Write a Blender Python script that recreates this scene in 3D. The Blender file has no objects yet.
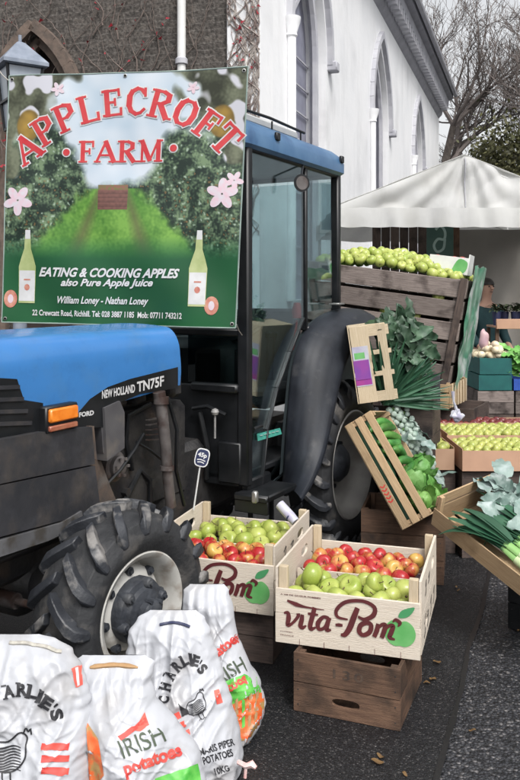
import bpy, bmesh, math, random
import numpy as np
from mathutils import Vector, Matrix, noise, Euler
R = random.Random(7)
PI = math.pi
scene = bpy.context.scene
COL = scene.collection
F, H0, CX, HY = 820.0, 1.65, 260.0, 290.0
V = Vector
def at(px, py, Y):
    return V(((px - CX) * Y / F, Y, H0 - (py - HY) * Y / F))
def lin(c):
    return tuple((x / 12.92 if x <= 0.04045 else ((x + 0.055) / 1.055) ** 2.4) for x in c)

# ------------------------------------------------------------------ materials
def nodes_of(m):
    m.use_nodes = True
    nt = m.node_tree
    return nt, nt.nodes, nt.links, nt.nodes['Principled BSDF']
def mat(name, c1, c2=None, scale=6.0, rough=0.6, metal=0.0, bump=0.0, bscale=None, detail=5, stretch=(1, 1, 1),
        coord='Object', c3=None, s3=1.5, t3=(0.5, 0.65), objvar=0.0, spec=0.5, pv=0.0, emit=None, contrast=(0.35, 0.65), trans=0.0, sss=0.0, rvar=0.0):
    m = bpy.data.materials.new(name)
    nt, N, L, P = nodes_of(m)
    P.inputs['Roughness'].default_value = rough
    P.inputs['Metallic'].default_value = metal
    P.inputs['Specular IOR Level'].default_value = spec
    tc = N.new('ShaderNodeTexCoord'); mp = N.new('ShaderNodeMapping')
    mp.inputs['Scale'].default_value = stretch
    L.new(tc.outputs[coord], mp.inputs['Vector'])
    col = None
    c2 = c2 or tuple(x * 0.8 for x in c1)
    nz = N.new('ShaderNodeTexNoise'); nz.inputs['Scale'].default_value = scale; nz.inputs['Detail'].default_value = detail
    L.new(mp.outputs[0], nz.inputs['Vector'])
    rp = N.new('ShaderNodeValToRGB')
    rp.color_ramp.elements[0].position = contrast[0]; rp.color_ramp.elements[0].color = (*c1, 1)
    rp.color_ramp.elements[1].position = contrast[1]; rp.color_ramp.elements[1].color = (*c2, 1)
    L.new(nz.outputs['Fac'], rp.inputs['Fac'])
    col = rp.outputs['Color']
    if c3:
        n3 = N.new('ShaderNodeTexNoise'); n3.inputs['Scale'].default_value = s3; n3.inputs['Detail'].default_value = 8
        L.new(tc.outputs[coord], n3.inputs['Vector'])
        r3 = N.new('ShaderNodeMapRange'); r3.inputs['From Min'].default_value = t3[0]; r3.inputs['From Max'].default_value = t3[1]
        L.new(n3.outputs['Fac'], r3.inputs['Value'])
        mx = N.new('ShaderNodeMix'); mx.data_type = 'RGBA'
        L.new(r3.outputs[0], mx.inputs[0]); L.new(col, mx.inputs[6]); mx.inputs[7].default_value = (*c3, 1)
        col = mx.outputs[2]
    if pv:
        a = N.new('ShaderNodeAttribute'); a.attribute_name = 'pv'
        mr = N.new('ShaderNodeMapRange'); mr.inputs['To Min'].default_value = 1 - pv; mr.inputs['To Max'].default_value = 1 + pv * 0.6
        L.new(a.outputs['Fac'], mr.inputs['Value'])
        hs = N.new('ShaderNodeHueSaturation'); L.new(mr.outputs[0], hs.inputs['Value']); L.new(col, hs.inputs['Color'])
        col = hs.outputs[0]
        ad = N.new('ShaderNodeVectorMath'); ad.operation = 'ADD'
        cb = N.new('ShaderNodeCombineXYZ'); mu = N.new('ShaderNodeMath'); mu.operation = 'MULTIPLY'; mu.inputs[1].default_value = 37
        L.new(a.outputs['Fac'], mu.inputs[0]); L.new(mu.outputs[0], cb.inputs[0]); L.new(mu.outputs[0], cb.inputs[1])
        L.new(mp.outputs[0], ad.inputs[0]); L.new(cb.outputs[0], ad.inputs[1]); L.new(ad.outputs[0], nz.inputs['Vector'])
    if objvar:
        oi = N.new('ShaderNodeObjectInfo'); mr = N.new('ShaderNodeMapRange')
        mr.inputs['To Min'].default_value = 1 - objvar; mr.inputs['To Max'].default_value = 1 + objvar
        L.new(oi.outputs['Random'], mr.inputs['Value'])
        hs = N.new('ShaderNodeHueSaturation'); L.new(mr.outputs[0], hs.inputs['Value']); L.new(col, hs.inputs['Color'])
        mr2 = N.new('ShaderNodeMapRange'); mr2.inputs['To Min'].default_value = 0.5 + objvar * 0.06; mr2.inputs['To Max'].default_value = 0.5 - objvar * 0.06
        ml = N.new('ShaderNodeMath'); ml.operation = 'MULTIPLY'; ml.inputs[1].default_value = 7.3
        fr = N.new('ShaderNodeMath'); fr.operation = 'FRACT'
        L.new(oi.outputs['Random'], ml.inputs[0]); L.new(ml.outputs[0], fr.inputs[0]); L.new(fr.outputs[0], mr2.inputs['Value'])
        L.new(mr2.outputs[0], hs.inputs['Hue'])
        col = hs.outputs[0]
    L.new(col, P.inputs['Base Color'])
    if rvar:
        mr = N.new('ShaderNodeMapRange'); mr.inputs['To Min'].default_value = rough - rvar; mr.inputs['To Max'].default_value = rough + rvar
        L.new(nz.outputs['Fac'], mr.inputs['Value']); L.new(mr.outputs[0], P.inputs['Roughness'])
    if bump:
        nb = N.new('ShaderNodeTexNoise'); nb.inputs['Scale'].default_value = bscale or scale * 3; nb.inputs['Detail'].default_value = 6
        L.new(mp.outputs[0], nb.inputs['Vector'])
        b = N.new('ShaderNodeBump'); b.inputs['Strength'].default_value = min(1, bump); b.inputs['Distance'].default_value = 0.01
        L.new(nb.outputs['Fac'], b.inputs['Height']); L.new(b.outputs[0], P.inputs['Normal'])
    if sss:
        P.inputs['Subsurface Weight'].default_value = sss; P.inputs['Subsurface Radius'].default_value = (0.02, 0.02, 0.01)
    if emit:
        P.inputs['Emission Color'].default_value = (*emit[0], 1); P.inputs['Emission Strength'].default_value = emit[1]
    return m

def wood(name, c1, c2, dirt=None, pv=0.3, rough=0.75, dirt_t=(0.5, 0.7)):
    # uses the UV map of each board: u along the grain, metres
    m = mat(name, c1, c2, scale=9, rough=rough, bump=0.35, bscale=30, stretch=(1, 14, 1), coord='UV', pv=pv,
            c3=dirt, s3=7, t3=dirt_t, spec=0.25, contrast=(0.3, 0.7))
    return m

def glassmat(name, tint, mixv, rough=0.02, refl=(0.8, 0.88, 0.9)):
    m = bpy.data.materials.new(name); m.use_nodes = True
    nt = m.node_tree; N = nt.nodes; L = nt.links; N.clear()
    o = N.new('ShaderNodeOutputMaterial'); t = N.new('ShaderNodeBsdfTransparent'); g = N.new('ShaderNodeBsdfGlossy')
    t.inputs[0].default_value = (*tint, 1); g.inputs['Roughness'].default_value = rough; g.inputs[0].default_value = (*refl, 1)
    lw = N.new('ShaderNodeLayerWeight'); lw.inputs[0].default_value = 0.5
    fr = N.new('ShaderNodeMath'); fr.operation = 'POWER'; fr.inputs[1].default_value = 3.0; L.new(lw.outputs['Facing'], fr.inputs[0])
    ad = N.new('ShaderNodeMath'); ad.operation = 'ADD'; ad.inputs[1].default_value = mixv; L.new(fr.outputs[0], ad.inputs[0])
    mx = N.new('ShaderNodeMixShader'); L.new(ad.outputs[0], mx.inputs[0]); L.new(t.outputs[0], mx.inputs[1]); L.new(g.outputs[0], mx.inputs[2])
    L.new(mx.outputs[0], o.inputs[0])
    return m

def attrmat(name, rough=0.5, bump=0.0, spec=0.4):
    m = bpy.data.materials.new(name)
    nt, N, L, P = nodes_of(m)
    a = N.new('ShaderNodeAttribute'); a.attribute_name = 'Col'; L.new(a.outputs['Color'], P.inputs['Base Color'])
    P.inputs['Roughness'].default_value = rough; P.inputs['Specular IOR Level'].default_value = spec
    if bump:
        tc = N.new('ShaderNodeTexCoord'); nb = N.new('ShaderNodeTexNoise'); nb.inputs['Scale'].default_value = 5
        L.new(tc.outputs['Object'], nb.inputs['Vector']); b = N.new('ShaderNodeBump'); b.inputs['Strength'].default_value = bump
        b.inputs['Distance'].default_value = 0.02
        L.new(nb.outputs['Fac'], b.inputs['Height']); L.new(b.outputs[0], P.inputs['Normal'])
    return m

M = {}
M['hood_blue'] = mat('hood_blue', (0.036, 0.165, 0.42), (0.048, 0.19, 0.47), 3, 0.24, c3=(0.06, 0.18, 0.38), s3=9, t3=(0.52, 0.9), rvar=0.08, spec=0.5)
M['roof_blue'] = mat('roof_blue', (0.045, 0.12, 0.24), (0.08, 0.17, 0.30), 5, 0.42, c3=(0.02, 0.06, 0.15), s3=6, t3=(0.55, 0.8))
M['black_paint'] = mat('black_paint', (0.004, 0.005, 0.006), (0.011, 0.012, 0.014), 8, 0.42, rvar=0.1)
M['grey_panel'] = mat('grey_panel', (0.018, 0.019, 0.023), (0.032, 0.032, 0.036), 7, 0.55, c3=(0.065, 0.055, 0.048), s3=10, t3=(0.52, 0.85), bump=0.12, bscale=60)
def translucent(m, f):
    nt = m.node_tree; N = nt.nodes; L = nt.links; P = N['Principled BSDF']; o = [n for n in N if n.type == 'OUTPUT_MATERIAL'][0]
    t = N.new('ShaderNodeBsdfTranslucent'); t.inputs[0].default_value = (.8, .8, .78, 1); x = N.new('ShaderNodeMixShader'); x.inputs[0].default_value = f
    L.new(P.outputs[0], x.inputs[1]); L.new(t.outputs[0], x.inputs[2]); L.new(x.outputs[0], o.inputs[0])
M['fender'] = mat('fender', (0.012, 0.014, 0.019), (0.019, 0.022, 0.029), 9, 0.5, spec=0.3, bump=0.04, bscale=40, c3=(0.06, 0.06, 0.062), s3=12, t3=(0.6, 0.9), rvar=0.08)
M['rubber'] = mat('rubber', (0.016, 0.017, 0.019), (0.030, 0.031, 0.034), 14, 0.7, c3=(0.12, 0.11, 0.10), s3=7, t3=(0.54, 0.78), bump=0.3, bscale=70, rvar=0.12)
M['tread'] = mat('tread', (0.018, 0.020, 0.025), (0.036, 0.039, 0.046), 10, 0.5, c3=(0.21, 0.20, 0.19), s3=9, t3=(0.53, 0.64), bump=0.3, bscale=60, rvar=0.12)
M['rim'] = mat('rim', (0.55, 0.54, 0.51), (0.45, 0.44, 0.41), 9, 0.5, c3=(0.20, 0.15, 0.11), s3=11, t3=(0.50, 0.72), bump=0.05)
M['rear_rim'] = mat('rear_rim', (0.36, 0.35, 0.33), (0.30, 0.29, 0.28), 7, 0.5, c3=(0.16, 0.14, 0.12), s3=5, t3=(0.5, 0.8))
M['hub'] = mat('hub', (0.020, 0.023, 0.030), (0.04, 0.045, 0.055), 18, 0.6, bump=0.4, bscale=50, c3=(0.10, 0.10, 0.10), s3=14, t3=(0.55, 0.9))
M['iron'] = mat('iron', (0.014, 0.014, 0.016), (0.035, 0.033, 0.032), 9, 0.55, bump=0.4, bscale=40, c3=(0.08, 0.055, 0.04), s3=7, t3=(0.56, 0.85))
M['rusty'] = mat('rusty', (0.11, 0.075, 0.055), (0.06, 0.05, 0.045), 12, 0.8, bump=0.3, c3=(0.14, 0.13, 0.12), s3=8, t3=(0.5, 0.8))
M['pipe'] = mat('pipe', (0.10, 0.09, 0.088), (0.16, 0.145, 0.14), 11, 0.5, metal=0.3, bump=0.2, c3=(0.05, 0.03, 0.025), s3=9)
M['steel'] = mat('steel', (0.35, 0.35, 0.34), (0.22, 0.22, 0.21), 12, 0.4, metal=0.7)
M['orange_lens'] = mat('orange_lens', (0.75, 0.19, 0.015), (0.85, 0.26, 0.03), 25, 0.22, sss=0.2)
M['orange_lens_top'] = mat('orange_lens_top', (0.62, 0.13, 0.012), (0.70, 0.18, 0.02), 25, 0.22)
M['white_decal'] = mat('white_decal', (0.60, 0.60, 0.60), (0.52, 0.52, 0.52), 20, 0.5)
M['teal_decal'] = mat('teal_decal', (0.05, 0.30, 0.25), (0.08, 0.38, 0.30), 25, 0.45)
M['red'] = mat('red', (0.5, 0.02, 0.02), (0.4, 0.02, 0.02), 5, 0.5)
M['seat_fabric'] = mat('seat_fabric', (0.03, 0.03, 0.035), (0.05, 0.05, 0.055), 40, 0.85)
M['glass'] = glassmat('glass', (0.76, 0.85, 0.86), 0.08)
M['dark_glass'] = glassmat('dark_glass', (0.35, 0.40, 0.40), 0.03)
M['pale_wood'] = wood('pale_wood', (0.60, 0.50, 0.36), (0.50, 0.40, 0.27), pv=0.16, dirt=(0.42, 0.33, 0.22), dirt_t=(0.6, 0.85))
M['white_wood'] = wood('white_wood', (0.66, 0.59, 0.50), (0.60, 0.52, 0.43), pv=0.10, dirt=(0.5, 0.42, 0.32), dirt_t=(0.62, 0.9))
M['thin_wood'] = wood('thin_wood', (0.50, 0.36, 0.22), (0.38, 0.26, 0.15), pv=0.22, dirt=(0.24, 0.16, 0.09), dirt_t=(0.55, 0.8))
M['brown_wood'] = wood('brown_wood', (0.16, 0.095, 0.062), (0.09, 0.052, 0.036), dirt=(0.035, 0.025, 0.02), pv=0.3, dirt_t=(0.45, 0.7))
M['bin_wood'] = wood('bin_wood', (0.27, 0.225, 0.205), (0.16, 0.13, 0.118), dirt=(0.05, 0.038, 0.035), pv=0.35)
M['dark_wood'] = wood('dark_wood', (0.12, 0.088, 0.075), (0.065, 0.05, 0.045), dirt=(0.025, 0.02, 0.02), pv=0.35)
M['cardboard'] = mat('cardboard', (0.42, 0.27, 0.18), (0.36, 0.22, 0.145), 6, 0.85, bump=0.1)
M['pink_board'] = mat('pink_board', (0.50, 0.30, 0.20), (0.42, 0.25, 0.17), 5, 0.8)
M['maroon'] = mat('maroon', (0.11, 0.018, 0.020), (0.085, 0.015, 0.018), 20, 0.6)
M['logo_green'] = mat('logo_green', (0.10, 0.36, 0.10), (0.16, 0.44, 0.15), 12, 0.6)
M['logo_dark'] = mat('logo_dark', (0.055, 0.26, 0.10), (0.07, 0.3, 0.12), 12, 0.6)
M['ink'] = mat('ink', (0.012, 0.012, 0.016), (0.02, 0.02, 0.024), 20, 0.6)
M['ink_green'] = mat('ink_green', (0.05, 0.07, 0.045), (0.07, 0.09, 0.06), 20, 0.6)
M['print_red'] = mat('print_red', (0.50, 0.035, 0.030), (0.56, 0.08, 0.06), 15, 0.55)
M['print_pink'] = mat('print_pink', (0.75, 0.14, 0.10), (0.7, 0.08, 0.06), 15, 0.55)
M['print_green'] = mat('print_green', (0.06, 0.36, 0.045), (0.15, 0.50, 0.09), 30, 0.5)
M['sack'] = mat('sack', (0.46, 0.47, 0.50), (0.41, 0.42, 0.45), 5, 0.34, bump=0.25, bscale=24, c3=(0.25, 0.235, 0.225), s3=6, t3=(0.5, 0.78), spec=0.5)
M['sack_orange'] = mat('sack_orange', (0.72, 0.10, 0.02), (0.55, 0.16, 0.05), 26, 0.4, bump=0.5, bscale=20, c3=(0.35, 0.22, 0.08), s3=22, t3=(0.5, 0.6))
M['sack_brown'] = mat('sack_brown', (0.35, 0.20, 0.09), (0.45, 0.28, 0.14), 30, 0.8)
M['twine'] = mat('twine', (0.5, 0.48, 0.42), (0.35, 0.33, 0.3), 60, 0.9)
M['purple_film'] = mat('purple_film', (0.16, 0.06, 0.32), (0.28, 0.06, 0.30), 9, 0.3)
M['magenta'] = mat('magenta', (0.35, 0.05, 0.25), (0.28, 0.04, 0.28), 14, 0.35)
M['white_film'] = mat('white_film', (0.55, 0.56, 0.60), (0.38, 0.36, 0.48), 14, 0.35)
M['canvas'] = mat('canvas', (0.80, 0.80, 0.79), (0.74, 0.74, 0.74), 3, 0.7, c3=(0.55, 0.54, 0.51), s3=2.6, t3=(0.5, 0.85), sss=0.0)
translucent(M['canvas'], .45)
M['plaster'] = mat('plaster', (0.80, 0.80, 0.81), (0.75, 0.755, 0.77), 1.2, 0.85, bump=0.5, bscale=9, c3=(0.55, 0.55, 0.56), s3=0.7, t3=(0.55, 0.85))
def streaks(m, amt=.22, sc=(2.2, 2.2, .12)):
    nt = m.node_tree; N = nt.nodes; L = nt.links; P = N['Principled BSDF']; src = P.inputs['Base Color'].links[0].from_socket
    tc = N.new('ShaderNodeTexCoord'); mp = N.new('ShaderNodeMapping'); mp.inputs['Scale'].default_value = sc; L.new(tc.outputs['Object'], mp.inputs['Vector'])
    n = N.new('ShaderNodeTexNoise'); n.inputs['Scale'].default_value = 1.6; n.inputs['Detail'].default_value = 9; n.inputs['Roughness'].default_value = .7; L.new(mp.outputs[0], n.inputs['Vector'])
    r = N.new('ShaderNodeMapRange'); r.inputs['From Min'].default_value = .5; r.inputs['From Max'].default_value = .75; r.inputs['To Min'].default_value = 1; r.inputs['To Max'].default_value = 1 - amt; L.new(n.outputs['Fac'], r.inputs['Value'])
    h = N.new('ShaderNodeHueSaturation'); L.new(r.outputs[0], h.inputs['Value']); L.new(src, h.inputs['Color']); L.new(h.outputs[0], P.inputs['Base Color'])
streaks(M['plaster'], .16, (1.1, 1.1, .25)); streaks(M['fender'], -.5, (9, 9, 1.2)); streaks(M['hood_blue'], .12, (9, 3, 9))
streaks(M['grey_panel'], -.8, (3, 9, 3)); streaks(M['canvas'], .22, (3, 3, 1))
M['mould'] = mat('mould', (0.50, 0.50, 0.53), (0.40, 0.40, 0.44), 3, 0.8, bump=0.2, bscale=20)
M['eave'] = mat('eave', (0.38, 0.38, 0.42), (0.30, 0.30, 0.33), 3, 0.7)
M['pane'] = mat('pane', (0.30, 0.31, 0.38), (0.22, 0.22, 0.29), 5, 0.3)
M['slate'] = mat('slate', (0.10, 0.105, 0.12), (0.06, 0.065, 0.08), 12, 0.6)
M['tarp'] = mat('tarp', (0.21, 0.195, 0.175), (0.17, 0.16, 0.145), 2, 0.8, bump=0.3, bscale=4)
M['white_paint'] = mat('white_paint', (0.75, 0.75, 0.73), (0.66, 0.66, 0.65), 9, 0.5)
M['green_board'] = mat('green_board', (0.035, 0.085, 0.07), (0.05, 0.11, 0.09), 5, 0.6)
M['teal_plastic'] = mat('teal_plastic', (0.008, 0.085, 0.085), (0.012, 0.12, 0.11), 8, 0.4)
M['blue_plastic'] = mat('blue_plastic', (0.02, 0.07, 0.35), (0.03, 0.10, 0.42), 8, 0.4)
M['navy'] = mat('navy', (0.02, 0.025, 0.07), (0.03, 0.04, 0.10), 8, 0.5)
M['green_sheet'] = mat('green_sheet', (0.05, 0.20, 0.12), (0.20, 0.36, 0.26), 7, 0.35, bump=0.6, bscale=14, c3=(0.5, 0.53, 0.52), s3=5, t3=(0.5, 0.62))
M['bark'] = mat('bark', (0.045, 0.037, 0.033), (0.085, 0.07, 0.06), 7, 0.9, bump=0.7, bscale=12)
M['twig'] = mat('twig', (0.11, 0.092, 0.085), (0.16, 0.135, 0.125), 2, 0.9)
M['vine'] = mat('vine', (0.11, 0.085, 0.075), (0.2, 0.16, 0.14), 9, 0.9)
M['pale_vine'] = mat('pale_vine', (0.16, 0.12, 0.11), (0.42, 0.38, 0.35), 9, 0.9)
M['red_leaf'] = mat('red_leaf', (0.36, 0.012, 0.03), (0.22, 0.01, 0.02), 9, 0.6, pv=0.4)
M['olive_leaf'] = mat('olive_leaf', (0.045, 0.05, 0.016), (0.085, 0.08, 0.028), 1.5, 0.7, pv=0.5)
M['hedge_leaf'] = mat('hedge_leaf', (0.03, 0.045, 0.02), (0.05, 0.07, 0.03), 1.5, 0.7, pv=0.5)
M['skin'] = mat('skin', (0.50, 0.30, 0.22), (0.45, 0.26, 0.19), 8, 0.6, sss=0.1)
M['jacket'] = mat('jacket', (0.008, 0.035, 0.04), (0.014, 0.05, 0.055), 12, 0.8, bump=0.4, bscale=14)
M['trousers'] = mat('trousers', (0.02, 0.022, 0.03), (0.03, 0.032, 0.04), 12, 0.9)
M['hair'] = mat('hair', (0.012, 0.009, 0.008), (0.025, 0.018, 0.014), 40, 0.6)
M['cuke'] = mat('cuke', (0.03, 0.13, 0.02), (0.10, 0.27, 0.06), 12, 0.4, objvar=0.25, bump=0.2, bscale=50, stretch=(1, 1, 0.3))
M['cabbage'] = mat('cabbage', (0.10, 0.28, 0.05), (0.22, 0.42, 0.12), 9, 0.5, objvar=0.2, bump=0.5, bscale=30)
M['kale'] = mat('kale', (0.022, 0.06, 0.032), (0.06, 0.12, 0.065), 18, 0.5, pv=0.45)
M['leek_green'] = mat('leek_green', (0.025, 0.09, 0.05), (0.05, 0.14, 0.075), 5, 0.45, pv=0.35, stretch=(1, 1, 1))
M['leek_mid'] = mat('leek_mid', (0.20, 0.42, 0.12), (0.30, 0.52, 0.18), 9, 0.4, pv=0.2)
M['leek_white'] = mat('leek_white', (0.50, 0.60, 0.34), (0.42, 0.54, 0.26), 9, 0.4, pv=0.15)
M['grey_leaf'] = mat('grey_leaf', (0.12, 0.19, 0.165), (0.26, 0.34, 0.31), 9, 0.45, bump=0.5, bscale=24, pv=0.3, c3=(0.46, 0.52, 0.52), s3=10, t3=(0.5, 0.7))
M['onion'] = mat('onion', (0.62, 0.50, 0.33), (0.72, 0.64, 0.48), 20, 0.5, objvar=0.15)
M['sprout'] = mat('sprout', (0.22, 0.30, 0.24), (0.40, 0.46, 0.42), 50, 0.6, objvar=0.3, bump=0.4)
M['price_white'] = mat('price_white', (0.75, 0.76, 0.76), (0.68, 0.69, 0.7), 30, 0.5)
M['aubergine'] = mat('aubergine', (0.03, 0.02, 0.045), (0.05, 0.03, 0.06), 8, 0.25, objvar=0.2)

def apple_mat(name, ca, cb, cc, lo, hi, bumpy=0.0, dv=0.12):
    m = bpy.data.materials.new(name)
    nt, N, L, P = nodes_of(m)
    P.inputs['Roughness'].default_value = 0.30
    P.inputs['Specular IOR Level'].default_value = 0.5
    P.inputs['Subsurface Weight'].default_value = 0.08; P.inputs['Subsurface Radius'].default_value = (0.01, 0.01, 0.005)
    tc = N.new('ShaderNodeTexCoord'); oi = N.new('ShaderNodeObjectInfo')
    ad = N.new('ShaderNodeVectorMath'); ad.operation = 'ADD'
    cb_ = N.new('ShaderNodeCombineXYZ'); ml = N.new('ShaderNodeMath'); ml.operation = 'MULTIPLY'; ml.inputs[1].default_value = 61.0
    L.new(oi.outputs['Random'], ml.inputs[0]); L.new(ml.outputs[0], cb_.inputs[0]); L.new(ml.outputs[0], cb_.inputs[2])
    sc = N.new('ShaderNodeVectorMath'); sc.operation = 'MULTIPLY'; sc.inputs[1].default_value = (1, 1, 0.45)
    L.new(tc.outputs['Object'], sc.inputs[0]); L.new(sc.outputs[0], ad.inputs[0]); L.new(cb_.outputs[0], ad.inputs[1])
    n1 = N.new('ShaderNodeTexNoise'); n1.inputs['Scale'].default_value = 16; n1.inputs['Detail'].default_value = 5; n1.inputs['Roughness'].default_value = 0.6
    L.new(ad.outputs[0], n1.inputs['Vector'])
    sh = N.new('ShaderNodeMath'); sh.operation = 'ADD'
    mr = N.new('ShaderNodeMapRange'); mr.inputs['To Min'].default_value = -dv; mr.inputs['To Max'].default_value = dv
    L.new(oi.outputs['Random'], mr.inputs['Value']); L.new(n1.outputs['Fac'], sh.inputs[0]); L.new(mr.outputs[0], sh.inputs[1])
    rp = N.new('ShaderNodeValToRGB'); rp.color_ramp.elements[0].position = lo; rp.color_ramp.elements[0].color = (*ca, 1)
    rp.color_ramp.elements[1].position = hi; rp.color_ramp.elements[1].color = (*cb, 1)
    L.new(sh.outputs[0], rp.inputs['Fac'])
    n2 = N.new('ShaderNodeTexVoronoi'); n2.inputs['Scale'].default_value = 130
    L.new(tc.outputs['Object'], n2.inputs['Vector'])
    r2 = N.new('ShaderNodeMapRange'); r2.inputs['From Min'].default_value = 0.12; r2.inputs['From Max'].default_value = 0.2
    r2.inputs['To Min'].default_value = 0.35; r2.inputs['To Max'].default_value = 0
    L.new(n2.outputs['Distance'], r2.inputs['Value'])
    mx = N.new('ShaderNodeMix'); mx.data_type = 'RGBA'; L.new(r2.outputs[0], mx.inputs[0]); L.new(rp.outputs[0], mx.inputs[6]); mx.inputs[7].default_value = (*cc, 1)
    L.new(mx.outputs[2], P.inputs['Base Color'])
    return m
M['apple_green'] = apple_mat('apple_green', (0.26, 0.33, 0.055), (0.42, 0.46, 0.12), (0.55, 0.6, 0.25), 0.35, 0.65)
M['apple_red'] = apple_mat('apple_red', (0.38, 0.018, 0.022), (0.56, 0.36, 0.09), (0.6, 0.42, 0.2), 0.48, 0.66)
M['apple_bin'] = apple_mat('apple_bin', (0.30, 0.38, 0.07), (0.46, 0.50, 0.14), (0.5, 0.55, 0.2), 0.35, 0.65)
M['apple_tray'] = apple_mat('apple_tray', (0.33, 0.38, 0.09), (0.46, 0.47, 0.13), (0.6, 0.6, 0.3), 0.35, 0.65)
M['apple_dark'] = apple_mat('apple_dark', (0.12, 0.015, 0.02), (0.22, 0.05, 0.04), (0.4, 0.15, 0.1), 0.4, 0.7)
M['stem'] = mat('stem', (0.09, 0.06, 0.03), (0.12, 0.08, 0.04), 40, 0.8)

# ------------------------------------------------------------------ mesh builder
class MB:
    def __init__(s): s.v = []; s.f = []; s.mi = []; s.pv = []; s.uv = []; s.sm = []
    def _add(s, verts, faces, mi=0, pv=None, uvs=None, smooth=False):
        b = len(s.v); s.v += [tuple(p) for p in verts]
        pv = R.random() if pv is None else pv
        for k, f in enumerate(faces):
            s.f.append([b + i for i in f]); s.mi.append(mi); s.pv.append(pv); s.sm.append(smooth)
            s.uv.append(uvs[k] if uvs else None)
    def box(s, c, size, rot=None, bevel=0.0, mi=0, pv=None):
        c = V(c); hx, hy, hz = [x / 2 for x in size]
        bv = min(bevel, hx * 0.45, hy * 0.45, hz * 0.45)
        long = max(range(3), key=lambda i: size[i])
        off = R.random() * 5
        def uvof(n, p):
            ax = max(range(3), key=lambda i: abs(n[i]))
            others = [i for i in range(3) if i != ax]
            if long in others:
                o = [i for i in others if i != long][0]
                return (p[long] + off, p[o] + off)
            return (p[others[0]] * 0.1 + off, p[others[1]] + off)
        if bv <= 0:
            P = [V((x, y, z)) for x in (-hx, hx) for y in (-hy, hy) for z in (-hz, hz)]
            Fs = [(0, 1, 3, 2), (4, 6, 7, 5), (0, 4, 5, 1), (2, 3, 7, 6), (0, 2, 6, 4), (1, 5, 7, 3)]
            Ns = [(-1, 0, 0), (1, 0, 0), (0, -1, 0), (0, 1, 0), (0, 0, -1), (0, 0, 1)]
        else:
            bm = bmesh.new(); bmesh.ops.create_cube(bm, size=1)
            for v in bm.verts: v.co = V((v.co.x * hx * 2, v.co.y * hy * 2, v.co.z * hz * 2))
            bmesh.ops.bevel(bm, geom=bm.edges[:], offset=bv, segments=1, affect='EDGES', profile=0.5)
            bm.normal_update()
            bm.verts.index_update()
            P = [v.co.copy() for v in bm.verts]; Fs = [tuple(v.index for v in f.verts) for f in bm.faces]; Ns = [f.normal.copy() for f in bm.faces]
            bm.free()
        uvs = [[uvof(n, P[i]) for i in f] for f, n in zip(Fs, Ns)]
        if rot is not None: P2 = [c + rot @ p for p in P]
        else: P2 = [c + p for p in P]
        s._add(P2, Fs, mi, pv, uvs)
    def bar(s, a, b, w, h, up=(0, 0, 1), bevel=0.0, mi=0, pv=None):
        a = V(a); b = V(b); x = (b - a); L = x.length; x.normalize(); u = V(up)
        y = u.cross(x)
        if y.length < 1e-4: y = V((0, 1, 0)).cross(x)
        y.normalize(); z = x.cross(y)
        s.box((a + b) / 2, (L, w, h), Matrix((x, y, z)).transposed(), bevel, mi, pv)
    def tube(s, pts, rad, seg=8, mi=0, caps=True, pv=None, flat=1.0):
        pts = [V(p) for p in pts]
        if not hasattr(rad, '__len__'): rad = [rad] * len(pts)
        n = len(pts); vs = []; prev = None
        for i in range(n):
            t = (pts[min(i + 1, n - 1)] - pts[max(i - 1, 0)])
            if t.length < 1e-9: t = V((0, 0, 1))
            t.normalize()
            if prev is None:
                a = V((0, 0, 1)) if abs(t.z) < 0.9 else V((1, 0, 0)); x = t.cross(a).normalized()
            else:
                x = prev - t * prev.dot(t)
                x = x.normalized() if x.length > 1e-6 else t.cross(V((0.3, 0.5, 0.8))).normalized()
            y = t.cross(x); prev = x
            for k in range(seg):
                an = 2 * PI * k / seg
                vs.append(pts[i] + x * math.cos(an) * rad[i] + y * math.sin(an) * rad[i] * flat)
        fs = []
        for i in range(n - 1):
            for k in range(seg):
                fs.append((i * seg + k, i * seg + (k + 1) % seg, (i + 1) * seg + (k + 1) % seg, (i + 1) * seg + k))
        if caps:
            fs.append(tuple(range(seg - 1, -1, -1))); fs.append(tuple((n - 1) * seg + k for k in range(seg)))
        s._add(vs, fs, mi, pv, None, True)
    def lathe(s, prof, o, axis, seg=32, mi=0, closed=False, pv=None):
        # prof: (radius, distance along the axis)
        o = V(o); ax = V(axis).normalized()
        a = V((0, 0, 1)) if abs(ax.z) < 0.9 else V((1, 0, 0)); x = ax.cross(a).normalized(); y = ax.cross(x)
        vs = []
        for r, d in prof:
            for k in range(seg):
                an = 2 * PI * k / seg; vs.append(o + ax * d + (x * math.cos(an) + y * math.sin(an)) * r)
        n = len(prof); fs = []
        rng = n if closed else n - 1
        for i in range(rng):
            j = (i + 1) % n
            for k in range(seg): fs.append((i * seg + k, i * seg + (k + 1) % seg, j * seg + (k + 1) % seg, j * seg + k))
        if not closed:
            if prof[0][0] > 1e-6: fs.append(tuple(range(seg)))
            if prof[-1][0] > 1e-6: fs.append(tuple((n - 1) * seg + k for k in range(seg)))
        s._add(vs, fs, mi, pv, None, True)
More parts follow.
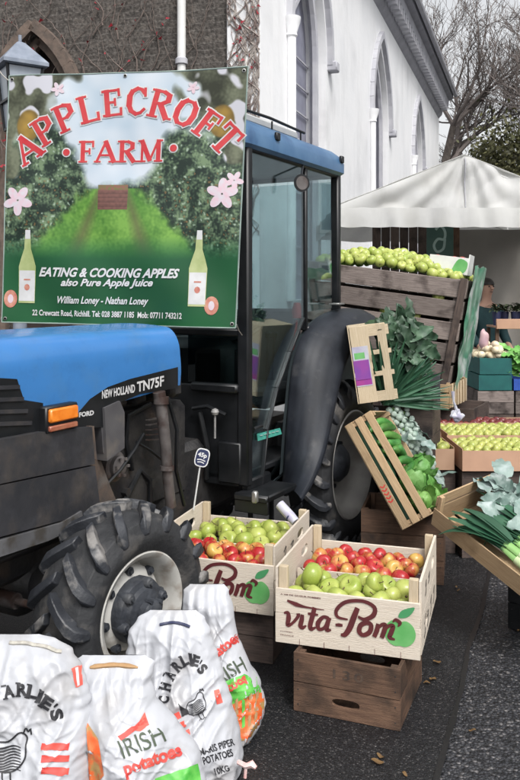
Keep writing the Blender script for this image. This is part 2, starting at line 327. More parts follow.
    def grid(s, fn, nu, nv, mi=0, pv=None, thick=None, closeu=False):
        # fn(u,v) in 0..1 -> point; thick = vector function or distance
        vs = [V(fn(i / nu, j / nv)) for j in range(nv + 1) for i in range(nu + 1)]
        W = nu + 1
        fs = [(j * W + i, j * W + i + 1, (j + 1) * W + i + 1, (j + 1) * W + i) for j in range(nv) for i in range(nu)]
        if thick is None:
            s._add(vs, fs, mi, pv, None, True); return
        nor = []
        for j in range(nv + 1):
            for i in range(nu + 1):
                a = vs[j * W + min(i + 1, nu)] - vs[j * W + max(i - 1, 0)]; b = vs[min(j + 1, nv) * W + i] - vs[max(j - 1, 0) * W + i]
                n = a.cross(b); nor.append(n.normalized() if n.length > 1e-12 else V((0, 0, 1)))
        vb = [p - n * thick for p, n in zip(vs, nor)]
        o = len(vs); fb = [tuple(o + i for i in reversed(f)) for f in fs]
        side = []
        for i in range(nu): side += [(i + 1, i, o + i, o + i + 1), (nv * W + i, nv * W + i + 1, o + nv * W + i + 1, o + nv * W + i)]
        for j in range(nv): side += [(j * W, (j + 1) * W, o + (j + 1) * W, o + j * W), ((j + 1) * W + nu, j * W + nu, o + j * W + nu, o + (j + 1) * W + nu)]
        s._add(vs + vb, fs + fb + side, mi, pv, None, True)
    def prism(s, poly, fn, d, mi=0, pv=None, smooth=False):
        # poly 2D points -> fn(x, y, t) for t in (0, d)
        n = len(poly)
        vs = [V(fn(x, y, 0)) for x, y in poly] + [V(fn(x, y, d)) for x, y in poly]
        fs = [tuple(range(n)), tuple(range(2 * n - 1, n - 1, -1))] + [((i + 1) % n, i, n + i, n + (i + 1) % n) for i in range(n)]
        uvs = [[((vs[i].x + vs[i].y), vs[i].z) for i in f] for f in fs]
        s._add(vs, fs, mi, pv, uvs, smooth)
    def flat(s, poly, fn, mi=0):
        s._add([V(fn(x, y)) for x, y in poly], [tuple(range(len(poly)))], mi)
    def ribbon(s, pts, wid, fn, mi=0, close=False, nsub=6, z=0.0):
        # flat stroke along 2D points, mapped to 3-D by fn(x, y)
        P = cat(pts, nsub, close); n = len(P)
        if not hasattr(wid, '__len__'): wid = [wid] * len(pts)
        m = len(wid)
        vs = []
        for i in range(n):
            t = i / (n - 1) * (m - 1) if not close else (i / n * m) % m
            k = int(t); fr = t - k; w = wid[min(k, m - 1)] * (1 - fr) + wid[(k + 1) % m if close else min(k + 1, m - 1)] * fr
            a = P[(i - 1) % n] if close else P[max(i - 1, 0)]; b = P[(i + 1) % n] if close else P[min(i + 1, n - 1)]
            dx, dy = b[0] - a[0], b[1] - a[1]; L = math.hypot(dx, dy) or 1e-9
            nx, ny = -dy / L * w / 2, dx / L * w / 2
            vs += [V(fn(P[i][0] + nx, P[i][1] + ny)), V(fn(P[i][0] - nx, P[i][1] - ny))]
        fs = [(2 * i, 2 * i + 1, 2 * i + 3, 2 * i + 2) for i in range(n - 1)]
        if close: fs.append((2 * n - 2, 2 * n - 1, 1, 0))
        s._add(vs, fs, mi)
    def build(s, name, mats, parent=None, loc=None, fix=True, sm_angle=40, label=None):
        me = bpy.data.meshes.new(name)
        me.from_pydata(s.v, [], s.f)
        mats = mats if isinstance(mats, (list, tuple)) else [mats]
        for m in mats: me.materials.append(m if not isinstance(m, str) else M[m])
        me.polygons.foreach_set('material_index', s.mi)
        me.polygons.foreach_set('use_smooth', [True] * len(s.f))
        a = me.attributes.new('pv', 'FLOAT', 'FACE'); a.data.foreach_set('value', s.pv)
        uv = me.uv_layers.new(name='UVMap'); li = 0; data = []
        for f, u in zip(s.f, s.uv):
            for k, i in enumerate(f):
                if u: data += [u[k][0], u[k][1]]
                else: data += [s.v[i][0] + s.v[i][1], s.v[i][2]]
        uv.data.foreach_set('uv', data)
        me.update(); me.validate()
        if fix:
            bm = bmesh.new(); bm.from_mesh(me); bmesh.ops.recalc_face_normals(bm, faces=bm.faces[:]); bm.to_mesh(me); bm.free()
        try: me.set_sharp_from_angle(angle=math.radians(sm_angle))
        except Exception: pass
        o = bpy.data.objects.new(name, me); COL.objects.link(o)
        if parent: o.parent = parent
        if loc: o.location = loc
        if label: o['label'] = label
        return o

def cat(pts, nsub=6, close=False):
    n = len(pts)
    if n < 3: 
        return [(pts[0][0] + (pts[1][0] - pts[0][0]) * t / 4, pts[0][1] + (pts[1][1] - pts[0][1]) * t / 4) for t in range(5)]
    out = []
    rng = n if close else n - 1
    for i in range(rng):
        p0 = pts[(i - 1) % n] if close or i > 0 else pts[0]
        p1 = pts[i]; p2 = pts[(i + 1) % n]
        p3 = pts[(i + 2) % n] if close or i + 2 < n else pts[-1]
        for k in range(nsub):
            t = k / nsub
            out.append(tuple(0.5 * (2 * p1[d] + (p2[d] - p0[d]) * t + (2 * p0[d] - 5 * p1[d] + 4 * p2[d] - p3[d]) * t * t +
                                    (3 * p1[d] - p0[d] - 3 * p2[d] + p3[d]) * t ** 3) for d in range(len(p1))))
    if not close: out.append(tuple(pts[-1]))
    return out

def tag(o, label, cat_, group=None, kind=None):
    o['label'] = label; o['category'] = cat_
    if group: o['group'] = group
    if kind: o['kind'] = kind
    return o
def empty(name, loc=(0, 0, 0), rot=(0, 0, 0), label='', cat_='', group=None):
    o = bpy.data.objects.new(name, None); COL.objects.link(o); o.location = loc
    o.rotation_euler = rot; o.empty_display_size = 0.1
    return tag(o, label, cat_, group)
def copy_tree(o, parent=None):
    c = o.copy(); COL.objects.link(c)
    if parent: c.parent = parent
    for ch in list(o.children): copy_tree(ch, c)
    return c
def struct(o): o['kind'] = 'structure'; return o

_tc = {}
def text2d(s, shear=0.0, bold=0.0, space=1.0, cut=None):
    """vertices and triangles of a line of lettering, height ~1, from the built-in font"""
    key = (s, shear, bold, space, cut)
    if key in _tc: return _tc[key]
    cu = bpy.data.curves.new('t', 'FONT'); cu.body = s; cu.size = 1.0; cu.shear = shear; cu.offset = bold; cu.space_character = space
    cu.resolution_u = 3
    o = bpy.data.objects.new('t', cu); COL.objects.link(o)
    dg = bpy.context.evaluated_depsgraph_get(); me = bpy.data.meshes.new_from_object(o.evaluated_get(dg))
    bm = bmesh.new(); bm.from_mesh(me); bmesh.ops.triangulate(bm, faces=bm.faces[:])
    if cut:
        for _ in range(3):
            es = [e for e in bm.edges if e.calc_length() > cut]
            if not es: break
            bmesh.ops.subdivide_edges(bm, edges=es, cuts=1); bmesh.ops.triangulate(bm, faces=bm.faces[:])
    bm.verts.index_update()
    vs = [(v.co.x, v.co.y) for v in bm.verts]; fs = [tuple(v.index for v in f.verts) for f in bm.faces]
    bm.free(); bpy.data.objects.remove(o); bpy.data.curves.remove(cu); bpy.data.meshes.remove(me)
    x0 = min(v[0] for v in vs); x1 = max(v[0] for v in vs); y0 = min(v[1] for v in vs); y1 = max(v[1] for v in vs)
    vs = [((x - x0) / (x1 - x0), (y - y0) / (y1 - y0)) for x, y in vs]
    _tc[key] = (vs, fs, (x1 - x0) / (y1 - y0)); return _tc[key]
def put_text(mb, s, fn, x, y, w, h, mi=0, **k):
    """lettering fitted in the box (x,y) lower-left, w x h of a 2-D space that fn maps to 3-D"""
    vs, fs, asp = text2d(s, **k)
    if w is None: w = h * asp
    mb._add([V(fn(x + a * w, y + b * h)) for a, b in vs], fs, mi)
    return w
# ------------------------------------------------------------------ world, sun, camera
w = bpy.data.worlds.new('World'); scene.world = w; w.use_nodes = True
nt = w.node_tree; bg = nt.nodes['Background']
sky = nt.nodes.new('ShaderNodeTexSky'); sky.sky_type = 'NISHITA'; sky.sun_disc = False
SUN_EL, SUN_AZ = math.radians(52), math.radians(158)
sky.sun_elevation = SUN_EL; sky.sun_rotation = SUN_AZ; sky.dust_density = 4.0; sky.air_density = 1.2
hs = nt.nodes.new('ShaderNodeHueSaturation'); hs.inputs['Saturation'].default_value = 0.12; hs.inputs['Value'].default_value = 1.0
nt.links.new(sky.outputs[0], hs.inputs['Color']); nt.links.new(hs.outputs[0], bg.inputs[0])
bg.inputs[1].default_value = 0.145
sl = bpy.data.lights.new('sun', 'SUN'); sl.energy = 1.35; sl.angle = math.radians(14); sl.color = (1, 0.97, 0.93)
so = bpy.data.objects.new('sun', sl); COL.objects.link(so)
sd = V((math.sin(SUN_AZ) * math.cos(SUN_EL), math.cos(SUN_AZ) * math.cos(SUN_EL), math.sin(SUN_EL)))
so.rotation_euler = sd.to_track_quat('Z', 'Y').to_euler()
cd = bpy.data.cameras.new('camera'); cam = bpy.data.objects.new('camera', cd); COL.objects.link(cam)
cam.location = (0, 0, H0); cam.rotation_euler = (PI / 2, 0, 0)
cd.sensor_fit = 'VERTICAL'; cd.sensor_height = 36; cd.lens = F / 780 * 36; cd.shift_y = -100 / 780; cd.clip_end = 900; cd.clip_start = 0.05
scene.camera = cam
scene.view_settings.view_transform = 'Standard'; scene.view_settings.look = 'None'; scene.view_settings.gamma = 1
scene.view_settings.exposure = 0.60
scene.render.engine = 'CYCLES'

# ------------------------------------------------------------------ ground
def ground_mat(name='rough_asphalt', sc=85, k=1.0, lump=.9):
    m = bpy.data.materials.new(name); nt, N, L, P = nodes_of(m)
    tc = N.new('ShaderNodeTexCoord')
    vo = N.new('ShaderNodeTexVoronoi'); vo.inputs['Scale'].default_value = sc; L.new(tc.outputs['Object'], vo.inputs['Vector'])
    nz = N.new('ShaderNodeTexNoise'); nz.inputs['Scale'].default_value = 3.5; nz.inputs['Detail'].default_value = 8; L.new(tc.outputs['Object'], nz.inputs['Vector'])
    rp = N.new('ShaderNodeValToRGB')
    rp.color_ramp.elements[0].position = 0.0; rp.color_ramp.elements[0].color = (0.020, 0.021, 0.025, 1)
    rp.color_ramp.elements[1].position = 1.0; rp.color_ramp.elements[1].color = (0.22, 0.21, 0.21, 1)
    e = rp.color_ramp.elements.new(0.55); e.color = (0.040, 0.042, 0.050, 1)
    e = rp.color_ramp.elements.new(0.86); e.color = (0.075, 0.075, 0.082, 1)
    sp = N.new('ShaderNodeSeparateColor'); L.new(vo.outputs['Color'], sp.inputs[0]); L.new(sp.outputs[0], rp.inputs['Fac'])
    ed = N.new('ShaderNodeMapRange'); ed.inputs['From Min'].default_value = 0.0; ed.inputs['From Max'].default_value = 0.75
    ed.inputs['To Min'].default_value = 1.15; ed.inputs['To Max'].default_value = 0.35
    L.new(vo.outputs['Distance'], ed.inputs['Value'])
    mr = N.new('ShaderNodeMapRange'); mr.inputs['To Min'].default_value = 0.55 * k; mr.inputs['To Max'].default_value = 1.5 * k; L.new(nz.outputs['Fac'], mr.inputs['Value'])
    mu = N.new('ShaderNodeMath'); mu.operation = 'MULTIPLY'; L.new(ed.outputs[0], mu.inputs[0]); L.new(mr.outputs[0], mu.inputs[1])
    h = N.new('ShaderNodeHueSaturation'); L.new(mu.outputs[0], h.inputs['Value']); L.new(rp.outputs[0], h.inputs['Color']); L.new(h.outputs[0], P.inputs['Base Color'])
    P.inputs['Roughness'].default_value = 0.48
    b = N.new('ShaderNodeBump'); b.inputs['Strength'].default_value = lump; b.inputs['Distance'].default_value = 0.008; b.invert = True
    L.new(vo.outputs['Distance'], b.inputs['Height']); L.new(b.outputs[0], P.inputs['Normal'])
    return m
M['ground'] = ground_mat()
M['path'] = ground_mat('smooth_tarmac', 150, .42, .35)
g = MB(); g.grid(lambda u, v: ((u - .5) * 800, (v - .5) * 800 + 100, 0), 40, 40); struct(g.build('ground', 'ground'))
g = MB()
sx = lambda Y: 0.596 + (Y - 2.76) * 0.369
ys = [-4 + i * 0.5 for i in range(60)]
g.grid(lambda u, v: ((-8 + (sx(-4 + 30 * v) + 0.02 * noise.noise(V((v * 60, 0, 0)))+ .010 * noise.noise(V((v * 260, 0, 0))) + 8) * u), -4 + 30 * v, 0.004), 12, 240); struct(g.build('pavement', 'path'))
# shallow drain strip of darker tar along the seam
g = MB()
g.grid(lambda u, v: (sx(-4 + 30 * v) - 0.01 + 0.022 * u + 0.02 * noise.noise(V((v * 60, 0, 0))) + .010 * noise.noise(V((v * 200, 3, u))), -4 + 30 * v, 0.008), 1, 240); struct(g.build('tar_seam', mat('tar', (0.012, 0.012, 0.013), None, 9, 0.35)))
# grit, twigs and leaf scraps on the ground: countless, one object
g = MB(); rg = random.Random(5)
for i in range(800):
    Y = rg.uniform(2.6, 6); X = rg.uniform(-0.2, 2.4)
    if X < sx(Y) and rg.random() < 0.8: continue
    z = 0.006
    s_ = rg.uniform(.002, .006)
    c = V((X, Y, z)); 
    g._add([c + V((rg.uniform(-1, 1), rg.uniform(-1, 1), rg.uniform(-.2, .6))) * s_ for _ in range(4)], [(0, 1, 2), (0, 2, 3), (0, 3, 1), (1, 3, 2)])
tag(g.build('grit', mat('grit', (0.22, 0.21, 0.2), (0.1, 0.1, 0.1), 30, 0.8)), 'loose grit and stone chips scattered on the asphalt', 'grit', kind='stuff')

# fallen leaves
lf0 = MB()
for i in range(26):
    Y = rg.uniform(2.7, 4.6); X = rg.uniform(.15, 1.3) ; a = rg.uniform(0, 6.28); s_ = rg.uniform(.010, .022)
    o_ = MB(); o_.grid(lambda u, v: (s_ * ((u - .5) * 2) , s_ * .6 * (v - .5) * 2 * math.sin(PI * (.12 + .76 * u)), .003 + .004 * math.sin(u * 5 + i) + .003 * abs(v - .5)), 6, 3)
    q = o_.build('fallen_leaf', mat('fl', (.16, .09, .03), (.09, .05, .02), 20, .8) if i == 0 else bpy.data.materials['fl'], None, fix=False); q.location = (X, Y, .009); q.rotation_euler.z = a
    tag(q, 'small brown fallen leaf lying on the tarmac', 'leaf', 'fallen leaves on the tarmac')
# ------------------------------------------------------------------ houses out of frame across the street, added for the cab glass to reflect
def house(x, y0, y1, h, wall, lab):
    r_ = empty('house', (x, y0, 0), label=lab, cat_='house'); W_ = y1 - y0
    m = MB(); m.box((3, W_ / 2, h / 2), (6, W_ - .02, h)); m.build('wall', wall, r_)
    m = MB(); m.prism([(-.3, h), (6.3, h), (3, h + 2.2)], lambda a, b, t: (a, t, b + .003), W_ - .02); m.build('roof', 'slate', r_)
    n_ = max(2, int(W_ / 2.4))
    for k in range(n_):
        for z in (1.5, 3.9):
            if z + 1.3 > h: continue
            yc = W_ * (k + .5) / n_
            f_ = MB(); f_.box((-.03, yc, z + .2), (.10, 1.25, 1.55)); wf = f_.build('window', 'white_paint', r_)
            for dy in (-.29, .29): f_ = MB(); f_.box((-.09, yc + dy, z + .2), (.02, .52, 1.35)); f_.build('pane', 'navy', wf)
M['cream'] = mat('cream', (.55, .58, .55), (.48, .52, .50), 2, .8)
house(15, 4, 12, 5.6, 'cream', 'pale rendered house added out of frame across the street, nearest to the stalls')
house(15.5, 12, 19, 6.4, 'plaster', 'white rendered house added out of frame across the street beside the pale one')
house(15, -6, 4, 6.0, M['tarp'], 'grey brown house added out of frame across the street on the near side of the pale one')
# ------------------------------------------------------------------ church (white nave wall)
P0 = V((-0.12, 9.65, 0)); E = V((0.316, 0.949, 0)).normalized(); NW = V((0.949, -0.316, 0)).normalized()
def cw(t, z, o=0.0): return P0 + E * t + NW * o + V((0, 0, z))
church = empty('church', P0, label='white plastered church side wall with tall pointed windows behind the tractor and canopy', cat_='church')
LW = 20.0; EZ = 8.0
wins = [(1.68, 3.78), (7.65, 9.75), (13.75, 15.85)]
ZS, ZI, ZA = 1.5, 5.3, 7.0
def arch(t0, t1, zi, za, n=10):
    c = (t0 + t1) / 2; hw = (t1 - t0) / 2; hh = za - zi
    r = (hw * hw + hh * hh) / (2 * hw); out = []
    for k in range(n + 1):
        zz = hh * math.sin(k / n * PI / 2); x = math.sqrt(max(r * r - zz * zz, 0)) - (r - hw); out.append((c - x, zi + zz))
    right = [(2 * c - x, z) for x, z in reversed(out[:-1])]
    return out + right
loc = lambda t, z, o=0.0: cw(t, z, o) - P0
g = MB(); prev = 0.1
fn = lambda x, y, t: loc(x, y, -t)
for a, b in wins:
    g.prism([(prev, 0), (a, 0), (a, EZ), (prev, EZ)], fn, 0.5)
    g.prism([(a, 0), (b, 0), (b, ZS), (a, ZS)], fn, 0.5)
    ar = arch(a, b, ZI, ZA); mid = len(ar) // 2
    g.prism(ar[:mid + 1] + [((a + b) / 2, EZ), (a, EZ)], fn, 0.5)
    g.prism([ar[mid]] + ar[mid + 1:] + [(b, EZ), ((a + b) / 2, EZ)], fn, 0.5)
    prev = b
g.prism([(prev, 0), (LW, 0), (LW, EZ), (prev, EZ)], fn, 0.5)
g.prism([(LW, 0), (LW + .5, 0), (LW + .5, EZ), (LW, EZ)], lambda x, y, t: loc(x, y, -.002 - t), 9)
g.build('wall', 'plaster', church)
for a, b in wins:
    f = MB()
    f.prism([(a, ZS), (b, ZS)] + list(reversed(arch(a, b, ZI, ZA))), lambda x, y, t: loc(x, y, -0.34 - t), 0.03)
    wo = f.build('window', 'pane', church)
    f = MB()
    for off, wd, pj in ((0.28, 0.07, 0.10), (0.12, 0.10, 0.03)):
        ar = arch(a + .0 + off - .15, b - off + .15, ZI, ZA - off * .9 + .15)
        path = [(a + off - .15, ZS)] + ar + [(b - off + .15, ZS)]
        for i in range(len(path) - 1):
            p, q = path[i], path[i + 1]
            f.bar(loc(p[0], p[1], -.25 + pj), loc(q[0], q[1], -.25 + pj), 0.12, wd, up=NW)
    c = (a + b) / 2
    f.bar(loc(c, ZS, -.3), loc(c, ZI + .5, -.3), 0.09, 0.07, up=NW)
    for s_ in (-1, 1):
        f.bar(loc(c, ZI + .5, -.3), loc(c + s_ * .55, ZI + 1.0, -.3), 0.07, 0.06, up=NW)
    for k in range(9):
        z = ZS + 0.4 + k * 0.42
        f.bar(loc(a, z, -.31), loc(b, z, -.31), 0.02, 0.02, up=NW)
    f.build('mullion', 'mould', wo)
    f = MB()
    ar = arch(a - .12, b + .12, ZI, ZA + .22)
    for i in range(len(ar) - 1):
        f.bar(loc(ar[i][0], ar[i][1], .04), loc(ar[i + 1][0], ar[i + 1][1], .04), 0.14, 0.10, up=NW)
    f.box(loc(b + .16, ZI - .02, .06), (0.2, 0.2, 0.16), Matrix.Rotation(math.atan2(E.y, E.x), 3, 'Z'), 0.02)
    f.build('hood_mould', 'mould', wo)
    f = MB(); cp = loc(a - .10, 0, .05)
    f.lathe([(0.065, ZS), (0.065, ZI - .22), (0.085, ZI - .20), (0.075, ZI - .16), (0.12, ZI - .02), (0.13, ZI + .05), (0.0, ZI + .05)], cp, (0, 0, 1), 16)
    f.build('colonnette', 'plaster', wo)
g = MB()
g.prism([(0.002, EZ - .30), (0.12, EZ - .18), (0.16, EZ), (0.34, EZ + .10), (0.36, EZ + .30), (0.50, EZ + .36), (0.52, EZ + .55), (-.5, EZ + .9), (-.5, EZ - .3)],
        lambda x, y, t: loc(t, y, x), LW + .35)
g.build('cornice', 'eave', church)
for k in range(58):
    t = 0.2 + k * 0.345
    g = MB(); g.box(loc(t, EZ - .02, .25), (0.16, 0.20, 0.20), Matrix.Rotation(math.atan2(E.y, E.x), 3, 'Z'), 0.0); g.build('dentil', 'mould', church)
g = MB(); g.prism([(0.56, EZ + .52), (0.56, EZ + .57), (-4.5, EZ + 5), (-4.5, EZ + 4.95)], lambda x, y, t: loc(t, y, x), LW + .4)
g.build('roof', 'slate', church)
g = MB(); g.tube([loc(-.1, EZ + .47, .60), loc(LW + .3, EZ + .47, .60)], 0.075, 8); g.build('gutter', 'mould', church)

# ------------------------------------------------------------------ dark stone tower with creeper
def stone_mat():
    m = bpy.data.materials.new('stone'); nt, N, L, P = nodes_of(m)
    tc = N.new('ShaderNodeTexCoord'); br = N.new('ShaderNodeTexBrick'); mp = N.new('ShaderNodeMapping')
    L.new(tc.outputs['UV'], mp.inputs['Vector'])
    n0 = N.new('ShaderNodeTexNoise'); n0.inputs['Scale'].default_value = 5; n0.inputs['Detail'].default_value = 4
    L.new(tc.outputs['UV'], n0.inputs['Vector'])
    va = N.new('ShaderNodeVectorMath'); va.operation = 'MULTIPLY_ADD'; va.inputs[1].default_value = (0.06, 0.06, 0.06); L.new(n0.outputs['Color'], va.inputs[0]); L.new(mp.outputs[0], va.inputs[2])
    L.new(va.outputs[0], br.inputs['Vector'])
    br.inputs['Scale'].default_value = 1.0; br.inputs['Brick Width'].default_value = 0.24; br.inputs['Row Height'].default_value = 0.08
    br.inputs['Mortar Size'].default_value = 0.008; br.inputs['Color1'].default_value = (0.060, 0.053, 0.048, 1); br.inputs['Color2'].default_value = (0.092, 0.080, 0.071, 1); br.inputs['Mortar'].default_value = (0.10, 0.09, 0.082, 1)
    n1 = N.new('ShaderNodeTexNoise'); n1.inputs['Scale'].default_value = 28; n1.inputs['Detail'].default_value = 8; L.new(tc.outputs['Object'], n1.inputs['Vector'])
    r = N.new('ShaderNodeMapRange'); r.inputs['From Min'].default_value = .3; r.inputs['From Max'].default_value = .7; r.inputs['To Min'].default_value = 0.45; r.inputs['To Max'].default_value = 1.6; L.new(n1.outputs['Fac'], r.inputs['Value'])
    h = N.new('ShaderNodeHueSaturation'); L.new(br.outputs['Color'], h.inputs['Color']); L.new(r.outputs[0], h.inputs['Value']); L.new(h.outputs[0], P.inputs['Base Color'])
    P.inputs['Roughness'].default_value = 0.95
    b = N.new('ShaderNodeBump'); b.inputs['Strength'].default_value = 0.8; b.inputs['Distance'].default_value = 0.02; L.new(n1.outputs['Fac'], b.inputs['Height']); L.new(b.outputs[0], P.inputs['Normal'])
    return m
M['stone'] = stone_mat()
M['arch_stone'] = mat('arch_stone', (0.17, 0.125, 0.10), (0.10, 0.078, 0.066), 9, 0.9, bump=0.5)
tower = empty('stone_tower', P0, label='dark rough stone tower with a pointed doorway arch and bare creeper behind the banner', cat_='tower')
T = V((-0.949, 0.316, 0)).normalized(); TN = V((-0.316, -0.949, 0)).normalized()
def tw(s, z, o=0.0): return T * s + TN * o + V((0, 0, z))
g = MB(); tf = lambda x, y, t: tw(x, y, -t)
a0, a1 = 2.30, 3.55; ar = arch(a0, a1, 3.7, 4.95)
mid = len(ar) // 2; c_ = (a0 + a1) / 2
for poly in ([(0.27, 0), (a0, 0), (a0, 13), (0.27, 13)], ar[:mid + 1] + [(c_, 13), (a0, 13)], ar[mid:] + [(a1, 13), (c_, 13)], [(a1, 0), (7, 0), (7, 13), (a1, 13)]):
    n = len(poly)
    vs = [tf(x, y, 0) for x, y in poly] + [tf(x, y, .5) for x, y in poly]
    fs = [tuple(range(n)), tuple(range(2 * n - 1, n - 1, -1))] + [((i + 1) % n, i, n + i, n + (i + 1) % n) for i in range(n)]
    allp = poly + poly
    g._add(vs, fs, uvs=[[(allp[i][0] + (0.5 if (k > 1 and i >= n) else 0), allp[i][1]) for i in f] for k, f in enumerate(fs)], pv=.5)
g.build('wall', 'stone', tower)
g = MB(); g.prism([(a0, 0), (a1, 0)] + list(reversed(ar)), lambda x, y, t: tw(x, y, -.4 - t), .05)
g.build('doorway_panel', mat('doorway', (0.045, 0.03, 0.026), (0.025, 0.018, 0.017), 6, 0.8), tower)
g = MB()
for off, o, ww in ((-0.10, 0.03, 0.15), (0.05, -0.10, 0.08)):
    ar2 = [(a0 + off, 0)] + arch(a0 + off, a1 - off, 3.7, 4.95 - off) + [(a1 - off, 0)]
    for i in range(len(ar2) - 1): g.bar(tw(*ar2[i], o), tw(*ar2[i + 1], o), 0.14, ww, up=TN)
g.build('arch_moulding', 'arch_stone', tower)
# pale corner pier the creeper climbs
g = MB(); g.box(tw(0.06, 6.5, -0.19), (0.42, 0.5, 13), Matrix((T, TN, V((0, 0, 1)))).transposed(), 0.01); 
g.build('corner_pier', 'plaster', tower)
# creeper
cre = empty('creeper', P0, label='bare climbing creeper with a few red leaves on the tower corner and wall', cat_='creeper')
g = MB(); lf = MB(); rv = random.Random(11)
def vine(mb, s, z, o, L, r, ang, smin, smax, leafp):
    pts = [tw(s, z, o)]; rr = [r]; a = ang
    for k in range(int(L / 0.06)):
        a += rv.uniform(-.45, .45); a = max(-.9, min(.9, a * .95))
        s += math.sin(a) * .06; z += math.cos(a) * .06
        if s < smin or s > smax: a = -a; s = min(max(s, smin), smax)
        pts.append(tw(s, z, o + rv.uniform(-.006, .012))); rr.append(max(r * (1 - k * .06 / L), .0025))
        if rv.random() < leafp:
            c = pts[-1] + TN * .03; q = [c + V((rv.uniform(-1, 1), rv.uniform(-1, 1), rv.uniform(-1, 1))) * .035 for _ in range(3)]
            lf._add(q, [(0, 1, 2)])
    mb.tube(pts, rr, 4, caps=False)
g2 = MB()
for i in range(120):
    vine(g2, rv.uniform(-.14, .26), rv.uniform(2.2, 5.4), 0.068, rv.uniform(.4, 1.6), rv.uniform(.006, .014), rv.uniform(-.8, .8), -.14, .26, .03)
for i in range(30):
    s0 = rv.uniform(.3, 3.6)
    vine(g, s0, rv.uniform(2.0, 4.6), 0.02, rv.uniform(.8, 2.6), rv.uniform(.004, .011), rv.uniform(-1, 1), .3, 4.2, .012)
for i in range(10):
    vine(g, rv.uniform(1.4, 2.3), rv.uniform(4.2, 5.0), 0.03, rv.uniform(.5, 1.1), .010, rv.uniform(-1, 1), .3, 4.2, .3)
for i in range(4):
    vine(g, rv.uniform(2.9, 3.5), rv.uniform(4.6, 5.1), 0.03, rv.uniform(.5, 1.1), .010, rv.uniform(-1, 1), .3, 4.2, .3)
for i in range(60):   # red leaves low at the frame edge, beside the lamp
    c = tw(rv.uniform(3.2, 3.6), rv.uniform(3.2, 3.9), .05)
    lf._add([c + V((rv.uniform(-1, 1), rv.uniform(-1, 1), rv.uniform(-1, 1))) * .04 for _ in range(3)], [(0, 1, 2)])
for i in range(14):
    c = tw(rv.uniform(.05, .2), rv.uniform(4.35, 4.9), .08)
    lf._add([c + V((rv.uniform(-1, 1), rv.uniform(-1, 1), rv.uniform(-1, 1))) * .03 for _ in range(3)], [(0, 1, 2)])
g.build('stems', 'vine', cre, fix=False); g2.build('corner_stems', 'pale_vine', cre, fix=False); lf.build('leaves', 'red_leaf', cre, fix=False)
# rainwater pipe
dp = empty('drainpipe', P0 + tw(.84, 0, .08), label='pale drainpipe running up the dark stone wall above the banner', cat_='drainpipe')
g = MB(); g.tube([(0, 0, 0), (0, 0, 12.5)], .052, 12); g.build('pipe', 'white_paint', dp)
for z in (1.4, 4.35, 7.4, 10.4):
    g = MB(); g.lathe([(.053, z), (.075, z + .01), (.075, z + .07), (.053, z + .09)], (0, 0, 0), (0, 0, 1), 14); g.build('bracket', 'mould', dp)

# ------------------------------------------------------------------ lamp post
lp = empty('street_lamp', (-2.05, 7.0, 0), label='grey four sided lantern lamp post standing behind the left edge of the banner', cat_='street lamp')
z0 = H0 + (HY - 118) * 7 / F; z1 = H0 + (HY - 66) * 7 / F; z2 = H0 + (HY - 47) * 7 / F
M['lamp_metal'] = mat('lamp_metal', (0.16, 0.19, 0.24), (0.22, 0.25, 0.31), 12, 0.5, c3=(.3, .33, .38), s3=9, t3=(.5, .8))
RZ = Matrix.Rotation(math.radians(33), 3, 'Z')
def sq(mb, prof):
    vs = []; fs = []
    for r, z in prof: vs += [RZ @ V((sx_ * r, sy_ * r, 0)) + V((0, 0, z)) for sx_, sy_ in ((-1, -1), (1, -1), (1, 1), (-1, 1))]
    n = len(prof)
    for i in range(n - 1):
        for k in range(4): fs.append((i * 4 + k, i * 4 + (k + 1) % 4, (i + 1) * 4 + (k + 1) % 4, (i + 1) * 4 + k))
    fs += [(0, 1, 2, 3), tuple(range(4 * n - 4, 4 * n))]
    mb._add(vs, fs)
g = MB(); sq(g, [(.17, z1 - .03), (.19, z1 - .02), (.19, z1 + .01), (.06, z2 + .0), (.035, z2 + .03), (.0, z2 + .05)]); g.tube([(0, 0, z2 + .02), (0, 0, z2 + .10)], .015, 8); g.build('lantern_roof', 'lamp_metal', lp, sm_angle=15)
g = MB()
for sx_, sy_ in ((-1, -1), (1, -1), (1, 1), (-1, 1)):
    g.bar(RZ @ V((sx_ * .15, sy_ * .15, 0)) + V((0, 0, z1 - .03)), RZ @ V((sx_ * .10, sy_ * .10, 0)) + V((0, 0, z0 - .1)), .02, .02)
for r, z in ((.10, z0 - .1), (.128, z0 + .13)):
    for (p, q) in (((-1, -1), (1, -1)), ((1, -1), (1, 1)), ((1, 1), (-1, 1)), ((-1, 1), (-1, -1))):
        g.bar(RZ @ V((p[0] * r, p[1] * r, 0)) + V((0, 0, z)), RZ @ V((q[0] * r, q[1] * r, 0)) + V((0, 0, z)), .02, .02)
g.build('lantern_frame', 'black_paint', lp)
g = MB(); sq(g, [(.095, z0 - .09), (.143, z1 - .035)]); g.build('lantern_glass', mat('frost', (0.36, 0.40, 0.45), (0.30, 0.34, 0.4), 6, 0.25), lp, sm_angle=15)
g = MB(); g.lathe([(.13, 0), (.13, .4), (.08, .5), (.06, .9), (.05, z0 - .25), (.08, z0 - .15), (.10, z0 - .1), (0, z0 - .1)], (0, 0, 0), (0, 0, 1), 16); g.build('post', 'lamp_metal', lp)

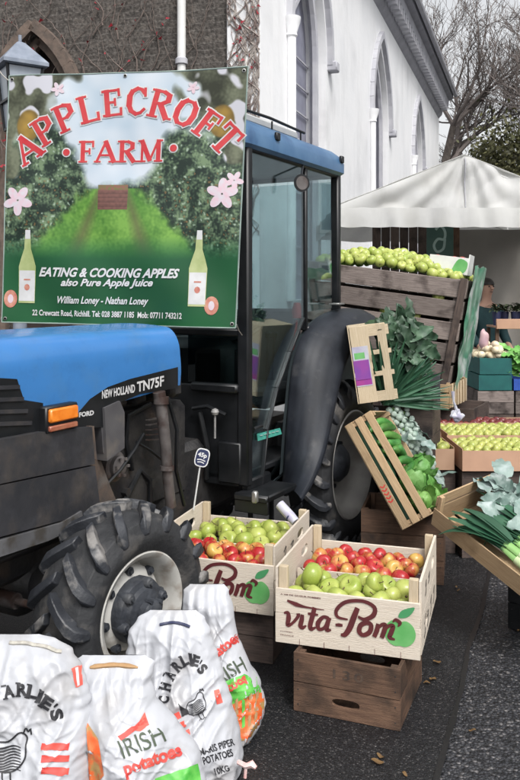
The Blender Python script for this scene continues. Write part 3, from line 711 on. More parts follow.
# ------------------------------------------------------------------ trees
def bare_tree(name, base, h, seed, label, trunk_r, spread=1.0, depth=6, lean=(0, 0), twl=1.0, group=None):
    rt = random.Random(seed)
    root = empty(name, base, label=label, cat_='tree', group=group)
    tk = MB(); tw_ = MB()
    def grow(p, d, L, r, lev):
        n = 5 if lev < 3 else 4; pts = [p]; rr = [r]; q = p.copy(); dd = d.copy()
        for i in range(n):
            dd = (dd + V((rt.uniform(-1, 1), rt.uniform(-1, 1), rt.uniform(-.3, .7))) * (.16 if lev < 2 else .24)).normalized()
            q = q + dd * L / n; pts.append(q.copy()); rr.append(r * (1 - .4 * (i + 1) / n))
            if lev > 0 and lev < depth and i >= 1 and rt.random() < .75:
                side(q, dd, L * rt.uniform(.45, .7), r * .5, lev + 1)
        mb = tk if lev < 2 else tw_
        mb.tube(pts, rr, 8 if lev == 0 else (6 if lev < 3 else 3), caps=False)
        if lev < depth:
            for k in range(3 if lev < 2 else 2):
                side(q, dd, L * rt.uniform(.6, .85), rr[-1] * rt.uniform(.6, .8), lev + 1)
    def side(q, dd, L, r, lev):
        ax = V((rt.uniform(-1, 1), rt.uniform(-1, 1), rt.uniform(-.4, .6))).normalized()
        nd = (dd + ax * rt.uniform(.5, .95) * spread); nd.normalize()
        if nd.z < -.1: nd.z = abs(nd.z) * .4
        grow(q, nd, L * twl if lev > 3 else L, max(r, .010), lev)
    grow(V((0, 0, 0)), V((lean[0], lean[1], 1)).normalized(), h * .30, trunk_r, 0)
    tk.build('trunk', 'bark', root, fix=False); tw_.build('crown', 'twig', root, fix=False)
    return root
bare_tree('bare_tree', (8.2, 33, 0), 18, 3, 'large bare winter tree rising behind the far end of the white church', .55, 1.0, 6)
bare_tree('bare_tree', (12.6, 37, 0), 17, 9, 'second bare tree at the right edge beyond the canopy', .42, 1.0, 6, lean=(-.1, 0))
def leafy(name, base, rad, cz, n, m, label, seed, flat=1.0, sz=.10, trunk=.18):
    rt = random.Random(seed); root = empty(name, base, label=label, cat_='tree')
    t = MB(); lfm = MB(); t.tube([(0, 0, 0), (.1, 0, cz * .5), (0, .1, cz)], [trunk, trunk * .8, trunk * .5], 8)
    cl = []
    for k in range(34):
        d = V((rt.gauss(0, 1), rt.gauss(0, 1), rt.gauss(0, 1))).normalized() * rad * rt.uniform(.35, 1.0)
        c = V((d.x, d.y, cz + d.z * flat)); cl.append((c, rad * rt.uniform(.18, .34)))
        t.tube([V((0, 0, cz * .7)), (c + V((0, 0, cz * .7))) / 2 + V((rt.uniform(-.2, .2), 0, .1)), c], [trunk * .35, trunk * .2, .015], 4)
    for i in range(n):
        c, r = cl[rt.randrange(len(cl))]
        p = c + V((rt.gauss(0, .5), rt.gauss(0, .5), rt.gauss(0, .5))) * r * 1.2
        a = V((rt.uniform(-1, 1), rt.uniform(-1, 1), rt.uniform(-1, 1))).normalized() * sz; b = a.cross(V((rt.uniform(-1, 1), rt.uniform(-1, 1), rt.uniform(-1, 1)))).normalized() * sz * .6
        lfm._add([p - a, p + b, p + a, p - b], [(0, 1, 2, 3)])
    t.build('trunk', 'bark', root, fix=False); lfm.build('crown', m, root, fix=False); return root
leafy('leafy_tree', (9.6, 27, 0), 2.4, 5.3, 16000, 'olive_leaf', 'olive brown leafy tree behind the right side of the canopy', 4, flat=.8, sz=.085)
hd = MB(); rt = random.Random(3)
for i in range(9000):
    p = V((rt.uniform(5, 40), 40 + rt.uniform(0, 2.5), rt.uniform(0, 3.2 + .8 * noise.noise(V((i * .001, 0, 0)))) ))
    a = V((rt.uniform(-1, 1), rt.uniform(-1, 1), rt.uniform(-1, 1))).normalized() * .25; b = a.cross(V((rt.uniform(-1, 1), rt.uniform(-1, 1), rt.uniform(-1, 1)))).normalized() * .18
    hd._add([p - a, p + b, p + a, p - b], [(0, 1, 2, 3)])
tag(hd.build('hedge', 'hedge_leaf', fix=False), 'dark hedge far behind the market stall', 'hedge')

# ------------------------------------------------------------------ canopy stall
can = empty('market_canopy', (2.175, 8.7, 0), label='white gabled fabric canopy of the market stall with a centre seam', cat_='canopy')
HWD = 1.36; DP = 3.0; ZV = 2.33
def topz(x): return 3.08 - abs(x) / HWD * 0.54
def wr(x, z, k=0.0): return 0.05 * abs(noise.noise(V((x * 2.1 - z * 1.6, z * 2.6 + x * .6 * (1 if x < 0 else -1), k + 8)))) + 0.035 * noise.noise(V((x * 1.3 + k, z * 2.2, k))) + 0.022 * math.sin(9 * x - 7 * z * (1 if x < 0 else -1) + 3 * noise.noise(V((x * 2, z * 2, 1)))) * (1.0 - min(1, abs(x) * .2)) * min(1, (z - ZV) * 2 + .25) + 0.022 * math.sin(16 * math.atan2(x, 3.14 - z) + 2.5 * noise.noise(V((x * 1.5, z * 1.5, 5)))) * min(1, (3.14 - z) * 2)
def gable(Y0, sgn, k):
    m = MB()
    def fn(u, v):
        x = (u * 2 - 1) * HWD; zt = topz(x); zb = ZV - (.02 if x > 0 else -.02) * abs(x) + .012 * math.sin(x * 7 + k)
        z = zb + (zt - zb) * v; return (x, Y0 + sgn * wr(x, z, k), z)
    m.grid(fn, 110, 26, thick=.004); return m
m = MB(); m.grid(lambda u, v: ((u * 2 - 1) * (HWD + .012), -.075 - .012 * math.sin(u * 60 + 3 * noise.noise(V((u * 9, 0, 0)))) * (1 - v) - wr((u * 2 - 1) * HWD, 2.45, 0) * .5, 2.315 + .205 * v - .008 * abs(math.sin(u * 30))), 150, 6, thick=.003); m.build('front_valance', 'canvas', can)
gable(0, -1, 0).build('front_panel', 'canvas', can); gable(DP, 1, 4).build('back_panel', 'canvas', can)
for s_ in (-1, 1):
    m = MB()
    m.grid(lambda u, v: (s_ * HWD * u, DP * v, topz(HWD * u) + .012 - .05 * math.sin(PI * v) * (u * .7 + .3) + .006 * noise.noise(V((u * 5, v * 8, s_)))), 14, 30, thick=.004); m.build('roof_panel', 'canvas', can)
    m = MB()
    m.grid(lambda u, v: (s_ * (HWD + .01 + .012 * math.sin(u * 22)), DP * u, ZV + (topz(HWD) - ZV) * v), 40, 3, thick=.004); m.build('side_valance', 'canvas', can)
m = MB(); m.tube([(0.0, -.012 - wr(0, z, 0), z) for z in [ZV + .02 + (3.07 - ZV) * i / 20 for i in range(20)]], .006, 5); m.build('centre_seam', 'mould', can)
for x, y in ((-HWD + .03, .05), (HWD - .03, .05), (-HWD + .03, DP - .05), (HWD - .03, DP - .05)):
    m = MB(); m.tube([(x, y, 0), (x, y, 2.5)], .022, 10); m.build('leg', 'white_paint', can)
m = MB()
for y in (.05, DP - .05):
    m.tube([(-HWD + .03, y, 2.49), (0, y, 3.03), (HWD - .03, y, 2.49)], .014, 8)
m.tube([(0, .05, 3.03), (0, DP - .05, 3.03)], .014, 8); m.build('roof_frame', 'white_paint', can)

def board(name, m, x0, x1, z0, z1, Y, th, label, cat_, rot=0):
    g = MB(); g.box((0, 0, (z1 - z0) / 2), (x1 - x0, th, z1 - z0), None, .004)
    o = g.build(name, m, loc=((x0 + x1) / 2, Y, z0)); o.rotation_euler.z = rot; return tag(o, label, cat_)
# things standing at the back of the stall
def pX(px, Y): return (px - CX) * Y / F
wp = MB()
Yb = 10.9
xs0, xs1 = pX(372, Yb), pX(427, Yb)
n = 6
for i in range(n):
    a = xs0 + (xs1 - xs0) * i / n; wp.box(((a + (xs1 - xs0) / n / 2), Yb, 1.25), ((xs1 - xs0) / n - .012, .03, 2.5), None, .004)
for z in (.5, 1.3, 2.1): wp.box(((xs0 + xs1) / 2, Yb + .04, z), (xs1 - xs0, .03, .1), None, .004)
tag(wp.build('wooden_screen', 'dark_wood'), 'brown upright boards behind the green apples under the canopy', 'screen')
gb = empty('green_sign_board', (pX(440, 10.5), 10.5, 0), label='dark green board with a white curl emblem at the back of the stall', cat_='sign')
m = MB(); m.box((0, 0, 1.5), (.34, .03, 2.0), None, .004); m.build('board', 'green_board', gb)
m = MB(); fz = lambda x, y: (x, -.0175, y)
cy = 2.32
m.ribbon([(-.06, cy + .10), (.0, cy + .15), (.06, cy + .08), (.05, cy - .02), (-.03, cy - .02), (-.08, cy - .10), (-.04, cy - .18), (.04, cy - .14), (.06, cy - .02)], .032, fz)
m.build('emblem', mat('emb', (.35, .48, .44), None, 9, .6), gb)
board('wooden_post', 'brown_wood', pX(452, 10.6), pX(459, 10.6), 0, 2.5, 10.6, .08, 'brown upright post between the green board and the grey sheet', 'post')
ts = MB(); x0, x1 = pX(459, 11.0), pX(640, 11.0)
ts.grid(lambda u, v: (x0 + (x1 - x0) * u, 11.0 + .035 * math.sin(u * 26 + v) + .03 * noise.noise(V((u * 6, v * 3, 0))), .02 + 2.44 * v), 90, 20, thick=.004)
tag(ts.build('backdrop_sheet', 'tarp'), 'plain grey beige sheet hanging as the back wall of the stall', 'sheet')
# ------------------------------------------------------------------ tractor
AD = math.radians(28.5); D = V((math.sin(AD), math.cos(AD), 0)); NN = V((math.cos(AD), -math.sin(AD), 0))
PF = V((-0.47, 3.2, 0)); OT = PF - NN * 0.65
tractor = empty('tractor', OT, (0, 0, math.atan2(D.y, D.x)), 'dirty blue tractor with black cab parked behind the apple crates', 'tractor')
def S(u, v, z): return V((u, -v, z))
def uz(px, py, v=.30):
    k = (px - CX) / F
    u = (k * (OT.y + NN.y * v) - OT.x - NN.x * v) / (D.x - k * D.y)
    Y = OT.y + D.y * u + NN.y * v
    return u, H0 - (py - HY) * Y / F
def poly(pts, v): return [uz(a, b, v) for a, b in pts]
def plate(mb, pts, v, th, mi=0):
    mb.prism(poly(pts, v), lambda x, y, t: S(x, v - t, y), th, mi)
# hood
low = poly([(-70, 446), (0, 438), (43, 430), (75, 428), (104, 426), (118, 402), (178, 385)], .30)
def zlow(u):
    if u <= low[0][0]: return low[0][1]
    for (a, za), (b, zb) in zip(low, low[1:]):
        if a <= u <= b: return za + (zb - za) * (u - a) / (b - a)
    return low[-1][1]
UE = uz(179, 370, .30)[0]
def hood_fn(u_, w_):
    u = -1.0 + (UE + 1.0) * u_
    ft = max(0, (-.45 - u) / .55)
    top = 1.462 - .30 * ft ** 2; hw = .30 - .07 * ft ** 2
    zl = min(zlow(u), top - .2)
    s_ = -1 if w_ < .5 else 1; q = abs(w_ - .5) * 2   # 0 top centre .. 1 bottom side
    if q < .3: x = q / .3; return S(u, s_ * x * (hw - .09), top + .012 * (1 - x * x))
    if q < .6:
        a = (q - .3) / .3 * PI / 2; return S(u, s_ * (hw - .09 + .09 * math.sin(a)), top - .13 + .13 * math.cos(a))
    x = (q - .6) / .4; return S(u, s_ * (hw + .006 * math.sin(x * PI)), top - .13 + (zl - top + .13) * x)
m = MB(); m.grid(hood_fn, 60, 60, thick=.006)
# nose cap
m.grid(lambda u, v: hood_fn(0, u) * (1 - v) + S(-1.02 - .03, (u - .5) * .2, 1.08) * v, 60, 3)
hood = m.build('hood', 'hood_blue', tractor, sm_angle=60)
m = MB(); vv = .313
plate(m, [(75, 429), (79, 412), (90, 399), (108, 387), (130, 379), (178, 367), (178, 388), (140, 394), (119, 403), (105, 427)], vv, .008)
dp_ = m.build('side_panel', 'black_paint', tractor)
def deckle(px, py): u, z = uz(px, py, vv + .003); return S(u, vv + .0025, z)
def slant(x0, y0, x1, y1, h):   # lettering along a line in the photo plane of the panel
    return lambda a, b: deckle(x0 + (x1 - x0) * a, y0 + (y1 - y0) * a - h * b)
m = MB(); put_text(m, 'NEW HOLLAND', slant(102, 399, 135, 392.5, 8.5), 0, 0, 1, 1, bold=.035); m.build('lettering', 'white_decal', dp_, fix=False)
m = MB(); put_text(m, 'TN75F', slant(137, 392.5, 164, 386, 10.5), 0, 0, 1, 1, bold=.03); m.build('lettering', 'white_decal', dp_, fix=False)
m = MB(); put_text(m, 'FORD', slant(79, 417.5, 94, 415, 5), 0, 0, 1, 1, bold=.05); m.build('lettering', 'white_decal', dp_, fix=False)
m = MB()
for uu in (.30,):
    m.tube([hood_fn((uu + 1) / (UE + 1), q_ / 20) + V((0, 0, .0005)) for q_ in range(21)], .0035, 5, caps=False)
m.build('seam', 'black_paint', hood)
m = MB(); plate(m, [(-70, 372), (0, 378), (17, 379), (24, 400), (43, 403), (43, 431), (0, 438), (-70, 446)], vv, .010)
gr = m.build('grille', 'black_paint', tractor)
m = MB()
for k in range(4):
    plate(m, [(-60, 388 + 12 * k), (20 + 4 * k, 385 + 12 * k), (20 + 4 * k, 389 + 12 * k), (-60, 392 + 12 * k)], vv + .006, .006)
m.build('grille_bar', 'grey_panel', gr)
# indicator lamp
lu, lz = uz(42, 432, .32); ru, rz = uz(71, 403, .32)
m = MB(); m.box(S((lu + ru) / 2, .325, (lz + rz) / 2), (ru - lu + .02, .05, rz - lz + .012), None, .006); lm = m.build('indicator_lamp', 'black_paint', tractor)
m = MB(); m.box(S((lu + ru) / 2, .350, (lz + rz) / 2 + .016), (ru - lu - .006, .03, (rz - lz) - .04), None, .006)
m.build('lens', 'orange_lens', lm)
m = MB(); m.box(S((lu + ru) / 2, .350, lz + .012), (ru - lu - .006, .022, .022), None, .004); m.build('lower_lens', mat('lens_red', (.30, .09, .05), (.36, .14, .08), 30, .3), lm)
# lower side panels
m = MB(); plate(m, [(-90, 448), (0, 440), (43, 432), (92, 427), (95, 464), (0, 484), (-90, 500)], .345, .09); m.build('engine_side_panel', 'grey_panel', tractor)
m = MB(); plate(m, [(-90, 502), (0, 486), (95, 466), (101, 512), (60, 521), (0, 537), (-90, 556)], .350, .09); m.build('engine_side_panel', 'grey_panel', tractor)
m = MB(); plate(m, [(-90, 560), (0, 541), (62, 523), (82, 511), (84, 524), (48, 541), (0, 557), (-90, 578)], .36, .10); m.build('frame_rail', mat('rail', (.11, .11, .115), (.075, .075, .08), 8, .55, c3=(.05, .045, .04), s3=12), tractor)
m = MB(); plate(m, [(82, 462), (100, 458), (108, 480), (116, 500), (116, 522), (82, 522)], .27, .03); m.build('bracket_plate', 'rusty', tractor)
m = MB()
plate(m, [(89, 426), (94, 426), (97, 460), (91, 458)], .33, .02)
m.build('edge_strip', 'rusty', tractor)
m = MB(); plate(m, [(100, 411), (104, 408), (107, 461), (103, 452)], .31, .12); plate(m, [(104.5, 408), (120, 401), (124.5, 412), (124.5, 448), (107, 461)], .325, .15)
m.build('battery_box', mat('bbox', (.060, .058, .064), (.09, .088, .092), 6, .55, c3=(.16, .14, .12), s3=10, t3=(.55, .9)), tractor)
# engine
m = MB()
m.box(S(.25, 0, .82), (1.6, .36, .50), None, .03); m.box(S(.25, 0, 1.18), (1.3, .26, .24), None, .03)
m.box(S(.1, 0, .55), (1.5, .28, .18), None, .03)
for k in range(5): m.box(S(.3 + k * .15, .17, 1.18), (.09, .10, .16), None, .02)
for k in range(6): m.lathe([(.02, 0), (.02, .03), (0, .03)], S(-.3 + k * .2, .18, .70), S(0, 1, 0), 6)
m.build('engine_block', 'iron', tractor)
m = MB()
c = uz(113, 466, .22); m.lathe([(0, .07), (.035, .07), (.05, .06), (.05, .04), (.07, .035), (.07, 0), (0, 0)], S(c[0], .20, c[1]), S(0, 1, 0), 20)
for a in range(6): m.box(S(c[0] + .04 * math.cos(a), .275, c[1] + .04 * math.sin(a)), (.012, .01, .012))
m.build('pump_pulley', 'pipe', tractor)
m = MB()
def P(px, py, v): u, z = uz(px, py, v); return S(u, v, z)
m.tube([P(104, 487, .25), P(120, 470, .27), P(134, 450, .27), P(143, 434, .24)], .009, 7)
m.tube([P(136, 442, .22), P(150, 450, .24), P(165, 462, .27)], .007, 6)
m.tube([P(150, 404, .2), P(128, 416, .22), P(126, 440, .2), P(132, 470, .2)], .012, 7)
m.tube([P(168, 398, .33), P(177, 430, .34), P(176, 470, .34), P(184, 505, .3)], .010, 7)
m.tube([P(125, 500, .2), P(140, 470, .18), P(150, 480, .2), P(150, 510, .2)], .013, 7)
m.build('hoses', 'black_paint', tractor)
m = MB()
for k in range(5): m.bar(P(147, 420 + 5 * k, .24), P(158, 418 + 5.3 * k, .24), .02, .006)
m.build('coil_spring', 'pipe', tractor)
m = MB(); m.tube([P(159, 392, .34), P(161, 405, .345), P(165, 440, .345), P(168, 480, .345), P(171, 506, .33)], [.030, .029, .027, .026, .026], 14)
m.lathe([(.036, 0), (.036, .035)], P(161, 404, .345), (0.05, 0, 1), 14); m.lathe([(.034, 0), (.034, .02)], P(167, 470, .345), (0.05, 0, 1), 14)
ex = m.build('steering_column_pipe', 'pipe', tractor)
# transmission and chassis
m = MB(); m.box(S(1.6, 0, .62), (1.6, .34, .42), None, .04); m.box(S(2.3, 0, .6), (.5, .5, .4), None, .05)
m.tube([S(2.28, -.5, .54), S(2.28, .5, .54)], .10, 16); m.build('gearbox', 'iron', tractor)
m = MB(); m.tube([S(0, -.42, .40), S(0, -.2, .42), S(0, .2, .42), S(0, .42, .40)], [.07, .085, .085, .07], 14)
m.lathe([(0, -.17), (.09, -.15), (.15, -.05), (.15, .05), (.09, .15), (0, .17)], S(0, 0, .42), S(0, 1, 0), 20)
m.box(S(0, 0, .56), (.3, .22, .12), None, .03); m.build('front_axle', 'iron', tractor)
m = MB(); m.tube([S(-.16, -.4, .40), S(-.16, .4, .40)], .016, 10); m.tube([S(-.16, -.12, .40), S(-.16, .16, .40)], .032, 12); m.build('steering_cylinder', 'pipe', tractor)
m = MB()
for k in range(6): m.box(S(-1.02, -.25 + k * .1, .62), (.16, .085, .30), None, .015)
m.box(S(-.85, 0, .62), (.25, .4, .2), None, .02); m.build('front_weights', 'black_paint', tractor)

def tyre_wheel(v0, r, wdt, rimr, hubs, cz, u0, nl, rimmat, steer=0, side=1, front=True):
    ctr = V((u0, -side * v0, cz)); AX = V((0, -side, 0))     # AX points outwards
    rootw = empty('wheel', ctr, (0, 0, steer)); 
    for k in ('label', 'category'): del rootw[k]
    rootw.parent = tractor
    ax = AX; h = wdt / 2; rb = r - (.042 if front else .045)
    t = MB()
    prof = [(rimr, -h * .72), (rimr + .02, -h * .86), (rimr + .05, -h * .98), ((rimr + rb) / 2 + .01, -h * 1.04), (rb - .05, -h), (rb - .012, -h * .85), (rb + .004, -h * .5), (rb + .008, 0),
            (rb + .004, h * .5), (rb - .012, h * .85), (rb - .05, h), ((rimr + rb) / 2 + .01, h * 1.04), (rimr + .05, h * .98), (rimr + .02, h * .86), (rimr, h * .72), (rimr - .008, h * .5), (rimr - .01, -h * .5)]
    t.lathe(prof, (0, 0, 0), ax, 72, closed=True); lg = t; X = V((1, 0, 0)); Z = V((0, 0, 1))
    def cyl(th, rr, d): return (X * math.cos(th) + Z * math.sin(th)) * rr + ax * d
    for s_ in (-1, 1):
        for k in range(nl):
            th0 = 2 * PI * (k + (.5 if s_ > 0 else 0)) / nl; sw = .33 * (1 if front else .8) * 18 / nl * (.85 if front else 1)
            # stations of the bar from the tyre centre to the shoulder and down the sidewall
            st = [(0.00, -.02 * s_, r, .055), (.25, .22, r + .002, .058), (.55, .50, r, .062), (.82, .78, r - .008, .066), (1.0, .98, r - .030, .064), (1.08, 1.06, r - .065, .058), (1.12, 1.08, r - .095, .045)]
            secs = []
            for (a_, dv, rr, wd) in st:
                dd = s_ * dv * h if dv > 0 or s_ * dv > 0 else dv * h
                th = th0 + sw * a_ * .95; wa = wd * (.80 if front else .7) / r
                inner = rb - .02 if dv < .9 else rr - .05
                if dv < .9: q = [cyl(th - wa * .68, inner, dd), cyl(th - wa * .44, rr, dd), cyl(th + wa * .44, rr, dd), cyl(th + wa * .68, inner, dd)]
                else:
                    di = s_ * (h * .90); q = [cyl(th - wa * .75, rr - .02, di), cyl(th - wa * .42, rr, dd), cyl(th + wa * .42, rr, dd), cyl(th + wa * .75, rr - .02, di)]
                secs.append(q)
            vs = [p for q in secs for p in q]; fs = []
            for i in range(len(secs) - 1):
                for j in range(4): fs.append((i * 4 + j, i * 4 + (j + 1) % 4, (i + 1) * 4 + (j + 1) % 4, (i + 1) * 4 + j))
            fs += [(0, 1, 2, 3), tuple(4 * len(secs) - 4 + j for j in range(4))]
            lg._add(vs, fs, 1)
    ty_ = lg.build('tyre', ['rubber', 'tread'], rootw, sm_angle=38)
    bv = ty_.modifiers.new('b', 'BEVEL'); bv.width = .0035; bv.segments = 1; bv.limit_method = 'ANGLE'; bv.angle_limit = math.radians(35); bv.harden_normals = False
    rm = MB()
    if front:
        prof = [(rimr + .008, h * .76), (rimr + .018, h * .80), (rimr + .008, h * .84), (rimr - .012, h * .76), (rimr - .02, h * .55), (rimr - .035, h * .2), (rimr - .04, -.02), (rimr - .05, -.015), (rimr - .055, h * .30), (rimr - .07, h * .42), (rimr - .10, h * .44), (.09, h * .44), (.09, h * .40), (rimr - .08, h * .36), (rimr - .04, -h * .3), (rimr - .02, -h * .8), (rimr + .01, -h * .8)]
    else:
        prof = [(rimr + .01, h * .78), (rimr + .02, h * .82), (rimr + .008, h * .88), (rimr - .015, h * .78), (rimr - .03, h * .3), (rimr - .06, -.0), (rimr - .16, -.04), (.10, -.05), (.10, -.08), (rimr - .15, -.08), (rimr - .03, -h * .5), (rimr + .01, -h * .8)]
    rm.lathe(prof, (0, 0, 0), ax, 64, closed=True)
    hb = MB()
    if front:
        hd_ = h * .44
        hb.lathe([(0, hd_ + .112), (.040, hd_ + .110), (.052, hd_ + .10), (.056, hd_ + .075), (.088, hd_ + .066), (.096, hd_ + .050), (.118, hd_ + .044), (.126, hd_ + .03), (.126, hd_ - .02), (.10, hd_ - .05), (0, hd_ - .05)], (0, 0, 0), ax, 28)
        for k in range(6):
            a = k * PI / 3 + .3; hb.lathe([(.020, hd_ + .0), (.022, hd_ + .058), (.016, hd_ + .066), (.009, hd_ + .067), (.008, hd_ + .076), (0, hd_ + .076)], (X * math.cos(a) + Z * math.sin(a)) * .108, ax, 10)
            a += .5; hb.lathe([(.008, hd_ + .08), (.008, hd_ + .11), (0, hd_ + .11)], (X * math.cos(a) + Z * math.sin(a)) * .055, ax, 6)
        hb.build('hub', 'hub', rootw)
        for k in range(8):
            a = k * PI / 4 + .15; bo = rm; c = (X * math.cos(a) + Z * math.sin(a)) * .154
            bo.lathe([(.018, hd_ - .02), (.018, hd_ + .004), (.010, hd_ + .006), (.009, hd_ + .014), (0, hd_ + .014)], c, ax, 8, mi=1)
    else:
        hb.lathe([(.12, -.05), (.12, .02), (.08, .06), (0, .07)], (0, 0, 0), ax, 24)
        for k in range(8):
            a = k * PI / 4; hb.lathe([(.014, -.04), (.014, -.01), (0, -.01)], (X * math.cos(a) + Z * math.sin(a)) * .15, ax, 6)
        hb.build('hub', 'hub', rootw)
    rm.build('rim', [rimmat, 'hub'], rootw, sm_angle=50)
    return rootw
tyre_wheel(.57, .405, .27, .215, 0, .405, 0, 17, 'rim', steer=-.12)
tyre_wheel(.57, .405, .27, .215, 0, .405, 0, 19, 'rim', steer=-.12, side=-1)
tyre_wheel(.51, .54, .27, .33, 0, .54, 2.28, 22, 'rear_rim', front=False)
tyre_wheel(.51, .54, .27, .33, 0, .54, 2.28, 22, 'rear_rim', front=False, side=-1)

# fenders
out = [(1.385, .50), (1.417, .53), (1.584, .60), (1.72, .73), (1.82, .90), (1.94, 1.13), (2.06, 1.27), (2.20, 1.36), (2.40, 1.415), (2.62, 1.42), (2.80, 1.36)]
outc = cat([(1.417, .53), (1.56, .60), (1.70, .72), (1.80, .88), (1.93, 1.12), (2.05, 1.26), (2.20, 1.37), (2.45, 1.43), (2.67, 1.43), (2.84, 1.36)], 6)
innc = cat([(1.66, .50), (1.69, .62), (1.71, .76), (1.74, .93), (1.80, 1.18), (1.90, 1.34), (2.08, 1.45), (2.35, 1.51), (2.65, 1.50), (2.85, 1.40)], 6)
def fender(side):
    m = MB(); n = len(outc)
    # across the strip: (share from outer to inner, bulge, extra v, drop towards the axle)
    st = [(0, -.045, .668), (0, -.02, .668), (0, .0, .660), (.06, .010, .648), (.25, .035, .605), (.5, .048, .545), (.75, .035, .485), (.94, .010, .435), (1, .0, .425), (1, -.03, .42)]
    def fn(a, b):
        x = a * (n - 1); i = min(int(x), n - 2); fr = x - i
        po = V((outc[i][0] + (outc[i + 1][0] - outc[i][0]) * fr, outc[i][1] + (outc[i + 1][1] - outc[i][1]) * fr))
        pi_ = V((innc[i][0] + (innc[i + 1][0] - innc[i][0]) * fr, innc[i][1] + (innc[i + 1][1] - innc[i][1]) * fr))
        t = V((outc[i + 1][0] - outc[i][0], outc[i + 1][1] - outc[i][1])).normalized(); nn = V((-t.y, t.x))
        y = b * (len(st) - 1); j = min(int(y), len(st) - 2); g_ = y - j
        k, h, v = [st[j][q] * (1 - g_) + st[j + 1][q] * g_ for q in range(3)]
        p = po * (1 - k) + pi_ * k + nn * h * (.6 + .4 * min(1, a * 2))
        return S(p.x, side * v, p.y)
    m.grid(fn, 70, 27, thick=.008 * side)
    m.build('fender', 'fender', tractor, sm_angle=55)
fender(1); fender(-1)
for side in (1, -1):
    m = MB()
    pin = [(a + .012, b - .014) for a, b in innc]
    m.prism([(1.45, .52)] + pin + [(2.80, .9), (2.3, 1.0), (1.9, .6)], lambda x, y, t: S(x, side * (.415 - t), y), .02)
    m.build('fender_inner_panel', mat('inner', (.018, .026, .030), (.03, .04, .045), 5, .5), tractor)
m = MB()
u, z = uz(350, 318, .52)
m.box(S(2.3, .50, 1.56), (.10, .07, .012), None, .003); m.build('fender_bolt', 'steel', tractor)

# cab
U0, U1, VC, ZB, ZT = 1.24, 2.47, .42, .60, 2.42
m = MB()
for s_ in (1, -1):
    m.bar(S(U0, s_ * VC, ZB), S(U0, s_ * VC, ZT), .07, .055, up=(1, 0, 0), bevel=.01)
    m.bar(S(U1, s_ * VC, 1.36), S(U1, s_ * VC, ZT), .06, .05, up=(1, 0, 0), bevel=.01)
    um = uz(304.5, 180, VC)[0]
    m.bar(S(um, s_ * VC, 1.40), S(um, s_ * VC, ZT), .035, .03, up=(1, 0, 0), bevel=.008)
    m.bar(S(U0, s_ * VC, ZT), S(U1, s_ * VC, ZT), .05, .05, bevel=.01)
    m.bar(S(U0, s_ * VC, ZB), S(1.50, s_ * VC, ZB), .05, .06, bevel=.01)
    m.bar(S(2.0, s_ * VC, 1.40), S(U1, s_ * VC, 1.44), .05, .05, bevel=.01)
for u in (U0, U1): m.bar(S(u, -VC, ZT), S(u, VC, ZT), .05, .05, bevel=.01)
m.bar(S(U1, -VC, 1.4), S(U1, VC, 1.4), .05, .05, bevel=.01)
m.bar(S(U0, -VC, 1.42), S(U0, VC, 1.42), .04, .04, bevel=.008)
m.build('cab_frame', 'black_paint', tractor)
def pane(pts, v, name='window_glass', m_='glass'):
    m = MB(); m.prism(poly(pts, v), lambda x, y, t: S(x, v - t, y), .005); return m.build(name, m_, tractor, sm_angle=10)
DG = [(250, 152), (303, 164), (303.5, 318), (290, 352), (277, 388), (267, 430), (261, 490), (249, 491)]
door = pane(DG, VC + .01, 'door', 'glass')
m = MB(); DP_ = poly(DG, VC + .018)
for i in range(2, 8):
    a, b = DP_[i], DP_[(i + 1) % 8]
    if i == 7: continue
    m.bar(S(a[0], VC + .018, a[1]), S(b[0], VC + .018, b[1]), .012, .022, up=(0, 1, 0), bevel=.003)
m.build('door_frame', 'black_paint', door)
# handle
m = MB(); m.tube([P(255, 428, VC + .02), P(255, 428, VC + .06), P(262, 426, VC + .06)], .008, 8); m.build('door_handle', 'black_paint', door)
pane([(306.5, 165), (331, 171), (332, 308), (306, 312)], VC + .01)
for (v_) in (-VC - .005,):
    m = MB(); m.prism([(U0, ZB), (1.7, ZB + .3), (1.95, 1.38), (U1, 1.42), (U1, ZT), (U0, ZT)], lambda x, y, t: S(x, v_ - t, y), .005); m.build('window_glass', 'glass', tractor, sm_angle=10)
m = MB(); m.box(S(U1 + .01, 0, 1.9), (.005, VC * 2 - .06, .95)); m.build('rear_window', 'glass', tractor, sm_angle=10)
m = MB(); m.box(S(U0 - .005, 0, 1.92), (.005, VC * 2 - .06, .95)); m.build('windscreen', 'glass', tractor, sm_angle=10)
m = MB(); m.box(S(U0 - .005, .22, 1.27), (.005, .32, .26)); m.box(S(U0 - .005, -.22, 1.27), (.005, .32, .26)); m.build('lower_windscreen', 'dark_glass', tractor, sm_angle=10)
m = MB(); m.box(S(U0, 0, .86), (.03, VC * 2 - .05, .54), None, .01); m.box(S(U0 - .03, .25, 1.12), (.05, .30, .05), None, .012)
m.box(S(U0 - .02, .34, .72), (.03, .14, .22), None, .01); m.tube([S(U0 - .05, .12, 1.0), S(U0 - .06, .22, 1.02), S(U0 - .05, .33, .98)], .012, 8)
m.tube([S(U0 - .04, .2, .62), S(U0 - .06, .22, .8), S(U0 - .04, .16, .98)], .014, 8)
m.build('firewall', 'black_paint', tractor)
m = MB(); k0 = P(215, 412, .30)
m.tube([k0, k0 + V((0, 0, -.14))], .006, 6); m.lathe([(0, -.02), (.016, -.014), (.022, 0), (.016, .014), (0, .02)], k0, (0, 0, 1), 12); m.build('lever', mat('knob', (.30, .29, .28), (.2, .2, .2), 20, .5), tractor)
m = MB(); m.box(S(1.85, 0, .64), (1.25, .78, .04), None, .01); m.build('cab_floor', 'black_paint', tractor)
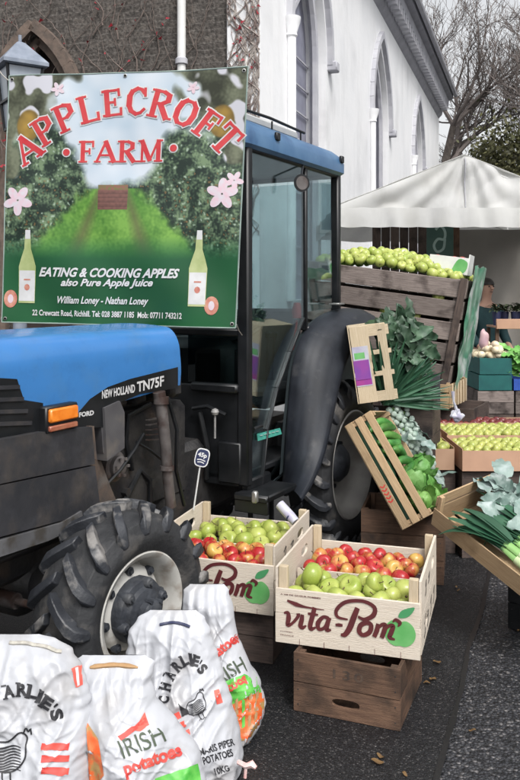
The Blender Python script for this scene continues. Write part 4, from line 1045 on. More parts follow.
# step
m = MB(); m.box(S(1.33, .50, .56), (.36, .20, .035), None, .008); m.box(S(1.17, .50, .53), (.02, .20, .10), None, .004); m.box(S(1.33, .47, .33), (.28, .14, .03), None, .006)
m.bar(S(1.21, .47, .56), S(1.21, .47, .32), .02, .02); m.bar(S(1.45, .47, .56), S(1.45, .47, .32), .02, .02)
stp = m.build('step', 'black_paint', tractor)
m = MB(); bp = P(255, 497, .60); m.box(bp, (.03, .03, .06), None, .008); m.build('step_bolt', 'steel', stp)
# sticker on the inner panel
m = MB(); vs_ = VC + .021
m.prism(poly([(257, 434), (280, 428), (282, 434), (258, 441)], vs_), lambda x, y, t: S(x, vs_ - t, y), .002); m.build('sticker', 'teal_decal', tractor)
m = MB()
for k in range(5): m.bar(P(260 + 4 * k, 435.5 - k, vs_ + .0015), P(262.5 + 4 * k, 435 - k, vs_ + .0015), .001, .008, up=(0, 1, 0))
m.build('sticker_marks', 'white_decal', tractor)
# roof
def roof_fn(grow, z): 
    return [(U0 - .10 - grow, VC + .05 + grow * .8), (U1 + .10 + grow, VC + .05 + grow * .8)]
m = MB()
rings = [(-.06, 2.435), (.0, 2.43), (.02, 2.45), (.02, 2.51), (.005, 2.55), (-.04, 2.585), (-.12, 2.60), (-.3, 2.605)]
vs = []; 
def rring(gr, z):
    u0 = U0 - .08 - gr; u1 = U1 + .06 + gr; hv = VC + .03 + gr; rc = .07; o = []
    for (cu, cv, a0) in ((u1 - rc, hv - rc, 0), (u0 + rc, hv - rc, 90), (u0 + rc, -hv + rc, 180), (u1 - rc, -hv + rc, 270)):
        for k in range(5):
            a = math.radians(a0 + k * 22.5); uu = cu + rc * math.cos(a); vv_ = cv + rc * math.sin(a)
            o.append(S(uu, vv_, z - .02 * ((abs(vv_)) / .45) ** 2))
    return o
for gr_, z in rings: vs += rring(gr_, z)
nr = 20; fs = []
for i in range(len(rings) - 1):
    for k in range(nr): fs.append((i * nr + k, i * nr + (k + 1) % nr, (i + 1) * nr + (k + 1) % nr, (i + 1) * nr + k))
fs += [tuple(range(nr)), tuple((len(rings) - 1) * nr + k for k in range(nr))]
m._add(vs, fs, smooth=True); roof = m.build('cab_roof', 'roof_blue', tractor, sm_angle=35)
m = MB()
m.tube([S(U0 - .02, .40, 2.625), S(U0 + .3, .41, 2.63), S(U1 - .45, .40, 2.625)], .009, 8)
for u in (U0 + .02, U0 + .35, U1 - .5): m.tube([S(u, .40, 2.62), S(u, .40, 2.57)], .006, 6)
m.build('roof_rail', 'black_paint', roof)
m = MB(); m.box(S(1.75, 0, 2.63), (.75, .62, .05), None, .02); m.build('roof_hatch', mat('hatch', (.42, .43, .43), (.33, .34, .35), 7, .5), roof)
for u in (U0 + .28, U1 - .02):
    m = MB(); m.box(S(u, VC + .052, 2.515), (.045, .02, .045), None, .006); m.build('roof_catch', 'black_paint', roof)
m = MB(); m.box(S((U0 + U1) / 2, 0, 2.425), (U1 - U0 + .06, VC * 2 - .02, .012)); m.build('roof_lining', 'black_paint', tractor)
# round mirror
m = MB(); c = P(301.5, 183, VC + .10)
m.tube([P(303, 165, VC + .02), c + V((0, 0, .05)), c], .006, 6); mir = m.build('mirror_arm', 'black_paint', tractor)
m = MB(); m.lathe([(0, -.008), (.045, -.008), (.052, 0), (.052, .006), (0, .006)], c, S(-.55, .8, 0), 24); m.build('mirror', 'black_paint', mir)
m = MB(); m.lathe([(0, .0085), (.040, .0085), (.040, .007), (0, .007)], c, S(-.55, .8, 0), 24); m.build('mirror_face', 'pipe', mir)
# interior
m = MB(); sw = S(1.62, .10, 1.42); axw = V((-.35, 0, 1)).normalized(); xx = V((0, 1, 0)); yy = axw.cross(xx)
ring = [sw + xx * .19 * math.cos(a * PI / 12) + yy * .19 * math.sin(a * PI / 12) for a in range(25)]
m.tube(ring, .017, 8, caps=False)
for a in (0, 2.1, 4.2): m.tube([sw, sw + (xx * math.cos(a) + yy * math.sin(a)) * .19], .011, 6)
m.tube([sw, sw - axw * .55], .035, 10); m.build('steering_wheel', 'black_paint', tractor)
m = MB(); m.box(S(1.50, .0, 1.0), (.28, .5, .75), None, .06); m.build('dashboard', 'black_paint', tractor)
m = MB(); m.box(S(2.08, 0, .98), (.42, .44, .14), None, .05); m.bar(S(2.30, 0, 1.0), S(2.38, 0, 1.52), .40, .10, up=(1, 0, 0), bevel=.04); m.build('seat', 'seat_fabric', tractor)
m = MB(); m.lathe([(0, 0), (.03, 0), (.035, .05), (.02, .10), (.0, .10)], P(297, 318, .25), (0, 0, 1), 14); m.tube([P(297, 320, .25), P(293, 350, .22)], .008, 6); m.build('red_gear_knob', 'red', tractor)
m = MB()
for px in (272, 266): m.tube([P(px, 380, .2), P(px + 2, 338, .2)], .007, 6); m.lathe([(0, 0), (.02, .0), (.024, .03), (0, .05)], P(px + 2, 338, .2), (0, 0, 1), 10)
m.build('levers', 'black_paint', tractor)
# ------------------------------------------------------------------ apples
def apple_mesh(name, m, r=.036, seed=0, seg=18, rings=12, stem=False):
    rs = random.Random(seed); b = MB(); vs = []; fs = []
    asym = rs.uniform(-.06, .06); lob = rs.uniform(0, 6)
    for j in range(rings + 1):
        t = j / rings * PI
        rr = math.sin(t) ** .85; z = math.cos(t) * .88
        dip = math.exp(-(t / .38) ** 2) * .26; dip2 = math.exp(-((PI - t) / .30) ** 2) * .16
        z = z - dip + dip2; rr *= 1 + .06 * math.cos(t)
        for k in range(seg):
            a = 2 * PI * k / seg; q = rr * (1 + .018 * math.cos(5 * a + lob) * (1 if t > 1.5 else .4) + asym * math.cos(a) * .5)
            vs.append((q * math.cos(a) * r, q * math.sin(a) * r, z * r))
    for j in range(rings):
        for k in range(seg): fs.append((j * seg + k, j * seg + (k + 1) % seg, (j + 1) * seg + (k + 1) % seg, (j + 1) * seg + k))
    b._add(vs, fs, 0)
    b.tube([(0, 0, r * .52), (r * .05, 0, r * .85), (r * .14, 0, r * 1.12)], [r * .05, r * .04, r * .06], 5, mi=1)
    if r > 0: b.lathe([(r * .13, 0), (r * .07, -r * .03), (0, -r * .02)], (0, 0, -r * .76), (0, 0, 1), 6, mi=1)
    o = b.build(name, [m, 'stem'], sm_angle=180); me = o.data; bpy.data.objects.remove(o); return me
AP = {k: [apple_mesh('apple', k_, r, i, *(sr)) for i in range(3)] for k, k_, r, sr in
      (('green', 'apple_green', .044, (20, 14)), ('red', 'apple_red', .040, (20, 14)), ('bin', 'apple_bin', .0425, (14, 9)), ('tray', 'apple_tray', .031, (12, 8)), ('dark', 'apple_dark', .031, (12, 8)))}
ra = random.Random(21)
PEND = []
def put_apple(kind, pos, label, group, s=1.0, cat_='apple', keep=0):
    PEND.append(((pos - V((0, 0, H0))).length / (.044 if kind == 'bin' else .031 if kind in ('tray', 'dark') else .046) * (1 - keep), kind, pos, label, group, s, cat_))
def real_apple(kind, pos, label, group, s=1.0, cat_='apple'):
    o = bpy.data.objects.new('apple', ra.choice(AP[kind])); COL.objects.link(o)
    o.location = pos; o.rotation_euler = (ra.uniform(-1.3, 1.3), ra.uniform(-1.3, 1.3), ra.uniform(0, 6.28))
    k = s * ra.uniform(.86, 1.10); o.scale = (k * ra.uniform(.93, 1.07), k, k * ra.uniform(.86, 1.06))
    return tag(o, label, cat_, group)
def fill(mtx, x0, x1, y0, y1, z, r, kind, label, group, heap=.02, jit=.006, s=1.0):
    dx = 2 * r * .97; dy = dx * .88; row = 0; y = y0 + r
    while y < y1 - r * .7:
        x = x0 + r + (dx / 2 if row % 2 else 0)
        while x < x1 - r * .6:
            cx = (x - (x0 + x1) / 2) / ((x1 - x0) / 2); cyy = (y - (y0 + y1) / 2) / ((y1 - y0) / 2)
            h = heap * max(0, 1 - cx * cx) * max(0, 1 - cyy * cyy)
            p = V((x + ra.uniform(-jit, jit), y + ra.uniform(-jit, jit), z + h + ra.uniform(-.010, .012)))
            put_apple(kind, mtx @ p, label, group, s); x += dx
        y += dy; row += 1

# ------------------------------------------------------------------ printed apple crates
def holed(mb, x0, x1, z0, z1, hx, hz, hw, hh, fn, th):
    """board with a rounded hand hole; 2-D (x, z) mapped by fn(x, z, t)"""
    n = 24; I = []; O = []
    for k in range(n):
        a = 2 * PI * k / n + PI / n
        ca, sa = math.cos(a), math.sin(a)
        I.append((hx + hw * math.copysign(abs(ca) ** .7, ca), hz + hh * math.copysign(abs(sa) ** .7, sa)))
        t = min(((x1 - hx) if ca > 0 else (hx - x0)) / max(abs(ca), 1e-6), ((z1 - hz) if sa > 0 else (hz - z0)) / max(abs(sa), 1e-6))
        O.append((hx + ca * t, hz + sa * t))
    # snap nearest outer points to the corners
    for cx_, cz_ in ((x0, z0), (x1, z0), (x1, z1), (x0, z1)):
        k = min(range(n), key=lambda i: (O[i][0] - cx_) ** 2 + (O[i][1] - cz_) ** 2); O[k] = (cx_, cz_)
    vs = [V(fn(x, z, 0)) for x, z in O + I] + [V(fn(x, z, th)) for x, z in O + I]
    fs = []
    for k in range(n):
        j = (k + 1) % n
        fs += [(k, j, n + j, n + k), (2 * n + k, 3 * n + k, 3 * n + j, 2 * n + j), (k, 2 * n + k, 2 * n + j, j), (n + k, n + j, 3 * n + j, 3 * n + k)]
    uv = [[(vs[i].y + vs[i].x, vs[i].z) for i in f] for f in fs]
    mb._add(vs, fs, 0, None, uv)
CW, CD, CH, CS = .575, .65, .22, .30
def logo(parent):
    """script lettering and green apple printed on the front board; 2-D origin at the board's lower left"""
    k = CW / .575
    f = lambda x, y: (x - CW / 2, -.0022, y)
    f1 = lambda x, y: (x - CW / 2, -.0030, y)
    m = MB(); sk = .25
    def st(pts, w, ox=0, oy=0, sc=1.0, close=False):
        n_ = st.n = getattr(st, 'n', 0) + 1
        ff = lambda x, y: (x - CW / 2, -.0024 - n_ * .00008, y)
        q = [(ox + (x + y * sk) * sc, oy + y * sc) for x, y in pts]
        m.ribbon(q, [w_ * sc * 1.3 for w_ in w], ff, close=close, nsub=5)
    L = .052; B = .075   # x height, baseline
    # v
    st([(-.3, .95), (.0, 1.0), (.16, .6), (.22, .05), (.55, .25), (.85, .8), (.80, 1.05)], [.10, .22, .30, .22, .16, .20, .24], .040, B, L)
    # i
    st([(1.15, 1.0), (1.2, .6), (1.22, .12), (1.42, .0), (1.65, .2)], [.20, .28, .28, .22, .08], .040, B, L)
    # t
    st([(1.95, 1.65), (1.95, 1.0), (1.95, .25), (2.10, -.02), (2.40, .15)], [.26, .28, .28, .24, .10], .040, B, L)
    st([(1.55, 1.12), (2.0, 1.12), (2.35, 1.12)], [.14, .18, .10], .040, B, L)
    # a
    st([(3.20, .95), (2.78, 1.0), (2.50, .5), (2.68, .05), (3.05, .2), (3.25, .8)], [.22, .20, .28, .22, .18, .22], .040, B, L)
    st([(3.26, 1.02), (3.22, .5), (3.30, .06), (3.60, .12)], [.24, .28, .26, .10], .040, B, L)
    # hyphen
    st([(3.85, .52), (4.10, .55), (4.38, .55)], [.15, .2, .15], .040, B, L)
    # swash over vita
    st([(.0, 1.95), (.8, 1.72), (1.6, 1.6), (3.0, 1.55)], [.12, .26, .12, .04], .025, B, L)
    # P
    st([(5.15, 2.0), (5.05, 1.2), (4.95, .4), (4.72, -.12), (4.42, -.15)], [.28, .34, .34, .28, .14], .040, B, L)
    st([(4.65, 1.05), (3.85, 1.15), (3.65, 1.7), (4.2, 2.35), (5.4, 2.55), (6.35, 2.2), (6.45, 1.6), (5.9, 1.2), (5.35, 1.35)], [.10, .18, .22, .22, .20, .24, .28, .22, .14], .040, B, L)
    # o
    st([(6.15, .98), (5.72, .75), (5.72, .25), (6.08, .02), (6.48, .3), (6.48, .8)], [.26, .28, .28, .24, .28, .26], .040, B, L, close=True)
    # m
    st([(6.95, 1.0), (6.98, .5), (6.90, -.02)], [.22, .28, .24], .040, B, L)
    st([(6.98, .55), (7.22, .95), (7.50, .95), (7.52, .5), (7.46, -.02)], [.10, .20, .26, .28, .24], .040, B, L)
    st([(7.52, .55), (7.78, .95), (8.06, .95), (8.05, .5), (8.02, .1), (8.45, -.02)], [.10, .20, .26, .28, .26, .10], .040, B, L)
    m.build('lettering', 'maroon', parent, fix=False)
    m = MB()
    c = (.498, .100)
    pts = []
    for k_ in range(40):
        a = 2 * PI * k_ / 40
        r = .057 * (1 + .05 * math.cos(2 * a)) - .012 * math.exp(-((a - PI / 2) / .3) ** 2) - .006 * math.exp(-((a - 1.5 * PI) / .25) ** 2)
        pts.append((c[0] + r * math.cos(a), c[1] + r * math.sin(a)))
    m.flat(pts, f); m.build('apple_emblem', 'logo_green', parent, fix=False)
    m = MB(); m.flat(cat([(.492, .162), (.505, .188), (.548, .205), (.552, .196), (.535, .172), (.512, .160)], 4, True), f1)
    m.build('leaf_emblem', 'logo_dark', parent, fix=False)
    m = MB()
    m.ribbon([(.470, .140), (.482, .150), (.498, .140), (.490, .125)], [.004, .014, .016, .003], lambda x, y: (x - CW / 2, -.0038, y))
    put_text(m, 'A VIE DE SAVEUR POMMES', f, .022, .196, .165, .006, bold=.02)
    put_text(m, 'POMMES', f, .022, .048, .05, .0045); put_text(m, 'FRANCE', f, .022, .034, .055, .0045)
    for k_ in range(5): m.flat([(.10 + k_ * .1, .0), (.1015 + k_ * .1, .0), (.1015 + k_ * .1, .028), (.10 + k_ * .1, .028)], f)
    m.build('small_print', 'maroon', parent, fix=False)
def printed_crate(loc_, yaw, label):
    t = empty('apple_crate', loc_, (0, 0, yaw), label, 'crate', 'printed pale wooden apple crates')
    m = MB(); m.box((0, .006, CH * .27 + .004), (CW, .012, CH * .5 + .01), None, .0015, pv=.6); m.box((0, .006, CH * .78), (CW, .012, CH * .44), None, .0015, pv=.7)
    fp = m.build('front_panel', 'white_wood', t); logo(fp)
    m = MB(); m.box((0, CD - .006, CH * .27), (CW, .012, CH * .5), None, .0015); m.box((0, CD - .006, CH * .78 + .01), (CW, .012, CH * .44), None, .0015); m.build('back_panel', 'white_wood', t)
    for s_ in (-1, 1):
        x = s_ * (CW / 2 - .005)
        m = MB()
        fn = lambda y, z, tt: (x - s_ * (tt - .008), y, z)
        holed(m, .014, CD - .014, .02, .150, CD * .30, .09, .045, .028, fn, .010)
        holed(m, .014, CD - .014, .155, CS, CD * .70, .235, .055, .022, fn, .010)
        # stamped dark blots
        sp_ = m.build('side_panel', 'white_wood', t)
        b = MB()
        for (yy, zz, w_, h_) in ((.10, .05, .07, .07), (.22, .05, .05, .05), (.34, .045, .06, .07), (.47, .05, .06, .06), (.14, .20, .05, .05), (.26, .21, .06, .03)):
            b.ribbon([(yy, zz), (yy + w_ * .6, zz + h_ * .2), (yy + w_, zz + h_), (yy + w_ * .2, zz + h_ * .7)], [.006, .012, .006, .01], lambda y, z: (x + s_ * .0094, y, z))
        b.build('printing', 'ink', sp_, fix=False)
    for sx_ in (-1, 1):
        for y in (.028, CD - .028):
            m = MB(); m.box((sx_ * (CW / 2 - .028), y, CS / 2 + (.004)), (.036, .028, CS), None, .002, pv=.4); m.build('corner_post', 'pale_wood', t)
    m = MB()
    for k in range(5): m.box((0, .07 + k * .111, .006), (CW - .03, .09, .008), None, .001)
    m.build('base', 'pale_wood', t)
    m = MB(); m.box((0, CD * .46, .12), (CW - .03, .008, .17), None, .001); m.build('divider', 'white_wood', t)
    m = MB(); m.grid(lambda u, v: ((u - .5) * (CW - .04), .02 + v * (CD - .04), .115 + .008 * noise.noise(V((u * 6, v * 6, 1)))), 12, 12); m.build('paper_liner', mat('liner', (.20, .12, .12), (.14, .10, .14), 6, .8), t)
    return t
YW = math.radians(-17.2)
RM = Matrix.Rotation(YW, 4, 'Z')
pc1 = V((.336, 3.205, .235)); pc2 = V((.059, 3.548, .235)) - V((math.cos(YW), math.sin(YW), 0)) * CW / 2
c1 = printed_crate(pc1, YW, 'pale printed apple crate, nearest one, standing alone on the brown wooden box')
c2 = printed_crate(pc2, YW, 'pale printed apple crate beside the front tractor wheel, holding the price tag')
m1 = Matrix.Translation(pc1) @ RM; m2 = Matrix.Translation(pc2) @ RM
xw = CW / 2 - .024
fill(m1, -xw, xw, .014, CD * .45, .165, .044, 'green', 'green apple in the front half of the nearest printed crate', 'green apples in the nearest printed crate', heap=.035)
fill(m1, -xw, xw, CD * .475, CD - .014, .178, .040, 'red', 'red and yellow apple in the back half of the nearest printed crate', 'red apples in the nearest printed crate', heap=.035)
fill(m2, -xw, xw, .014, CD * .45, .178, .040, 'red', 'red and yellow apple in the front half of the printed crate beside the front wheel', 'red apples in the crate beside the wheel', heap=.035)
fill(m2, -xw, xw, CD * .475, CD - .014, .180, .044, 'green', 'green apple in the back half of the printed crate beside the front wheel', 'green apples in the crate beside the wheel', heap=.04, s=1.05)
put_apple('green', m1 @ V((.09, .13, .235)), 'upright green apple perched on top of the other green ones in the nearest crate', None, 1.05)
put_apple('green', m1 @ V((-.17, .14, .235)), 'big green apple heaped at the left of the nearest crate', None, 1.1)

# slatted brown boxes
def brown_box(loc_, yaw, W, Dp, Hh, label, m_='brown_wood', nb=2, hole=True, name='wooden_box', cat_='box', group=None, handle_row=0):
    t = empty(name, loc_, (0, 0, yaw), label, cat_, group); th = .014; bh = Hh / nb
    def panel(fn, Wd, nm, hl):
        m = MB()
        for k in range(nb):
            z0_, z1_ = k * bh + .002, (k + 1) * bh - .002
            if hl and k == handle_row: holed(m, -Wd / 2, Wd / 2, z0_, z1_, 0.0, (z0_ + z1_) / 2 + .005, .055, .017, fn, th)
            else:
                P_ = [(-Wd / 2, z0_), (Wd / 2, z0_), (Wd / 2, z1_), (-Wd / 2, z1_)]
                vs = [V(fn(a, b, 0)) for a, b in P_] + [V(fn(a, b, th)) for a, b in P_]; of = R.random() * 4
                fs = [(0, 1, 2, 3), (7, 6, 5, 4), (0, 4, 5, 1), (1, 5, 6, 2), (2, 6, 7, 3), (3, 7, 4, 0)]
                m._add(vs, fs, 0, None, [[(P_[i % 4][0] + of, P_[i % 4][1] + of + (.01 if i > 3 else 0)) for i in f] for f in fs])
        return m.build(nm, m_, t)
    panel(lambda x, z, tt: (x, tt, z), W, 'front_panel', hole)
    panel(lambda x, z, tt: (x, Dp - tt, z), W, 'back_panel', hole)
    for s_ in (-1, 1): panel(lambda y, z, tt, s_=s_: (s_ * (W / 2 - .0005 - tt), Dp / 2 + y, z), Dp - 2 * th - .001, 'side_panel', False)
    m = MB(); m.box((0, Dp / 2, .012), (W - 2 * th - .002, Dp - 2 * th - .002, .012)); m.build('base', m_, t)
    m = MB()
    for sx_ in (-1, 1):
        for y in (th + .014, Dp - th - .014): m.box((sx_ * (W / 2 - th - .014), y, Hh / 2), (.024, .024, Hh - .004))
    m.build('corner_battens', m_, t)
    m = MB()
    for k in range(nb):
        for sx_ in (-1, 1):
            for dz in (.25, .75): m.lathe([(.003, 0), (.003, .001), (0, .0012)], (sx_ * (W / 2 - .018), 0, (k + dz) * bh), (0, -1, 0), 6)
    m.build('nails', 'iron', t)
    return t
brown_box((.327, 3.132, .004), math.radians(-21.8), .420, .43, .231, 'low brown wooden box with a hand hole under the nearest printed crate')
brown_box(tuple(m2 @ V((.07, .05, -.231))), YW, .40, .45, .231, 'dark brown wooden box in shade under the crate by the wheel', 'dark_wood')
m = MB(); put_text(m, '130', lambda x, y: (x, -.0012, y), -.05, .155, .12, .036, bold=.02, space=1.3)
b0 = [o for o in bpy.data.objects if o.name == 'front_panel.002' or (o.name.startswith('front_panel') and o.parent and 'under the nearest' in o.parent.get('label', ''))][-1]
m.build('stamp', mat('stampc', (.045, .03, .024), (.10, .065, .045), 40, .8), b0, fix=False)

# price tag standing in the second crate
tb = V(at(193.5, 500, 4.15)); tt_ = V(at(200, 466, 4.13))
pt = empty('price_tag', tb + V((0, 0, -.05)), label='small dark price tag with a white hand written price on a white stick', cat_='price tag')
m = MB(); m.tube([(0, 0, 0), tt_ - tb + V((0, 0, .05))], .0045, 6); m.build('stick', 'price_white', pt)
k_ = tt_ - tb + V((0, -.006, .05)); RT = Matrix.Rotation(math.radians(14), 3, 'Y')
m = MB(); pc = []
for i in range(24):
    a = 2 * PI * i / 24; pc.append((.036 * math.copysign(abs(math.cos(a)) ** .6, math.cos(a)), .047 * math.copysign(abs(math.sin(a)) ** .6, math.sin(a))))
tf_ = lambda x, y, d=0.0: k_ + RT @ V((x, -d, y + .045))
m.prism(pc, lambda x, y, t: tf_(x, y, t), .003); cdd = m.build('card', 'price_white', pt)
m = MB(); m.flat([(x * .86, y * .88) for x, y in pc], lambda x, y: tf_(x, y, .0036)); m.build('card_face', 'navy', cdd, fix=False)
m = MB(); f4 = lambda x, y: tf_(x, y, .0042)
put_text(m, '45p', f4, -.024, -.004, .046, .030, bold=.03)
m.ribbon([(-.022, -.014), (-.005, -.010), (.02, -.014)], .005, f4); m.ribbon([(-.018, -.026), (0, -.022), (.016, -.026)], .005, f4)
m.build('handwriting', 'price_white', cdd, fix=False)
# rolled printed bags
ro = empty('bag_roll', V(at(287, 514, 4.0)), (0, 0, 0), 'rolled white and purple printed bags stuck at the back right corner of the crate', 'bag roll')
m = MB(); a_, b_ = V((-.035, .03, .04)), V((.04, -.03, -.03))
m.tube([a_, a_ * .3 + b_ * .7, b_], [.024, .025, .022], 14); m.build('roll', 'white_film', ro)
m = MB(); m.tube([a_ * 1.03, a_ * 1.0], [.018, .018], 12); m.tube([b_ * .3, b_ * .42], [.0262, .0262], 14); m.build('band', 'navy', ro)

# ------------------------------------------------------------------ generic open slat crate with axes
def frame(o, ex, ey_hint):
    ex = V(ex).normalized(); ey = V(ey_hint); ey = (ey - ex * ey.dot(ex)).normalized(); ez = ex.cross(ey)
    return Matrix.Translation(V(o)) @ Matrix((ex, ey, ez)).transposed().to_4x4()
def root_from(name, Mx, label, cat_, group=None):
    return empty(name, Mx.to_translation(), Mx.to_euler(), label, cat_, group)
def slat_crate(name, Mx, L, W, Hh, label, rows=2, m_='thin_wood', print_=None, group=None, endh=None, gap=.3):
    """corner origin; x long side, y short side, z up out of the crate's mouth"""
    t = root_from(name, Mx, label, 'crate', group); th = .007; endh = endh or Hh
    bh = Hh / (rows + (rows - 1) * gap); st = bh * (1 + gap)
    for y in (0, W - th):
        m = MB()
        for k in range(rows): m.box((L / 2, y + th / 2, k * st + bh / 2), (L, th, bh), None, .0015)
        sp_ = m.build('side_slats', m_, t)
        if y == 0 and print_:
            q = MB(); print_(q); q.build('printing', 'print_red', sp_, fix=False)
    for x in (.004, L - .004):
        m = MB()
        m.box((x, W / 2, endh * .30), (.009, W - 2 * th - .002, endh * .58), None, .0015); m.box((x, W / 2, endh * .82), (.009, W - 2 * th - .002, endh * .34), None, .0015); m.build('end_panel', m_, t)
    for x in (.022, L - .022):
        for y in (th + .012, W - th - .012):
            m = MB(); m.box((x, y, endh * .5 + .006), (.024, .022, endh + .008), None, .002); m.build('corner_post', m_, t)
    m = MB()
    nb = 5
    for k in range(nb): m.box((L / 2, W * (k + .5) / nb, -.004), (L, W / nb * .78, .006), None, .001)
    m.build('base', m_, t)
    return t

# crate of cucumbers and cabbages, tipped up on its long side
YC = 4.62
A = at(345, 426, YC + .05); B = at(403, 530, YC - .16)
Cc = at(434, 513, YC - .05)
exx = B - A; L1 = exx.length; zz = (Cc - B); zz = (zz - exx.normalized() * zz.dot(exx.normalized())); H1 = zz.length
ex = exx.normalized(); ez = zz.normalized(); ey = ez.cross(ex)     # box goes back along ey
if ey.y < 0: ey = -ey
# right handed: ex x ey must be ez
Mc = Matrix.Translation(A) @ Matrix((ex, ey, ex.cross(ey))).transposed().to_4x4()
flip = ex.cross(ey).dot(ez) < 0
if flip: Mc = Matrix.Translation(B) @ Matrix((-ex, ey, (-ex).cross(ey))).transposed().to_4x4()
W1 = .36
# tilt the mouth a little to the viewer
Mc = Mc @ Matrix.Rotation(math.radians(47), 4, 'X'); H1 = .175
def pr(q):
    f = lambda x, y: (x, -.0012, y)
    xs_ = L1 * .14 if flip else L1 * .60
    for k in range(5): q.ribbon([(xs_ + k * .022, .006), (xs_ + .012 + k * .022, .020), (xs_ + .003 + k * .022, .036)], [.009, .008, .009], f)
slat_crate('vegetable_crate', Mc, L1, W1, H1 * 1.0, 'tilted thin wood crate of cucumbers and cabbages propped against the rear tractor wheel', 3, print_=pr, gap=.45)
rc = random.Random(8)
def cuke_mesh(seed, L, r):
    m = MB(); rs = random.Random(seed); b = rs.uniform(-.02, .02)
    pts = []; rr = []
    for i in range(9):
        t = i / 8 * 2 - 1; pts.append((t * L / 2, b * (1 - t * t), 0)); rr.append(r * max(.12, (1 - abs(t) ** 4)) ** .5 * (1 + .06 * rs.uniform(-1, 1)))
    m.tube(pts, rr, 10); o = m.build('cucumber', 'cuke', sm_angle=180); me = o.data; bpy.data.objects.remove(o); return me
CK = [cuke_mesh(i, .24, .025) for i in range(3)]
def leaf(mb, base, d, up, L, W, curl=.3, fold=.25, n=6, pv=None, wav=0.0, tip=.1, seed=0, mi=0):
    base = V(base); d = V(d).normalized(); up = V(up); sd = d.cross(up)
    if sd.length < 1e-4: sd = V((1, 0, 0))
    sd.normalize(); nn = sd.cross(d).normalized(); vs = []; p = base.copy(); dd = d.copy(); q = 4
    for i in range(n + 1):
        t = i / n; wd = W * (math.sin(PI * min(1, t * .92 + .06)) ** .6) * (1 - t * (1 - tip) * .4) if tip < .5 else W * (1 - .3 * t)
        for k in range(q + 1):
            s_ = k / q * 2 - 1
            wv = wav * math.sin(t * 19 + seed + s_ * 2) * abs(s_)
            vs.append(p + sd * s_ * wd / 2 + nn * (fold * abs(s_) * wd / 2 + wv))
        dd = (dd - nn * curl / n).normalized(); nn = sd.cross(dd).normalized() if sd.cross(dd).dot(nn) > 0 else -(sd.cross(dd).normalized())
        p = p + dd * L / n
    fs = [(i * (q + 1) + k, i * (q + 1) + k + 1, (i + 1) * (q + 1) + k + 1, (i + 1) * (q + 1) + k) for i in range(n) for k in range(q)]
    mb._add(vs, fs, mi, pv, None, True)
def cabbage_mesh(seed, r, m_='cabbage', name='cabbage', outer=7):
    rs = random.Random(seed); m = MB()
    m.grid(lambda u, v: (V((math.sin(v * PI) * math.cos(u * 2 * PI), math.sin(v * PI) * math.sin(u * 2 * PI), math.cos(v * PI))) * r * (.86 + .10 * noise.noise(V((math.cos(u * 6.283) * 1.5 + seed, math.sin(u * 6.283) * 1.5, v * 3))))), 24, 14)
    for k in range(outer):
        a = k * 2.4 + rs.uniform(-.3, .3); d = V((math.cos(a), math.sin(a), 0))
        leaf(m, d * r * .35 + V((0, 0, -r * .75)), d + V((0, 0, .45)), V((0, 0, 1)) - d * .3, r * rs.uniform(1.9, 2.4), r * 1.6, curl=-1.6, fold=.1, n=8, wav=r * .10, tip=.3, seed=k)
    o = m.build(name, m_, sm_angle=180, fix=False); me = o.data; bpy.data.objects.remove(o); return me
CB = [cabbage_mesh(i, .070) for i in range(3)]
def putm(name, me, Mx, loc_, rot, label, cat_, group=None, s=1.0):
    o = bpy.data.objects.new(name, me); COL.objects.link(o)
    Rr = Mx.to_3x3() @ Euler(rot).to_matrix()
    o.location = Mx @ V(loc_); o.rotation_euler = Rr.to_euler(); o.scale = (s, s, s); return tag(o, label, cat_, group)
xu = (lambda t: L1 * (1 - t)) if flip else (lambda t: L1 * t)   # t = 0 at the raised end
for i in range(17):
    t = .12 + .50 * (i % 9) / 8; row = i // 9
    putm('cucumber', rc.choice(CK), Mc, (xu(t) + rc.uniform(-.01, .01), W1 * .5 + rc.uniform(-.03, .03), H1 * .62 + row * .045 + rc.uniform(0, .012)), (rc.uniform(-.15, .15), rc.uniform(-.2, .2), PI / 2 + rc.uniform(-.25, .25)),
         'dark green cucumber lying across the tilted crate by the rear wheel', 'cucumber', 'cucumbers in the tilted crate')
for i, (t, y, h) in enumerate(((.70, .25, .55), (.72, .70, .60), (.86, .30, .50), (.87, .74, .62), (.60, .85, .75))):
    putm('cabbage', CB[i % 3], Mc, (xu(t), W1 * y, H1 * h + .055), (rc.uniform(-.6, .6), rc.uniform(-.6, .6), rc.uniform(0, 6)),
         'light green pointed leafy cabbage in the lower end of the tilted crate', 'cabbage', 'cabbages in the tilted crate')
m = MB(); m.box((L1 / 2, W1 / 2, H1 * .30), (L1 - .05, W1 - .05, H1 * .5)); lin_ = m.build('packing', 'leek_green', bpy.data.objects['vegetable_crate'])

